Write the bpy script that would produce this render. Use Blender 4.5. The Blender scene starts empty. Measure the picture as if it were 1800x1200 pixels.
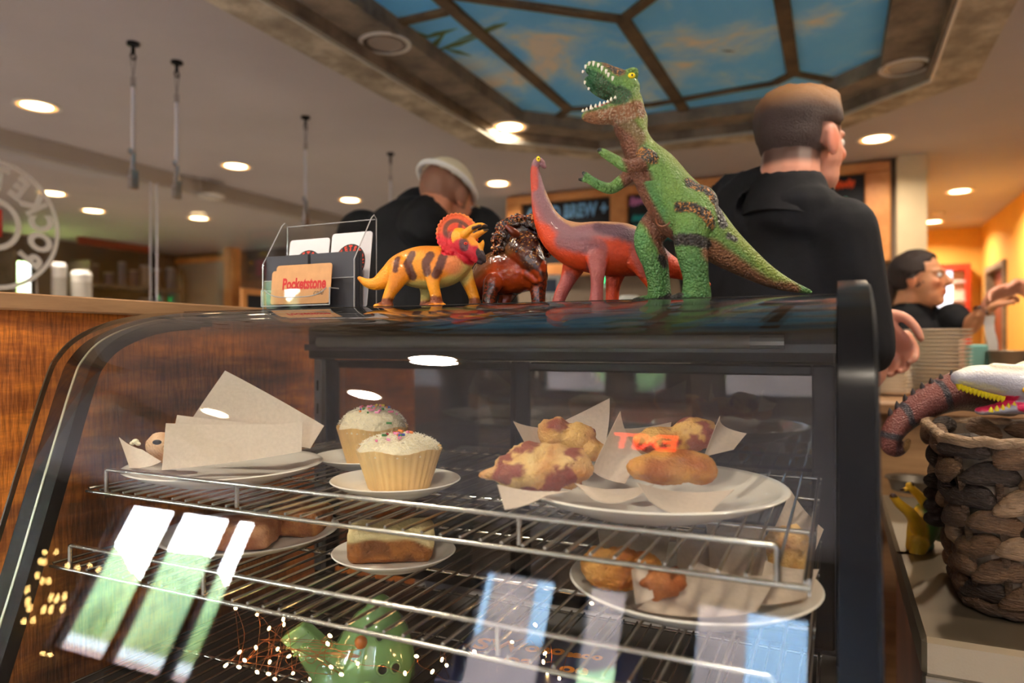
import bpy, math, random
import numpy as np
from mathutils import Vector, Matrix
from mathutils.geometry import tessellate_polygon
from mathutils.bvhtree import BVHTree

rnd = random.Random(7)
SC = bpy.context.scene
COL = SC.collection
EYE = 1.30                      # camera height; everything below is laid out relative to eye level

# ------------------------------------------------------------------ camera, world, exposure
FPX = 1230.0
TH = math.atan(570 / 1230)
ST, CT = math.sin(TH), math.cos(TH)
cam_d = bpy.data.cameras.new('camera')
cam = bpy.data.objects.new('camera', cam_d)
COL.objects.link(cam)
cam.location = (0, 0, EYE)
cam.rotation_euler = (math.pi / 2, 0, TH)
cam_d.sensor_width = 36
cam_d.lens = 36 * FPX / 1800
cam_d.shift_y = 5 / 1800
cam_d.clip_start = 0.02
cam_d.dof.use_dof = True
cam_d.dof.focus_distance = 0.92
cam_d.dof.aperture_fstop = 3.2
SC.camera = cam

world = bpy.data.worlds.new('world')
SC.world = world
world.use_nodes = True
wn = world.node_tree
wn.nodes.clear()
wo = wn.nodes.new('ShaderNodeOutputWorld')
wb = wn.nodes.new('ShaderNodeBackground')
wsky = wn.nodes.new('ShaderNodeTexSky')
wsky.sky_type = 'NISHITA'
wsky.sun_disc = False
wsky.sun_elevation = math.radians(48)
wsky.sun_rotation = math.radians(200)
wsky.air_density = 1.0
wsky.dust_density = 3.0
wb.inputs['Strength'].default_value = 12.0
wn.links.new(wsky.outputs[0], wb.inputs[0])
wn.links.new(wb.outputs[0], wo.inputs[0])

sun_d = bpy.data.lights.new('sun', 'SUN')
sun_d.energy = 9.0
sun_d.angle = math.radians(1.0)
sun_d.color = (1.0, 0.95, 0.86)
sun = bpy.data.objects.new('sun', sun_d)
COL.objects.link(sun)
sun.location = (-6, -30, 20)
sun.rotation_euler = (math.radians(-38), 0, math.radians(20))     # from behind the building onto the street

SC.view_settings.view_transform = 'Standard'
SC.view_settings.look = 'None'
SC.view_settings.exposure = 0.38
SC.view_settings.gamma = 1.0
SC.view_settings.use_curve_mapping = False
SC.cycles.use_denoising = True
SC.cycles.use_adaptive_sampling = True
SC.cycles.adaptive_threshold = 0.015
SC.cycles.max_bounces = 10
SC.cycles.diffuse_bounces = 4
SC.cycles.glossy_bounces = 5
SC.cycles.transparent_max_bounces = 24
SC.cycles.transmission_bounces = 6
SC.cycles.sample_clamp_indirect = 6.0
SC.cycles.caustics_reflective = False
SC.cycles.caustics_refractive = False

LAMP_W = 11.0
LAMP_E = 12.0        # glow of its lens


# ------------------------------------------------------------------ helpers
def s2l(c):
    c = c / 255.0
    return c / 12.92 if c <= 0.04045 else ((c + 0.055) / 1.055) ** 2.4


def rgb(r, g, b):
    return (s2l(r), s2l(g), s2l(b), 1.0)


def rgb3(r, g, b):
    return np.array([s2l(r), s2l(g), s2l(b)])


def pt(u, v, dep):
    """world point (eye-level relative) seen at pixel u,v of the 1800x1200 frame, dep metres deep"""
    t = (u - 900) / FPX
    return np.array([(-ST + CT * t) * dep, (CT + ST * t) * dep, (605 - v) / FPX * dep])


def ptY(u, v, y):
    t = (u - 900) / FPX
    return pt(u, v, y / (CT + ST * t))


def ptX(u, v, x):
    t = (u - 900) / FPX
    return pt(u, v, x / (-ST + CT * t))


def ptZ(u, v, z):
    return pt(u, v, z * FPX / (605 - v))


R_AX = np.array([CT, ST, 0.0])
D_AX = np.array([-ST, CT, 0.0])
U_AX = np.array([0, 0, 1.0])


# ------------------------------------------------------------------ materials
MATS = {}


def nodes_of(m):
    m.use_nodes = True
    nt = m.node_tree
    return nt, nt.nodes['Principled BSDF']


def mat(name, col, rough=0.5, metal=0.0, spec=0.5, var=0.0, vscale=8.0, bump=0.0, bscale=60.0,
        coat=0.0, sss=0.0, emit=None, estr=0.0, stretch=None, col2=None, trans=0.0, ior=1.45, detail=4.0):
    if name in MATS:
        return MATS[name]
    m = bpy.data.materials.new(name)
    nt, p = nodes_of(m)
    p.inputs['Base Color'].default_value = col
    p.inputs['Roughness'].default_value = rough
    p.inputs['Metallic'].default_value = metal
    p.inputs['Specular IOR Level'].default_value = spec
    p.inputs['Coat Weight'].default_value = coat
    p.inputs['IOR'].default_value = ior
    p.inputs['Transmission Weight'].default_value = trans
    if sss:
        p.inputs['Subsurface Weight'].default_value = sss
        p.inputs['Subsurface Radius'].default_value = (0.02, 0.008, 0.004)
        p.inputs['Subsurface Scale'].default_value = 0.3
    if emit is not None:
        p.inputs['Emission Color'].default_value = emit
        p.inputs['Emission Strength'].default_value = estr
    N = nt.nodes
    tc = None
    if var or bump:
        tc = N.new('ShaderNodeTexCoord')
        mp = N.new('ShaderNodeMapping')
        nt.links.new(tc.outputs['Object'], mp.inputs[0])
        if stretch:
            mp.inputs['Scale'].default_value = stretch
    if var:
        nz = N.new('ShaderNodeTexNoise')
        nz.inputs['Scale'].default_value = vscale
        nz.inputs['Detail'].default_value = detail
        nt.links.new(mp.outputs[0], nz.inputs[0])
        cr = N.new('ShaderNodeValToRGB')
        a = [c * (1 - var) for c in col[:3]] + [1]
        b = [min(1, c * (1 + var)) for c in col[:3]] + [1] if col2 is None else col2
        cr.color_ramp.elements[0].color = a if col2 is None else col
        cr.color_ramp.elements[1].color = b
        cr.color_ramp.elements[0].position = 0.35
        cr.color_ramp.elements[1].position = 0.65
        nt.links.new(nz.outputs[0], cr.inputs[0])
        nt.links.new(cr.outputs[0], p.inputs['Base Color'])
    if bump:
        bz = N.new('ShaderNodeTexNoise')
        bz.inputs['Scale'].default_value = bscale
        bz.inputs['Detail'].default_value = 3
        nt.links.new(mp.outputs[0], bz.inputs[0])
        bp = N.new('ShaderNodeBump')
        bp.inputs['Strength'].default_value = bump
        bp.inputs['Distance'].default_value = 0.01
        nt.links.new(bz.outputs[0], bp.inputs['Height'])
        nt.links.new(bp.outputs[0], p.inputs['Normal'])
    MATS[name] = m
    return m


def painted(name, rough=0.45, bump=0.3, bscale=400.0, cells=True, coat=0.0, sss=0.0, spec=0.5, bdist=0.001):
    """surface that carries its own paint in a colour attribute, with fine scale relief"""
    if name in MATS:
        return MATS[name]
    m = bpy.data.materials.new(name)
    nt, p = nodes_of(m)
    N = nt.nodes
    at = N.new('ShaderNodeAttribute')
    at.attribute_name = 'Col'
    nt.links.new(at.outputs['Color'], p.inputs['Base Color'])
    p.inputs['Roughness'].default_value = rough
    p.inputs['Coat Weight'].default_value = coat
    p.inputs['Specular IOR Level'].default_value = spec
    if sss:
        p.inputs['Subsurface Weight'].default_value = sss
        p.inputs['Subsurface Radius'].default_value = (0.02, 0.007, 0.004)
        p.inputs['Subsurface Scale'].default_value = 0.3
    if bump:
        tc = N.new('ShaderNodeTexCoord')
        if cells:
            t = N.new('ShaderNodeTexVoronoi')
            t.inputs['Scale'].default_value = bscale
            out = t.outputs['Distance']
        else:
            t = N.new('ShaderNodeTexNoise')
            t.inputs['Scale'].default_value = bscale
            out = t.outputs[0]
        nt.links.new(tc.outputs['Object'], t.inputs[0])
        bp = N.new('ShaderNodeBump')
        bp.inputs['Strength'].default_value = bump
        bp.inputs['Distance'].default_value = bdist
        bp.invert = cells
        nt.links.new(out, bp.inputs['Height'])
        nt.links.new(bp.outputs[0], p.inputs['Normal'])
    MATS[name] = m
    return m


def clear_glass(name, tint=(1, 1, 1, 1), ior=1.5, rough=0.0, gain=1.0, haze=0.0):
    """thin clear sheet: Fresnel mirror over straight transmission"""
    if name in MATS:
        return MATS[name]
    m = bpy.data.materials.new(name)
    m.use_nodes = True
    nt = m.node_tree
    nt.nodes.clear()
    N = nt.nodes
    out = N.new('ShaderNodeOutputMaterial')
    mx = N.new('ShaderNodeMixShader')
    tr = N.new('ShaderNodeBsdfTransparent')
    tr.inputs[0].default_value = tint
    gl = N.new('ShaderNodeBsdfGlossy')
    gl.inputs['Roughness'].default_value = rough
    fr = N.new('ShaderNodeFresnel')
    ge = N.new('ShaderNodeNewGeometry')
    io = N.new('ShaderNodeMapRange')
    io.inputs['From Min'].default_value = 0
    io.inputs['From Max'].default_value = 1
    io.inputs['To Min'].default_value = ior
    io.inputs['To Max'].default_value = 1 / ior
    nt.links.new(ge.outputs['Backfacing'], io.inputs['Value'])
    nt.links.new(io.outputs[0], fr.inputs['IOR'])
    ml = N.new('ShaderNodeMath')
    ml.operation = 'MULTIPLY'
    ml.inputs[1].default_value = gain
    ml.use_clamp = True
    nt.links.new(fr.outputs[0], ml.inputs[0])
    nt.links.new(ml.outputs[0], mx.inputs[0])
    nt.links.new(tr.outputs[0], mx.inputs[1])
    nt.links.new(gl.outputs[0], mx.inputs[2])
    last = mx
    if haze:
        df = N.new('ShaderNodeBsdfDiffuse')
        df.inputs[0].default_value = (0.8, 0.8, 0.8, 1)
        m2 = N.new('ShaderNodeMixShader')
        m2.inputs[0].default_value = haze
        nt.links.new(mx.outputs[0], m2.inputs[1])
        nt.links.new(df.outputs[0], m2.inputs[2])
        last = m2
    nt.links.new(last.outputs[0], out.inputs[0])
    MATS[name] = m
    return m


def emis(name, col, strength):
    if name in MATS:
        return MATS[name]
    m = bpy.data.materials.new(name)
    nt, p = nodes_of(m)
    p.inputs['Base Color'].default_value = col
    p.inputs['Emission Color'].default_value = col
    p.inputs['Emission Strength'].default_value = strength
    MATS[name] = m
    return m


# ------------------------------------------------------------------ objects
def tag(o, label=None, cat=None, group=None, kind=None):
    if label:
        o['label'] = label
    if cat:
        o['category'] = cat
    if group:
        o['group'] = group
    if kind:
        o['kind'] = kind
    return o


def thing(name, loc, label=None, cat=None, group=None, rz=0.0, kind=None):
    o = bpy.data.objects.new(name, None)
    o.empty_display_size = 0.05
    COL.objects.link(o)
    o.location = [float(x) for x in loc]
    o.rotation_euler = (0, 0, rz)
    return tag(o, label, cat, group, kind)


def wloc(o):
    v = np.zeros(3)
    while o is not None:
        v = v + np.array(o.location)
        o = o.parent
    return v


def to_mesh(name, V, F, m=None, smooth=False, col=None, sharp=55):
    me = bpy.data.meshes.new(name)
    me.from_pydata([tuple(map(float, p)) for p in V], [], [tuple(map(int, f)) for f in F])
    if m is not None:
        for x in (m if isinstance(m, (list, tuple)) else [m]):
            me.materials.append(x)
    if smooth:
        me.polygons.foreach_set('use_smooth', [True] * len(me.polygons))
        if sharp:
            me.set_sharp_from_angle(angle=math.radians(sharp))
    if col is not None:
        set_col(me, col)
    me.update()
    return me


def set_col(me, col):
    a = me.color_attributes.new('Col', 'FLOAT_COLOR', 'POINT')
    c = np.ones((len(me.vertices), 4), dtype=np.float32)
    c[:, :3] = col
    a.data.foreach_set('color', c.ravel())


def obj(name, g, m=None, parent=None, smooth=False, local=False, col=None, loc=None, rot=None):
    """g = (V, F) in room coordinates (or local ones); one mesh object"""
    V, F = g
    V = np.asarray(V, dtype=float).reshape(-1, 3)
    if parent is not None:
        if not local:
            V = V - wloc(parent)
        o = bpy.data.objects.new(name, to_mesh(name, V, F, m, smooth, col))
        o.parent = parent
    else:
        if local:
            base = np.zeros(3)
        else:
            lo, hi = V.min(0), V.max(0)
            base = np.array([(lo[0] + hi[0]) / 2, (lo[1] + hi[1]) / 2, lo[2]])
        o = bpy.data.objects.new(name, to_mesh(name, V - base, F, m, smooth, col))
        o.location = base
    if loc is not None:
        o.location = [float(x) for x in loc]
    if rot is not None:
        o.rotation_euler = rot
    COL.objects.link(o)
    return o


def inst(name, me, parent, loc, rot=(0, 0, 0), scale=(1, 1, 1)):
    o = bpy.data.objects.new(name, me)
    o.parent = parent
    b = wloc(parent) if parent is not None else np.zeros(3)
    o.location = [float(a - c) for a, c in zip(loc, b)]
    o.rotation_euler = rot
    o.scale = scale
    COL.objects.link(o)
    return o


def copy_tree(o, parent=None):
    c = o.copy()
    COL.objects.link(c)
    c.parent = parent
    for ch in list(o.children):
        copy_tree(ch, c)
    return c


# ------------------------------------------------------------------ geometry
def join(*gs):
    V, F, n = [], [], 0
    for v, f in gs:
        v = np.asarray(v, dtype=float).reshape(-1, 3)
        V.append(v)
        F += [tuple(i + n for i in q) for q in f]
        n += len(v)
    return np.vstack(V), F


BOXF = [(0, 3, 2, 1), (4, 5, 6, 7), (0, 1, 5, 4), (1, 2, 6, 5), (2, 3, 7, 6), (3, 0, 4, 7)]


def box(x0, x1, y0, y1, z0, z1):
    return np.array([(x0, y0, z0), (x1, y0, z0), (x1, y1, z0), (x0, y1, z0),
                     (x0, y0, z1), (x1, y0, z1), (x1, y1, z1), (x0, y1, z1)], float), list(BOXF)


def bbox_bev(x0, x1, y0, y1, z0, z1, b=0.003):
    """box with chamfered edges"""
    V, F = [], []
    X, Y, Z = (x0, x1), (y0, y1), (z0, z1)
    idx = {}
    for i in (0, 1):
        for j in (0, 1):
            for k in (0, 1):
                sx, sy, sz = (1, -1)[i], (1, -1)[j], (1, -1)[k]
                for a, off in enumerate(((0, b, b), (b, 0, b), (b, b, 0))):
                    idx[i, j, k, a] = len(V)
                    V.append((X[i] + sx * off[0], Y[j] + sy * off[1], Z[k] + sz * off[2]))
    def q(*ks):
        return tuple(idx[k] for k in ks)
    for s in (0, 1):
        F.append(q((s, 0, 0, 0), (s, 1, 0, 0), (s, 1, 1, 0), (s, 0, 1, 0)))
        F.append(q((0, s, 0, 1), (1, s, 0, 1), (1, s, 1, 1), (0, s, 1, 1)))
        F.append(q((0, 0, s, 2), (1, 0, s, 2), (1, 1, s, 2), (0, 1, s, 2)))
    for i in (0, 1):
        for j in (0, 1):
            F.append(q((i, j, 0, 0), (i, j, 1, 0), (i, j, 1, 1), (i, j, 0, 1)))
            F.append(q((i, 0, j, 0), (i, 1, j, 0), (i, 1, j, 2), (i, 0, j, 2)))
            F.append(q((0, i, j, 1), (1, i, j, 1), (1, i, j, 2), (0, i, j, 2)))
    for i in (0, 1):
        for j in (0, 1):
            for k in (0, 1):
                F.append(q((i, j, k, 0), (i, j, k, 1), (i, j, k, 2)))
    return np.array(V, float), F


def prism(poly, axis, a, b):
    """2-D polygon extruded along axis between a and b; poly gives the other two coords in xyz order"""
    n = len(poly)
    V = []
    for c in (a, b):
        for p, q in poly:
            V.append({'x': (c, p, q), 'y': (p, c, q), 'z': (p, q, c)}[axis])
    F = [(i, (i + 1) % n, n + (i + 1) % n, n + i) for i in range(n)]
    F += [tuple(range(n))[::-1], tuple(range(n, 2 * n))]
    return np.array(V, float), F


def quad_slab(p, th, nrm):
    """four (or more) points in a plane, given thickness along nrm"""
    p = np.asarray(p, float)
    n = len(p)
    nrm = np.asarray(nrm, float)
    V = np.vstack([p, p + nrm * th])
    F = [(i, (i + 1) % n, n + (i + 1) % n, n + i) for i in range(n)] + [tuple(range(n))[::-1], tuple(range(n, 2 * n))]
    return V, F


def catmull(P, n):
    P = np.asarray(P, float)
    if len(P) < 3:
        t = np.linspace(0, 1, n + 1)[:, None]
        return P[0] * (1 - t) + P[-1] * t
    Q = np.vstack([2 * P[0] - P[1], P, 2 * P[-1] - P[-2]])
    out = []
    for i in range(1, len(Q) - 2):
        for k in range(n):
            t = k / n
            a, b, c, d = Q[i - 1], Q[i], Q[i + 1], Q[i + 2]
            out.append(0.5 * (2 * b + (c - a) * t + (2 * a - 5 * b + 4 * c - d) * t * t + (3 * b - a - 3 * c + d) * t ** 3))
    out.append(P[-1])
    return np.array(out)


def tube(P, r, seg=8, sub=0, closed=False, cap=True):
    """round bar along a path; r may be a list"""
    P = np.asarray(P, float)
    rr = np.full(len(P), r) if np.isscalar(r) else np.asarray(r, float)
    if sub:
        PR = catmull(np.column_stack([P, rr]), sub)
        P, rr = PR[:, :3], np.maximum(PR[:, 3], 1e-5)
    n = len(P)
    T = np.zeros_like(P)
    if closed:
        T = np.roll(P, -1, 0) - np.roll(P, 1, 0)
    else:
        T[1:-1] = P[2:] - P[:-2]
        T[0], T[-1] = P[1] - P[0], P[-1] - P[-2]
    T /= np.maximum(np.linalg.norm(T, axis=1, keepdims=True), 1e-12)
    a = np.array([0, 0, 1.0]) if abs(T[0][2]) < 0.9 else np.array([1.0, 0, 0])
    V = []
    nn = np.cross(T[0], a)
    nn /= np.linalg.norm(nn)
    for i in range(n):
        nn = nn - T[i] * np.dot(nn, T[i])
        nn /= max(np.linalg.norm(nn), 1e-9)
        bb = np.cross(T[i], nn)
        for k in range(seg):
            an = 2 * math.pi * k / seg
            V.append(P[i] + rr[i] * (math.cos(an) * nn + math.sin(an) * bb))
    F = []
    for i in range(n if closed else n - 1):
        j = (i + 1) % n
        for k in range(seg):
            F.append((i * seg + k, i * seg + (k + 1) % seg, j * seg + (k + 1) % seg, j * seg + k))
    if cap and not closed:
        F.append(tuple(range(seg))[::-1])
        F.append(tuple((n - 1) * seg + k for k in range(seg)))
    return np.array(V), F


def loft(P, sub=5, seg=18, lat=None):
    """limb / body: rows (x, y, z, r_in_plane, r_lateral); lateral axis = lat; rounded ends"""
    P = np.asarray(P, float)
    if P.shape[1] == 4:
        P = np.column_stack([P, P[:, 3]])
    L = np.asarray(lat if lat is not None else (0, 0, 1.0), float)
    C = catmull(P, sub)
    pos, ra, rb = C[:, :3], np.maximum(C[:, 3], 1e-5), np.maximum(C[:, 4], 1e-5)
    T = np.zeros_like(pos)
    T[1:-1] = pos[2:] - pos[:-2]
    T[0], T[-1] = pos[1] - pos[0], pos[-1] - pos[-2]
    T /= np.maximum(np.linalg.norm(T, axis=1, keepdims=True), 1e-12)
    rings = []
    def add(p, t, a, b):
        l = L - t * np.dot(L, t)
        if np.linalg.norm(l) < 1e-3:
            l = np.array([1.0, 0.2, 0.1])
            l = l - t * np.dot(l, t)
        l = l / np.linalg.norm(l)
        n = np.cross(t, l)
        rings.append([p + a * math.cos(2 * math.pi * k / seg) * n + b * math.sin(2 * math.pi * k / seg) * l for k in range(seg)])
    m = 4
    for k in range(m, 0, -1):
        an = math.pi / 2 * k / (m + 0.3)
        add(pos[0] - T[0] * ra[0] * math.sin(an), T[0], ra[0] * math.cos(an), rb[0] * math.cos(an))
    for i in range(len(pos)):
        add(pos[i], T[i], ra[i], rb[i])
    for k in range(1, m + 1):
        an = math.pi / 2 * k / (m + 0.3)
        add(pos[-1] + T[-1] * ra[-1] * math.sin(an), T[-1], ra[-1] * math.cos(an), rb[-1] * math.cos(an))
    n = len(rings)
    V = np.array(rings).reshape(-1, 3)
    F = []
    for i in range(n - 1):
        for k in range(seg):
            F.append((i * seg + k, i * seg + (k + 1) % seg, (i + 1) * seg + (k + 1) % seg, (i + 1) * seg + k))
    F.append(tuple(range(seg))[::-1])
    F.append(tuple((n - 1) * seg + k for k in range(seg)))
    return V, F


def ell(c, r, seg=16, rings=10, ax=None):
    """ellipsoid; ax = 3x3 rows of axes"""
    c = np.asarray(c, float)
    r = np.full(3, r) if np.isscalar(r) else np.asarray(r, float)
    A = np.eye(3) if ax is None else np.asarray(ax, float)
    V = [c + A[2] * r[2]]
    for i in range(1, rings):
        ph = math.pi * i / rings
        for k in range(seg):
            th = 2 * math.pi * k / seg
            q = (r[0] * math.sin(ph) * math.cos(th), r[1] * math.sin(ph) * math.sin(th), r[2] * math.cos(ph))
            V.append(c + A[0] * q[0] + A[1] * q[1] + A[2] * q[2])
    V.append(c - A[2] * r[2])
    F = [(0, 1 + k, 1 + (k + 1) % seg) for k in range(seg)]
    for i in range(rings - 2):
        for k in range(seg):
            a = 1 + i * seg
            F.append((a + k, a + seg + k, a + seg + (k + 1) % seg, a + (k + 1) % seg))
    a = 1 + (rings - 2) * seg
    e = len(V) - 1
    F += [(a + (k + 1) % seg, a + k, e) for k in range(seg)]
    return np.array(V), F


def lathe(prof, c=(0, 0, 0), seg=40, close=False, mod=None):
    """profile [(r, z)] turned round z; mod(k, i) scales the radius"""
    c = np.asarray(c, float)
    V, F = [], []
    n = len(prof)
    for i, (r, z) in enumerate(prof):
        for k in range(seg):
            a = 2 * math.pi * k / seg
            q = r * (mod(a, i) if mod else 1)
            V.append(c + (q * math.cos(a), q * math.sin(a), z))
    for i in range(n if close else n - 1):
        j = (i + 1) % n
        for k in range(seg):
            F.append((i * seg + k, i * seg + (k + 1) % seg, j * seg + (k + 1) % seg, j * seg + k))
    if not close:
        if prof[0][0] > 1e-6:
            F.append(tuple(range(seg))[::-1])
        if prof[-1][0] > 1e-6:
            F.append(tuple((n - 1) * seg + k for k in range(seg)))
    return np.array(V), F


def organic(gs, voxel, smooth=4, factor=0.5):
    """fuse closed pieces into one continuous skin -> (V, F)"""
    V, F = join(*gs)
    me = to_mesh('tmp', V, F)
    o = bpy.data.objects.new('tmp', me)
    COL.objects.link(o)
    md = o.modifiers.new('r', 'REMESH')
    md.mode = 'VOXEL'
    md.voxel_size = voxel
    if smooth:
        sm = o.modifiers.new('s', 'SMOOTH')
        sm.iterations = smooth
        sm.factor = factor
    dg = bpy.context.evaluated_depsgraph_get()
    dg.update()
    ev = o.evaluated_get(dg)
    em = ev.to_mesh()
    n = len(em.vertices)
    co = np.empty(n * 3)
    em.vertices.foreach_get('co', co)
    fs = [tuple(p.vertices) for p in em.polygons]
    ev.to_mesh_clear()
    bpy.data.objects.remove(o)
    bpy.data.meshes.remove(me)
    return co.reshape(-1, 3), fs


def subsurf_solid(name, g, m, parent, sub=1, thick=0.0, local=False, smooth=True):
    o = obj(name, g, m, parent, smooth=smooth, local=local)
    if sub:
        md = o.modifiers.new('sub', 'SUBSURF')
        md.levels = md.render_levels = sub
    if thick:
        sd = o.modifiers.new('solid', 'SOLIDIFY')
        sd.thickness = thick
        sd.offset = 0
    return o


def text_geo(body, size=1.0, bold=0.0, extrude=0.0, align='CENTER', xs=1.0, shear=0.0, space=1.0):
    """lettering as (V, F) in its own xy plane"""
    cu = bpy.data.curves.new('txt', 'FONT')
    cu.body = body
    cu.size = size
    cu.offset = bold
    cu.extrude = extrude
    cu.align_x = align
    cu.align_y = 'CENTER'
    cu.shear = shear
    cu.space_character = space
    cu.resolution_u = 3
    o = bpy.data.objects.new('txt', cu)
    COL.objects.link(o)
    dg = bpy.context.evaluated_depsgraph_get()
    dg.update()
    ev = o.evaluated_get(dg)
    em = ev.to_mesh()
    co = np.empty(len(em.vertices) * 3)
    em.vertices.foreach_get('co', co)
    fs = [tuple(p.vertices) for p in em.polygons]
    ev.to_mesh_clear()
    bpy.data.objects.remove(o)
    bpy.data.curves.remove(cu)
    co = co.reshape(-1, 3)
    co[:, 0] *= xs
    return co, fs


def place2d(g, o, ex, ey):
    """put an xy-plane shape at o with axes ex, ey"""
    V, F = g
    ex, ey = np.asarray(ex, float), np.asarray(ey, float)
    ez = np.cross(ex, ey)
    return np.asarray(o, float) + V[:, :1] * ex + V[:, 1:2] * ey + V[:, 2:3] * ez, F


def vnoise(P, scale, seed=0, octaves=3):
    """smooth value noise in -1..1 for rows of points"""
    P = np.asarray(P, float) * scale + seed * 17.31
    out = np.zeros(len(P))
    amp, tot = 1.0, 0.0
    for o in range(octaves):
        Q = P * (2 ** o)
        I = np.floor(Q).astype(np.int64)
        f = Q - I
        f = f * f * (3 - 2 * f)
        def h(a, b, c):
            n = (I[:, 0] + a) * 374761393 + (I[:, 1] + b) * 668265263 + (I[:, 2] + c) * 2147483647 + seed * 97
            n = (n ^ (n >> 13)) * 1274126177
            n = n ^ (n >> 16)
            return (n & 0xffff) / 32767.5 - 1
        v = 0
        for a in (0, 1):
            for b in (0, 1):
                for c in (0, 1):
                    w = (f[:, 0] if a else 1 - f[:, 0]) * (f[:, 1] if b else 1 - f[:, 1]) * (f[:, 2] if c else 1 - f[:, 2])
                    v = v + w * h(a, b, c)
        out += amp * v
        tot += amp
        amp *= 0.5
    return out / tot


def sstep(a, b, x):
    t = np.clip((x - a) / (b - a), 0, 1)
    return t * t * (3 - 2 * t)


def lerp(c, d, t):
    return c * (1 - t)[:, None] + d * t[:, None]


def seg_dist(P2, line):
    """distance of 2-D points to a polyline"""
    best = np.full(len(P2), 1e9)
    for a, b in zip(line[:-1], line[1:]):
        a, b = np.asarray(a, float), np.asarray(b, float)
        ab = b - a
        t = np.clip(((P2 - a) @ ab) / max(ab @ ab, 1e-9), 0, 1)
        best = np.minimum(best, np.linalg.norm(P2 - a - t[:, None] * ab, axis=1))
    return best


def sheet(grid, th=0.0006):
    """thin curved sheet from an n x m grid of points, with real thickness"""
    G = np.asarray(grid, float)
    n, m = G.shape[:2]
    du = np.gradient(G, axis=0)
    dv = np.gradient(G, axis=1)
    N = np.cross(du, dv)
    N /= np.maximum(np.linalg.norm(N, axis=2, keepdims=True), 1e-9)
    V = np.vstack([(G + N * th / 2).reshape(-1, 3), (G - N * th / 2).reshape(-1, 3)])
    k = n * m
    F = []
    for i in range(n - 1):
        for j in range(m - 1):
            a, b, c, d = i * m + j, (i + 1) * m + j, (i + 1) * m + j + 1, i * m + j + 1
            F.append((a, b, c, d))
            F.append((k + d, k + c, k + b, k + a))
    for j in range(m - 1):
        F.append((j, j + 1, k + j + 1, k + j))
        e = (n - 1) * m
        F.append((e + j + 1, e + j, k + e + j, k + e + j + 1))
    for i in range(n - 1):
        F.append(((i + 1) * m, i * m, k + i * m, k + (i + 1) * m))
        F.append((i * m + m - 1, (i + 1) * m + m - 1, k + (i + 1) * m + m - 1, k + i * m + m - 1))
    return V, F
# ================================================================== ROOM
M_CEIL = mat('ceiling_paint', rgb(184, 174, 168), 0.85, var=0.05, vscale=1.2, bump=0.25, bscale=14)
M_CEIL2 = mat('soffit_paint', rgb(178, 166, 150), 0.85, var=0.05, vscale=1.5, bump=0.1, bscale=20)
M_WALLG = mat('wall_grey_brown', rgb(120, 104, 88), 0.8, var=0.2, vscale=1.4)
M_WALLD = mat('wall_dark', rgb(104, 88, 76), 0.8, var=0.25, vscale=1.2)
M_WALLY = mat('wall_ochre', rgb(222, 172, 78), 0.8, var=0.06, vscale=2.0)
M_WALLC = mat('wall_cream', rgb(222, 200, 160), 0.8, var=0.04)
M_WALLIN = mat('dining_wall', rgb(116, 98, 82), 0.85, var=0.1)
M_FLOOR = mat('floor_tile', rgb(198, 196, 194), 0.45, var=0.2, vscale=3)
M_BLACK = mat('black_metal', rgb(11, 11, 13), 0.22, spec=0.18)
M_BLACKG = mat('black_gasket', rgb(11, 11, 12), 0.5, spec=0.25)
M_CHROME = mat('chrome', rgb(205, 205, 205), 0.16, metal=1.0)
M_STEEL = mat('brushed_steel', rgb(132, 124, 112), 0.46, metal=1.0, bump=0.05, bscale=300, stretch=(1, 20, 1))
M_WHITEP = mat('white_plastic', rgb(225, 222, 216), 0.4)
GLASS = clear_glass('clear_glass')
GLASSW = clear_glass('window_glass')


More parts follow.
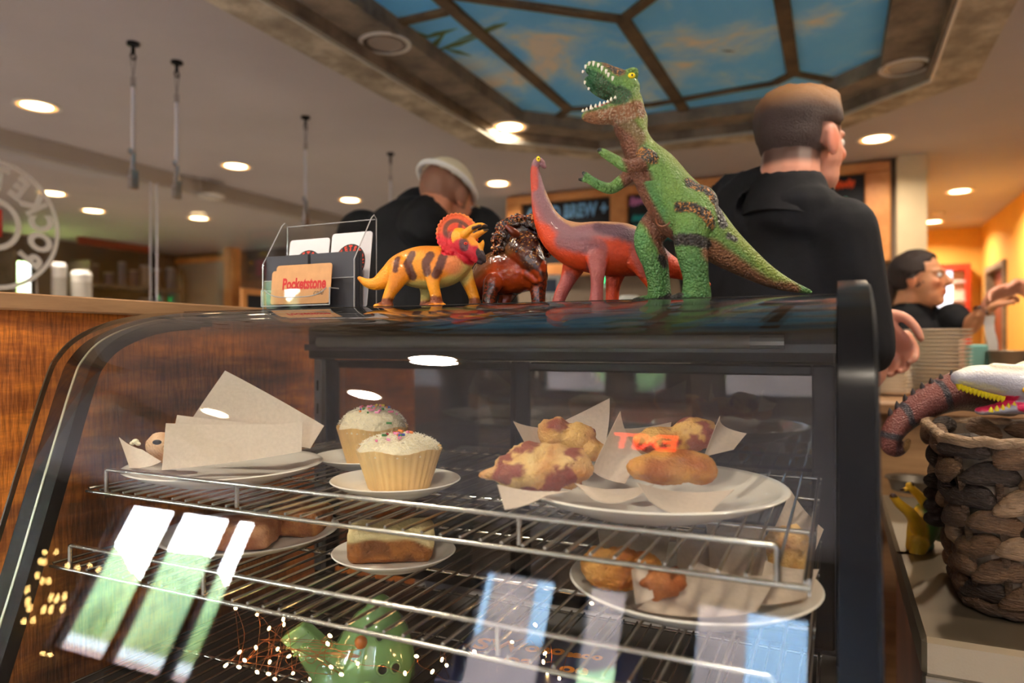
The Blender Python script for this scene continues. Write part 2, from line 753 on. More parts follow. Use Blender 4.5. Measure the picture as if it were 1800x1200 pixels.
def wood(name, c1, c2, c3=None, stretch=(1, 1, 1), scale=6.0, rough=0.55, bump=0.3, saw=None, spec=0.4):
    if name in MATS:
        return MATS[name]
    m = bpy.data.materials.new(name)
    nt, p = nodes_of(m)
    N = nt.nodes
    tc = N.new('ShaderNodeTexCoord')
    mp = N.new('ShaderNodeMapping')
    mp.inputs['Scale'].default_value = stretch
    nt.links.new(tc.outputs['Object'], mp.inputs[0])
    nz = N.new('ShaderNodeTexNoise')
    nz.inputs['Scale'].default_value = scale
    nz.inputs['Detail'].default_value = 6
    nz.inputs['Roughness'].default_value = 0.65
    nt.links.new(mp.outputs[0], nz.inputs[0])
    cr = N.new('ShaderNodeValToRGB')
    cr.color_ramp.elements[0].position = 0.32
    cr.color_ramp.elements[0].color = c1
    cr.color_ramp.elements[1].position = 0.68
    cr.color_ramp.elements[1].color = c2
    if c3:
        e = cr.color_ramp.elements.new(0.5)
        e.color = c3
    nt.links.new(nz.outputs[0], cr.inputs[0])
    nt.links.new(cr.outputs[0], p.inputs['Base Color'])
    p.inputs['Roughness'].default_value = rough
    p.inputs['Specular IOR Level'].default_value = spec
    h = nz.outputs[0]
    if saw:
        m2 = N.new('ShaderNodeMapping')
        m2.inputs['Scale'].default_value = saw
        nt.links.new(tc.outputs['Object'], m2.inputs[0])
        n2 = N.new('ShaderNodeTexNoise')
        n2.inputs['Scale'].default_value = 10
        n2.inputs['Detail'].default_value = 3
        nt.links.new(m2.outputs[0], n2.inputs[0])
        mx = N.new('ShaderNodeMix')
        mx.data_type = 'RGBA'
        mx.blend_type = 'MULTIPLY'
        c2r = N.new('ShaderNodeValToRGB')
        c2r.color_ramp.elements[0].position = 0.38
        c2r.color_ramp.elements[0].color = (0.5, 0.46, 0.44, 1)
        c2r.color_ramp.elements[1].position = 0.55
        c2r.color_ramp.elements[1].color = (1, 1, 1, 1)
        nt.links.new(n2.outputs[0], c2r.inputs[0])
        mx.inputs[0].default_value = 0.8
        nt.links.new(cr.outputs[0], mx.inputs[6])
        nt.links.new(c2r.outputs[0], mx.inputs[7])
        nt.links.new(mx.outputs[2], p.inputs['Base Color'])
        h = n2.outputs[0]
    bp = N.new('ShaderNodeBump')
    bp.inputs['Strength'].default_value = bump
    bp.inputs['Distance'].default_value = 0.004
    nt.links.new(h, bp.inputs['Height'])
    nt.links.new(bp.outputs[0], p.inputs['Normal'])
    MATS[name] = m
    return m


M_BARN = wood('weathered_board', rgb(122, 110, 92), rgb(214, 200, 172), rgb(168, 152, 126), (1, 1, 1), 5, 0.8, 0.3)
M_BARND = wood('dark_board', rgb(88, 76, 62), rgb(150, 132, 108), None, (1, 1, 1), 5, 0.75, 0.3)
M_SAWN = wood('rough_sawn_panel', rgb(132, 74, 32), rgb(244, 146, 54), rgb(184, 104, 42), (1, 1.6, 9.0), 3.4, 0.6, 0.4, saw=(1, 26, 2.6))
M_CAP = wood('cap_board', rgb(140, 104, 72), rgb(178, 138, 98), None, (1, 1, 8), 4, 0.5, 0.15)
M_ORANGE = wood('honey_frame', rgb(186, 112, 52), rgb(226, 160, 92), None, (1, 1, 1), 4, 0.5, 0.1)
M_CABW = wood('cabinet_wood', rgb(96, 46, 20), rgb(156, 84, 40), None, (1, 1, 0.3), 6, 0.45, 0.1)


def struct(name, g, m, label=None, parent=None):
    o = obj(name, g, m, parent)
    if parent is None:
        tag(o, label, None, None, 'structure')
    return o


ZF, ZC = -1.30, 1.30


def wall_holes(a0, a1, z0, z1, holes):
    """cells of a rectangle minus holes -> list of rects"""
    A = sorted({a0, a1, *[h[0] for h in holes], *[h[1] for h in holes]})
    Z = sorted({z0, z1, *[h[2] for h in holes], *[h[3] for h in holes]})
    out = []
    for i in range(len(A) - 1):
        for j in range(len(Z) - 1):
            ca, cz = (A[i] + A[i + 1]) / 2, (Z[j] + Z[j + 1]) / 2
            if not any(h[0] < ca < h[1] and h[2] < cz < h[3] for h in holes):
                out.append((A[i], A[i + 1], Z[j], Z[j + 1]))
    return out


struct('floor', box(-8, 3.2, -4, 9.2, ZF - 0.1, ZF), M_FLOOR, 'brown tiled cafe floor')

# skylight octagon
OX0, OX1, OY0, OY1, OCH = -2.12, 0.61, 1.1, 4.62, 0.62


def octo(i):
    x0, x1, y0, y1 = OX0 + i, OX1 - i, OY0 + i, OY1 - i
    c = OCH - 0.586 * i
    return [(x0 + c, y0), (x1 - c, y0), (x1, y0 + c), (x1, y1 - c), (x1 - c, y1), (x0 + c, y1), (x0, y1 - c), (x0, y0 + c)]


outer = [(-4.6, -4), (3.2, -4), (3.2, 9.2), (-4.6, 9.2)]
hole = octo(0.1)
tri = tessellate_polygon([[Vector((x, y, 0)) for x, y in outer], [Vector((x, y, 0)) for x, y in hole]])
allp = outer + hole
V = [(x, y, ZC) for x, y in allp] + [(x, y, ZC + 0.06) for x, y in allp]
F = [tuple(t) for t in tri] + [tuple(i + len(allp) for i in t[::-1]) for t in tri]
no, nh = 4, 8
F += [(i, (i + 1) % no, (i + 1) % no + 12, i + 12) for i in range(no)]
F += [(4 + i, 4 + (i + 1) % nh, 4 + (i + 1) % nh + 12, 4 + i + 12) for i in range(nh)]
struct('ceiling', (V, F), M_CEIL, 'mauve grey plastered cafe ceiling')
struct('ceiling', box(-8, -4.6, -4, 9.2, 1.18, 1.26), M_CEIL, 'lower grey ceiling beyond the glass screen')
struct('trim_1', box(-4.6, -4.55, -4, 9.2, 1.175, 1.30), M_CEIL2, 'pale drop edge where the ceiling steps down')

leak_cover = [box(-2.3, 0.8, 0.9, 4.8, 1.43, 1.5)] + [box(a, b, c, d, 1.36, 1.43) for a, b, c, d in ((-2.3, -2.2, 0.9, 4.8), (0.7, 0.8, 0.9, 4.8), (-2.2, 0.7, 0.9, 1.0), (-2.2, 0.7, 4.7, 4.8))]  # unseen cover added to stop sky light leaking between the boards
struct('ceiling', join(*leak_cover), M_CEIL, 'added closed cover keeping sky light out above the painted skylight')

# walls
struct('wall_back', box(-2.65, 0.38, 5.6, 5.75, ZF, ZC), M_WALLG, 'brown grey wall behind the chalkboards')
struct('wall_left', box(-8.0, -2.65, 6.6, 6.75, ZF, ZC), M_WALLD, 'dark far wall on the left behind the glass')
struct('wall_left', box(-2.65, -2.5, 5.75, 6.75, ZF, ZC), M_WALLD, 'short dark return wall left of the chalkboards')
struct('wall_right', box(0.38, 0.56, 5.5, 6.7, ZF, ZC), M_WALLC, 'cream wall end beside the chalkboards')
struct('wall_right', box(0.30, 0.38, 5.75, 9.2, ZF, ZC), M_WALLY, 'ochre inner corridor wall behind the cream wall end')
struct('wall_back', box(0.2, 1.6, 9.2, 9.35, ZF, ZC), M_WALLY, 'ochre wall at the end of the corridor')
struct('wall_right', join(*[box(1.45, 1.6, a, b, c, d) for a, b, c, d in wall_holes(3.6, 9.2, ZF, ZC, [(7.9, 8.8, ZF, 0.80)])]),
       M_WALLY, 'ochre right wall of the corridor')
struct('wall_right', box(1.6, 3.2, 3.6, 3.75, ZF, ZC), M_WALLY, 'ochre return wall at the right')
struct('wall_right', box(3.2, 3.35, -4, 3.75, ZF, ZC), M_WALLIN, 'brown right wall of the dining room')

LW = [(4.38, 4.80, 0.15, 0.95)]
struct('wall_left', join(*[box(-8.15, -8.0, a, b, c, d) for a, b, c, d in wall_holes(-4, 6.75, ZF, 1.26, LW)]), M_WALLD,
       'dark left outer wall with a small window')
FW = [(-6.9, -5.02, -0.20, 1.08), (-2.6, -1.9, -0.48, 0.95), (-1.72, -1.34, -0.48, 0.95), (-0.92, -0.12, -0.48, 0.95), (0.9, 2.3, -0.48, 0.95)]
struct('wall_front', join(*[box(a, b, -4.18, -4.0, c, d) for a, b, c, d in wall_holes(-8.15, 3.35, ZF, ZC, FW)]), M_WALLIN,
       'brown street wall with windows behind the viewer')


def window(n, axis, pos, a0, a1, z0, z1, mull, label):
    w = thing('window_%d' % n, (0, 0, z0), label, None, None, kind='structure')
    fw = 0.05
    def bx(a, b, c, d, t0=-0.04, t1=0.04):
        return box(a, b, pos + t0, pos + t1, c, d) if axis == 'y' else box(pos + t0, pos + t1, a, b, c, d)
    obj('window_frame', join(bx(a0, a0 + fw, z0, z1), bx(a1 - fw, a1, z0, z1), bx(a0 + fw, a1 - fw, z0, z0 + fw), bx(a0 + fw, a1 - fw, z1 - fw, z1)), M_BLACK, w)
    xs = [a0 + fw] + mull + [a1 - fw]
    for x in mull:
        obj('mullion', bx(x - 0.045, x + 0.045, z0 + fw, z1 - fw), M_BLACK, w)
    for a, b in zip(xs[:-1], xs[1:]):
        obj('pane', bx(a, b, z0 + fw, z1 - fw, -0.003, 0.003), GLASSW, w)
    return w


window(1, 'y', -4.09, *FW[0][:2], *FW[0][2:], [-6.12, -5.36], 'wide dark framed street window')
window(2, 'y', -4.09, *FW[1][:2], *FW[1][2:], [], 'broad street window behind the viewer')
window(3, 'y', -4.09, *FW[2][:2], *FW[2][2:], [], 'narrow street window behind the viewer')
window(4, 'y', -4.09, *FW[3][:2], *FW[3][2:], [], 'street window straight behind the viewer')
window(5, 'y', -4.09, *FW[4][:2], *FW[4][2:], [1.6], 'added right hand street window letting in more daylight')  # unseen window added for extra daylight
window(6, 'x', -8.07, *LW[0][:2], *LW[0][2:], [], 'small bright window at the far left of the cafe')

# ---- outdoors
struct('ground', box(-30, 24, -40, -4.18, ZF - 0.25, ZF - 0.15), mat('asphalt', rgb(150, 146, 140), 0.9, var=0.1), 'pale paved street outside')
struct('ground', box(-40, -8.15, -4.18, 24, ZF - 0.25, ZF - 0.15), mat('lawn', rgb(150, 170, 80), 0.9, var=0.2, vscale=3), 'sunny lawn outside the small window')
M_LEAF = mat('street_leaves', rgb(138, 158, 100), 0.7, var=0.35, vscale=4)
M_BARK = mat('street_bark', rgb(90, 70, 52), 0.8, var=0.2)
for k, (x, y, r, h, lab) in enumerate([(-15.7, -13.4, 1.5, 2.3, 'tall rounded street tree outside the wide window'), (-18.9, -13.0, 1.5, 2.3, 'leftmost street tree outside the wide window'),
                                       (-4.6, -14.6, 1.5, 1.9, 'street tree outside the broad window'), (0.6, -14.6, 1.5, 1.9, 'street tree outside the right windows'),
                                       (-12.1, -13.7, 1.3, 2.1, 'street tree right of the tall rounded one'), (-17, 9.5, 2.4, 3.0, 'tree on the lawn outside the small window')]):
    t = thing('street_tree', (x, y, ZF - 0.15), lab, 'tree', 'trees along the street')
    V, F = ell((x, y, h - 1.5), (r, r, r * 0.9), 24, 16)
    V = V + (vnoise(V, 0.9, k) * 0.7)[:, None] * (V - np.array([x, y, h - 1.5])) / r
    obj('crown', (V, F), M_LEAF, t, smooth=True)
    obj('trunk', tube([(x, y, ZF - 0.15), (x, y, h - 2)], 0.22), M_BARK, t)
fb = thing('sky_block_building', (-1, -17, ZF - 0.15), 'added brick building hiding the sky from the case glass reflections', 'building')  # unseen building added so the window reflections turn darker than open sky
obj('facade', box(-11, 9, -20, -17, ZF - 0.15, 5.5), mat('street_brick', rgb(128, 104, 92), 0.85, var=0.2, vscale=1.5), fb)
obj('parapet', box(-11.1, 9.1, -20.1, -16.9, 5.5, 5.8), mat('parapet_pale', rgb(190, 184, 174), 0.8), fb)
for i_ in range(7):
    for z_ in (-0.6, 2.4):
        w_ = obj('window', box(-10 + 2.7 * i_, -8.6 + 2.7 * i_, -17.0, -16.95, z_, z_ + 1.6), mat('street_window', rgb(150, 170, 186), 0.15, spec=0.8), fb)
sw = thing('street_wall', (-16, -9.5, ZF - 0.15), 'low pinkish street wall with white coping outside', 'wall')
obj('wall_body', box(-26, -8.2, -9.6, -9.3, ZF - 0.15, 0.16), mat('wall_pink', rgb(190, 150, 140), 0.8, var=0.15, vscale=2), sw)
obj('coping', box(-26.05, -8.15, -9.66, -9.24, 0.16, 0.30), mat('wall_pale', rgb(226, 222, 214), 0.8), sw)

# ---- skylight with painted sky
M_STRIP = mat('pale_strip', rgb(196, 192, 176), 0.35, metal=0.3)
sky = thing('skylight_mural', (-0.75, 2.86, ZC), 'octagonal wood framed skylight with painted blue sky panels', 'skylight')


def ring_boards(name, i0, i1, z0, z1, m):
    a, b = octo(i0), octo(i1)
    for k in range(8):
        j = (k + 1) % 8
        p = [(*a[k], z0), (*a[j], z0), (*b[j], z0), (*b[k], z0)]
        cx = np.mean(np.array(p), 0)
        p = [tuple(cx + (np.array(q) - cx) * np.array([0.998, 0.998, 1])) for q in p]
        obj(name, quad_slab(p, z1 - z0, (0, 0, 1)), m, sky)


ring_boards('trim_board', 0.0, 0.19, ZC - 0.028, ZC, M_BARN)
ring_boards('metal_strip', 0.19, 0.203, ZC - 0.034, ZC + 0.01, M_STRIP)
ring_boards('riser_board', 0.203, 0.218, ZC - 0.02, ZC + 0.05, M_BARND)
ring_boards('inner_board', 0.218, 0.40, ZC + 0.03, ZC + 0.05, M_BARND)
ring_boards('mural_edge', 0.40, 0.415, ZC + 0.025, ZC + 0.11, M_BARND)

MZ = ZC + 0.10
mm = bpy.data.materials.new('painted_sky')
nt, p = nodes_of(mm)
N = nt.nodes
tc = N.new('ShaderNodeTexCoord')
n1 = N.new('ShaderNodeTexNoise')
n1.inputs['Scale'].default_value = 1.7
n1.inputs['Detail'].default_value = 5
n1.inputs['Roughness'].default_value = 0.6
n1.inputs['Distortion'].default_value = 0.4
nt.links.new(tc.outputs['Object'], n1.inputs[0])
cr = N.new('ShaderNodeValToRGB')
els = cr.color_ramp.elements
els[0].position = 0.30
els[0].color = rgb(104, 196, 255)
els[1].position = 0.72
els[1].color = rgb(244, 234, 214)
for q, c in ((0.48, rgb(124, 204, 252)), (0.56, rgb(184, 222, 238)), (0.62, rgb(236, 226, 204))):
    e = els.new(q)
    e.color = c
nt.links.new(n1.outputs[0], cr.inputs[0])
nt.links.new(cr.outputs[0], p.inputs['Base Color'])
p.inputs['Roughness'].default_value = 0.7
oc = octo(0.41)
obj('mural_panel', quad_slab([(x, y, MZ) for x, y in oc], 0.02, (0, 0, 1)), mm, sky)
M_LAT = wood('lattice_bar', rgb(66, 50, 32), rgb(112, 90, 58), None, (1, 1, 1), 8, 0.7, 0.1)


def bar(a, b, w=0.055, name='lattice_bar'):
    a, b = np.array([*a, 0.0]), np.array([*b, 0.0])
    d = (b - a) / np.linalg.norm(b - a)
    s = np.array([-d[1], d[0], 0]) * w / 2
    z = np.array([0, 0, MZ - 0.018])
    return obj(name, quad_slab([a + s + z, b + s + z, b - s + z, a - s + z], 0.018, (0, 0, 1)), M_LAT, sky)


bar((-1.45, 1.75), (-1.44, 3.9))
bar((-1.44, 3.9), (-1.66, 4.12), 0.045)
bar((-1.44, 3.9), (-0.98, 4.03), 0.035)
bar((-0.98, 4.03), (-0.30, 3.97), 0.035)
bar((-0.30, 3.97), (-0.2, 3.87), 0.045)
bar((-0.2, 3.87), (0.02, 4.1), 0.035)
bar((-0.2, 1.75), (-0.2, 3.87), 0.06)
bar((-0.83, 2.92), (-0.82, 4.28), 0.06)
bar((-0.83, 2.92), (-1.40, 2.42), 0.045)
bar((-0.83, 2.92), (-0.26, 2.42), 0.045)
bar((-1.78, 2.54), (-1.48, 2.54), 0.045)
bar((-0.17, 2.54), (0.16, 2.54), 0.045)
M_ML = mat('mural_leaf', rgb(96, 112, 66), 0.8)
for (u, v, du, dv, w) in [(700, 55, 60, 10, 9), (760, 92, 90, -30, 9), (735, 70, 70, -20, 8), (800, 72, 90, -28, 8), (745, 100, 40, -45, 7), (780, 85, 50, 14, 7), (850, 52, 44, -12, 6)]:
    a = ptZ(u, v, MZ - 0.002)
    b = ptZ(u + du, v + dv, MZ - 0.002)
    mid = (a + b) / 2
    d = b - a
    n = np.array([-d[1], d[0], 0]) / np.linalg.norm(d) * w / 1230 * 3.0
    obj('painted_leaf', quad_slab([a, mid + n, b, mid - n], 0.0015, (0, 0, 1)), M_ML, sky)
a = ptZ(1280, 90, MZ - 0.002)
obj('painted_bird', quad_slab([a + (-0.03, -0.02, 0), a + (-0.005, 0.004, 0), a + (0.03, 0.02, 0), a + (0.004, -0.008, 0)], 0.0015, (0, 0, 1)),
    mat('mural_bird', rgb(60, 60, 70), 0.8), sky)

# ---- recessed lamps
M_RING = mat('lamp_ring', rgb(214, 206, 192), 0.35)
M_CAN = mat('lamp_can', rgb(150, 140, 130), 0.25, metal=0.7)
M_LENS = emis('lamp_lens', (1.0, 0.70, 0.36, 1), LAMP_E)
M_REFL = emis('lamp_reflector_glow', (1.0, 0.52, 0.16, 1), 1.1)  # emission stands in for lens light caught by the can reflector
M_OFF = mat('lamp_off', rgb(150, 135, 120), 0.3)


def lamp(x, y, label, z=ZC, lit=True, r=0.098, group='recessed ceiling lamps', watts=None):
    t = thing('recessed_lamp', (x, y, z - 0.006), label, 'ceiling lamp', group)
    c = (0, 0, 0)
    obj('trim_ring', lathe([(r, 0.0), (r + 0.018, 0.001), (r + 0.018, 0.006), (r, 0.006)], c, 28, close=True), M_RING, t, local=True, smooth=False)
    obj('lens', lathe([(0.001, 0.0022), (r * .76, 0.0022), (r * .76, 0.0055), (0.001, 0.0055)], c, 28, close=True), M_LENS if lit else M_OFF, t, local=True)
    obj('reflector', lathe([(r * .765, 0.0026), (r - 0.001, 0.0018), (r - 0.001, 0.0055), (r * .765, 0.0055)], c, 28, close=True), M_REFL if lit else M_CAN, t, local=True)
    if lit:
        ld = bpy.data.lights.new('lamp_beam', 'AREA')
        ld.shape = 'DISK'
        ld.size = r * 1.8
        ld.energy = LAMP_W if watts is None else watts
        ld.color = (1.0, 0.87, 0.71)
        ld.spread = math.radians(150)
        lo = bpy.data.objects.new('lamp_beam', ld)
        COL.objects.link(lo)
        lo.parent = t
        lo.location = (0, 0, -0.004)
    return t


lamp(-3.95, 2.37, 'large bright ceiling lamp at the far left, nearest of its row')
lamp(-3.97, 3.78, 'ceiling lamp right of the hanging cables, second of the left row')
lamp(-3.97, 5.10, 'ceiling lamp behind the card holder, last of the left row')
lamp(-5.55, 3.45, 'ceiling lamp just right of the round glass logo', z=1.18)
lamp(-5.95, 4.05, 'dim ceiling lamp lower right of the round glass logo', z=1.18)
lamp(-5.4, 4.70, 'small ceiling lamp below a pale ceiling disc', z=1.18)
lamp(-2.48, 5.08, 'ceiling lamp right of the white cap')
lamp(0.23, 4.98, 'ceiling lamp right of the standing man, near the skylight corner')
lamp(0.95, 6.98, 'ceiling lamp in the corridor above the woman, nearer one', watts=22)
lamp(0.93, 8.60, 'ceiling lamp at the end of the corridor, farther one', watts=22)
lamp(*octo(0.31)[6], 'lit lamp in the back left corner of the skylight frame', z=ZC + 0.03)
lamp(-1.81, 2.57, 'unlit lamp in the left board of the skylight frame', z=ZC + 0.03, lit=False)
lamp(0.30, 3.84, 'unlit lamp in the right board of the skylight frame', z=ZC + 0.03, lit=False)
for x, y, l in [(-2.31, -1.53, 'ceiling lamp left of the red sign behind the viewer'), (-3.94, -2.1, 'ceiling lamp by the wide street window'),
                (-3.95, 0.6, 'ceiling lamp above the left of the dining room'), (1.4, -1.6, 'ceiling lamp by the right hand street window'),
                (-1.2, 0.2, 'ceiling lamp above the display case front, left'), (1.3, 0.9, 'ceiling lamp right of the display case'), (0.2, -0.6, 'ceiling lamp above the viewer'), (0.5, 1.5, 'added ceiling lamp brightening the steel counter and basket'), (0.75, 2.75, 'added ceiling lamp brightening the plate stacks')]:  # last two are unseen lamps added to brighten the counter and plates
    lamp(x, y, l, watts=13 if 'front' in l or 'viewer' in l else None)
d = ptZ(372, 343, 1.18)
tag(obj('smoke_detector', lathe([(0.10, 0), (0.095, -0.02), (0.06, -0.03), (0.001, -0.032)], (d[0], d[1], 1.18), 24), M_RING), 'pale round smoke detector on the ceiling', 'smoke detector')
d = ptZ(1649, 373, ZC)
tag(obj('smoke_detector', lathe([(0.06, 0), (0.055, -0.02), (0.04, -0.03), (0.001, -0.032)], (d[0], d[1], ZC), 24), M_RING), 'small round smoke detector in the corridor', 'smoke detector')

# ---- rough sawn half wall left of the case
hw = thing('half_wall', (-1.06, 1.05, ZF), 'rough sawn orange wooden half wall left of the display case', 'half wall')
obj('sawn_panel', box(-1.09, -1.03, 0.50, 1.6, ZF, 0.047), M_SAWN, hw)
obj('cap_board', bbox_bev(-1.11, -1.005, 0.49, 1.62, 0.047, 0.070, 0.002), M_CAP, hw)

# ---- hanging glass screen
GX = -2.75
M_GEDGE = mat('glass_edge', rgb(190, 184, 186), 0.2, spec=0.6)
GZ0, GZ1 = 0.02, 0.72
for y0, y1, lab in [(0.6, 2.135, 'hanging glass pane with the round cafe logo'), (2.165, 3.50, 'middle hanging glass pane right of the logo pane'), (3.53, 4.3, 'far hanging glass pane behind the card holder')]:
    t = thing('glass_pane', (GX, (y0 + y1) / 2, GZ0), lab, 'glass screen', 'hanging glass panes')
    obj('sheet', box(GX - 0.005, GX + 0.005, y0 + 0.002, y1 - 0.002, GZ0, GZ1 - 0.002), GLASS, t)
    obj('polished_edge', join(box(GX - 0.005, GX + 0.005, y0, y0 + 0.002, GZ0, GZ1), box(GX - 0.005, GX + 0.005, y1 - 0.002, y1, GZ0, GZ1), box(GX - 0.005, GX + 0.005, y0 + 0.002, y1 - 0.002, GZ1 - 0.002, GZ1)), M_GEDGE, t)
hb = thing('screen_ledge', (GX, 2.4, ZF), 'low dark wall under the hanging glass screen', 'low wall')
obj('ledge_wall', box(GX - 0.06, GX + 0.06, 0.5, 4.4, ZF, 0.0), M_WALLD, hb)
obj('ledge_cap', bbox_bev(GX - 0.09, GX + 0.09, 0.45, 4.45, 0.0, 0.02, 0.003), M_CAP, hb)
tp = thing('tall_screen', (-2.62, 1.2, ZF), 'tall clear upright sheet at the left edge', 'glass screen')
obj('sheet', box(-2.625, -2.615, 0.7, 1.43, ZF, ZC), GLASS, tp)
obj('polished_edge', box(-2.627, -2.613, 1.43, 1.436, ZF, ZC), M_GEDGE, tp)

M_CABLE = mat('steel_cable', rgb(222, 220, 224), 0.4, metal=0.2)
for y, lab in [(2.05, 'hanging steel cable, leftmost, left of the pane joint'), (2.27, 'hanging steel cable just right of the pane joint'), (3.13, 'hanging steel cable above the card holder'), (3.97, 'farthest hanging steel cable behind the bent man')]:
    t = thing('screen_cable', (GX, y, GZ1 - 0.05), lab, 'cable', 'cables holding the glass screen')
    obj('ceiling_hook', join(lathe([(0.026, ZC), (0.026, ZC - 0.012), (0.008, ZC - 0.02), (0.008, ZC - 0.05)], (GX, y, 0), 16), tube([(GX, y + 0.012 * math.sin(a), ZC - 0.06 + 0.012 * math.cos(a)) for a in np.linspace(0, 2 * math.pi, 13)], 0.004)), M_BLACK, t)
    obj('top_ferrule', join(tube([(GX, y - 0.012, ZC - 0.065), (GX, y, ZC - 0.16)], 0.003), tube([(GX, y + 0.012, ZC - 0.065), (GX, y, ZC - 0.16)], 0.003), tube([(GX, y, ZC - 0.15), (GX, y, ZC - 0.19)], 0.011)), M_CHROME, t)
    obj('cable', tube([(GX, y, ZC - 0.19), (GX, y, GZ1 + 0.06)], 0.0075), M_CABLE, t)
    obj('clip', join(tube([(GX, y, GZ1 + 0.10), (GX, y, GZ1 + 0.03)], 0.012), tube([(GX, y - 0.014, GZ1 + 0.12), (GX, y - 0.014, GZ1 + 0.10)], 0.01), box(GX - 0.014, GX + 0.014, y - 0.016, y + 0.016, GZ1 - 0.05, GZ1 + 0.03)), M_CHROME, t)

# round logo printed on the first pane, read from the far side (so it is mirrored here)
lg = thing('window_logo', (GX + 0.006, 1.50, 0.17), 'round white cafe logo decal on the left glass pane', 'decal')
M_DEC = mat('decal_white', rgb(248, 244, 234), 0.6)
M_DECR = mat('decal_red', rgb(190, 60, 44), 0.6)
LC = ptX(-12, 393, GX + 0.006)
LX = GX + 0.006


def flat_ring(c, r0, r1, a0, a1, n=64):
    V, F = [], []
    for k in range(n + 1):
        a = a0 + (a1 - a0) * k / n
        for r in (r0, r1):
            for dx in (0, 0.0008):
                V.append((LX + dx, c[1] + r * math.cos(a), c[2] + r * math.sin(a)))
    for k in range(n):
        b = 4 * k
        F += [(b, b + 2, b + 6, b + 4), (b + 1, b + 5, b + 7, b + 3), (b, b + 4, b + 5, b + 1), (b + 2, b + 3, b + 7, b + 6)]
    return np.array(V), F


RL = 0.236
obj('outer_ring', flat_ring(LC, RL - 0.016, RL, 0, 2 * math.pi), M_DEC, lg)
obj('inner_ring', flat_ring(LC, 0.076, 0.096, 0, 2 * math.pi), M_DEC, lg)
word = 'POCKETSTONE'
a0, a1 = math.radians(-40), math.radians(205)
for k, ch in enumerate(word):
    a = a0 + (a1 - a0) * k / (len(word) - 1)
    g = text_geo(ch, 0.115, 0.006, 0.0006, xs=0.75)
    er = np.array([0, math.cos(a), math.sin(a)])
    et = np.array([0, -math.sin(a), math.cos(a)])
    V = np.array([LX, 0, 0]) + np.array([0, LC[1], LC[2]]) + er * 0.165 + g[0][:, :1] * et + g[0][:, 1:2] * er + g[0][:, 2:3] * np.array([1, 0, 0])
    obj('letter', (V, g[1]), M_DEC, lg)
V, F = text_geo('P', 0.13, 0.006, 0.0006)
obj('red_initial', (np.array([LX, LC[1], LC[2]]) + V[:, :1] * np.array([0, -1, 0]) + V[:, 1:2] * np.array([0, 0, 1]) + V[:, 2:3] * np.array([1, 0, 0]), F), M_DECR, lg)

# ---- exit sign behind the viewer
ex = thing('exit_sign', (-0.83, -1.9, 1.08), 'hanging exit sign with glowing red letters behind the viewer', 'exit sign')
obj('sign_box', bbox_bev(-1.02, -0.64, -1.93, -1.89, 1.06, 1.24, 0.004), M_WHITEP, ex)
obj('hanger', tube([(-0.83, -1.91, 1.24), (-0.83, -1.91, ZC)], 0.008), M_BLACK, ex)
g = text_geo('EXIT', 0.16, 0.004, 0.002, xs=0.95)
obj('letters', place2d(g, (-0.83, -1.887, 1.145), (-1, 0, 0), (0, 0, 1)), emis('exit_red', (1, 0.05, 0.02, 1), 9), ex)

# string lights in the corner by the wide window (they mirror in the case glass)
wl_ = thing('wall_string_lights', (-7.1, -3.93, -0.3), 'warm string lights hanging in the corner by the wide street window', 'string lights')
WB = [(-7.55, 0.4), (-7.38, 0.42), (-7.47, 0.32), (-7.11, 0.33), (-7.47, 0.22), (-7.35, 0.19), (-7.26, 0.2), (-6.79, 0.37), (-6.65, 0.35), (-7.4, 0.06), (-7.1, 0.11), (-7.01, 0.11), (-6.92, 0.13), (-7.32, 0.03), (-7.11, 0.04),
      (-7.01, 0.05), (-6.86, 0.07), (-7.29, -0.05), (-7.17, -0.03), (-6.78, -0.25), (-6.68, -0.24), (-6.95, 0.33), (-7.54, 0.32), (-7.5, 0.12)]
g_ = ell((0, 0, 0), (0.008, 0.008, 0.011), 8, 6)
wme = to_mesh('bulb', g_[0], g_[1], emis('string_bulb', (1.0, 0.62, 0.2, 1), 60), True)
for x_, z_ in WB:
    inst('bulb', wme, wl_, (x_, -3.94, z_))
obj('wire', tube([(-7.75, -3.95, 1.2)] + [(x_, -3.95, z_) for x_, z_ in sorted(WB, key=lambda q: -q[1])], 0.004, 5), M_BLACK, wl_)
# ================================================================== DISPLAY CASE
CX0, CX1 = -0.93, 0.0
PROF = catmull([(.459, -.46, 0), (.488, -.37, 0), (.516, -.284, 0), (.557, -.148, 0), (.588, -.048, 0), (.603, -.016, 0), (.632, .012, 0), (.680, .033, 0), (.738, .046, 0), (.80, .052, 0)], 5)[:, :2]
PT = np.gradient(PROF, axis=0)
PT /= np.linalg.norm(PT, axis=1, keepdims=True)
PN = np.column_stack([-PT[:, 1], PT[:, 0]])      # outward (toward viewer / up)


def band(x0, x1, o0, o1):
    """strip following the glass curve, between offsets o0 < o1 along its normal"""
    a, b = PROF + PN * o0, PROF + PN * o1
    n = len(PROF)
    V = []
    for x in (x0, x1):
        V += [(x, y, z) for y, z in a] + [(x, y, z) for y, z in b]
    F = []
    for i in range(n - 1):
        F += [(i, i + 1, 2 * n + i + 1, 2 * n + i), (n + i, 3 * n + i, 3 * n + i + 1, n + i + 1),
              (i, n + i, n + i + 1, i + 1), (2 * n + i, 2 * n + i + 1, 3 * n + i + 1, 3 * n + i)]
    F += [(0, 2 * n, 3 * n, n), (n - 1, 2 * n - 1, 4 * n - 1, 3 * n - 1)]
    return np.array(V), F


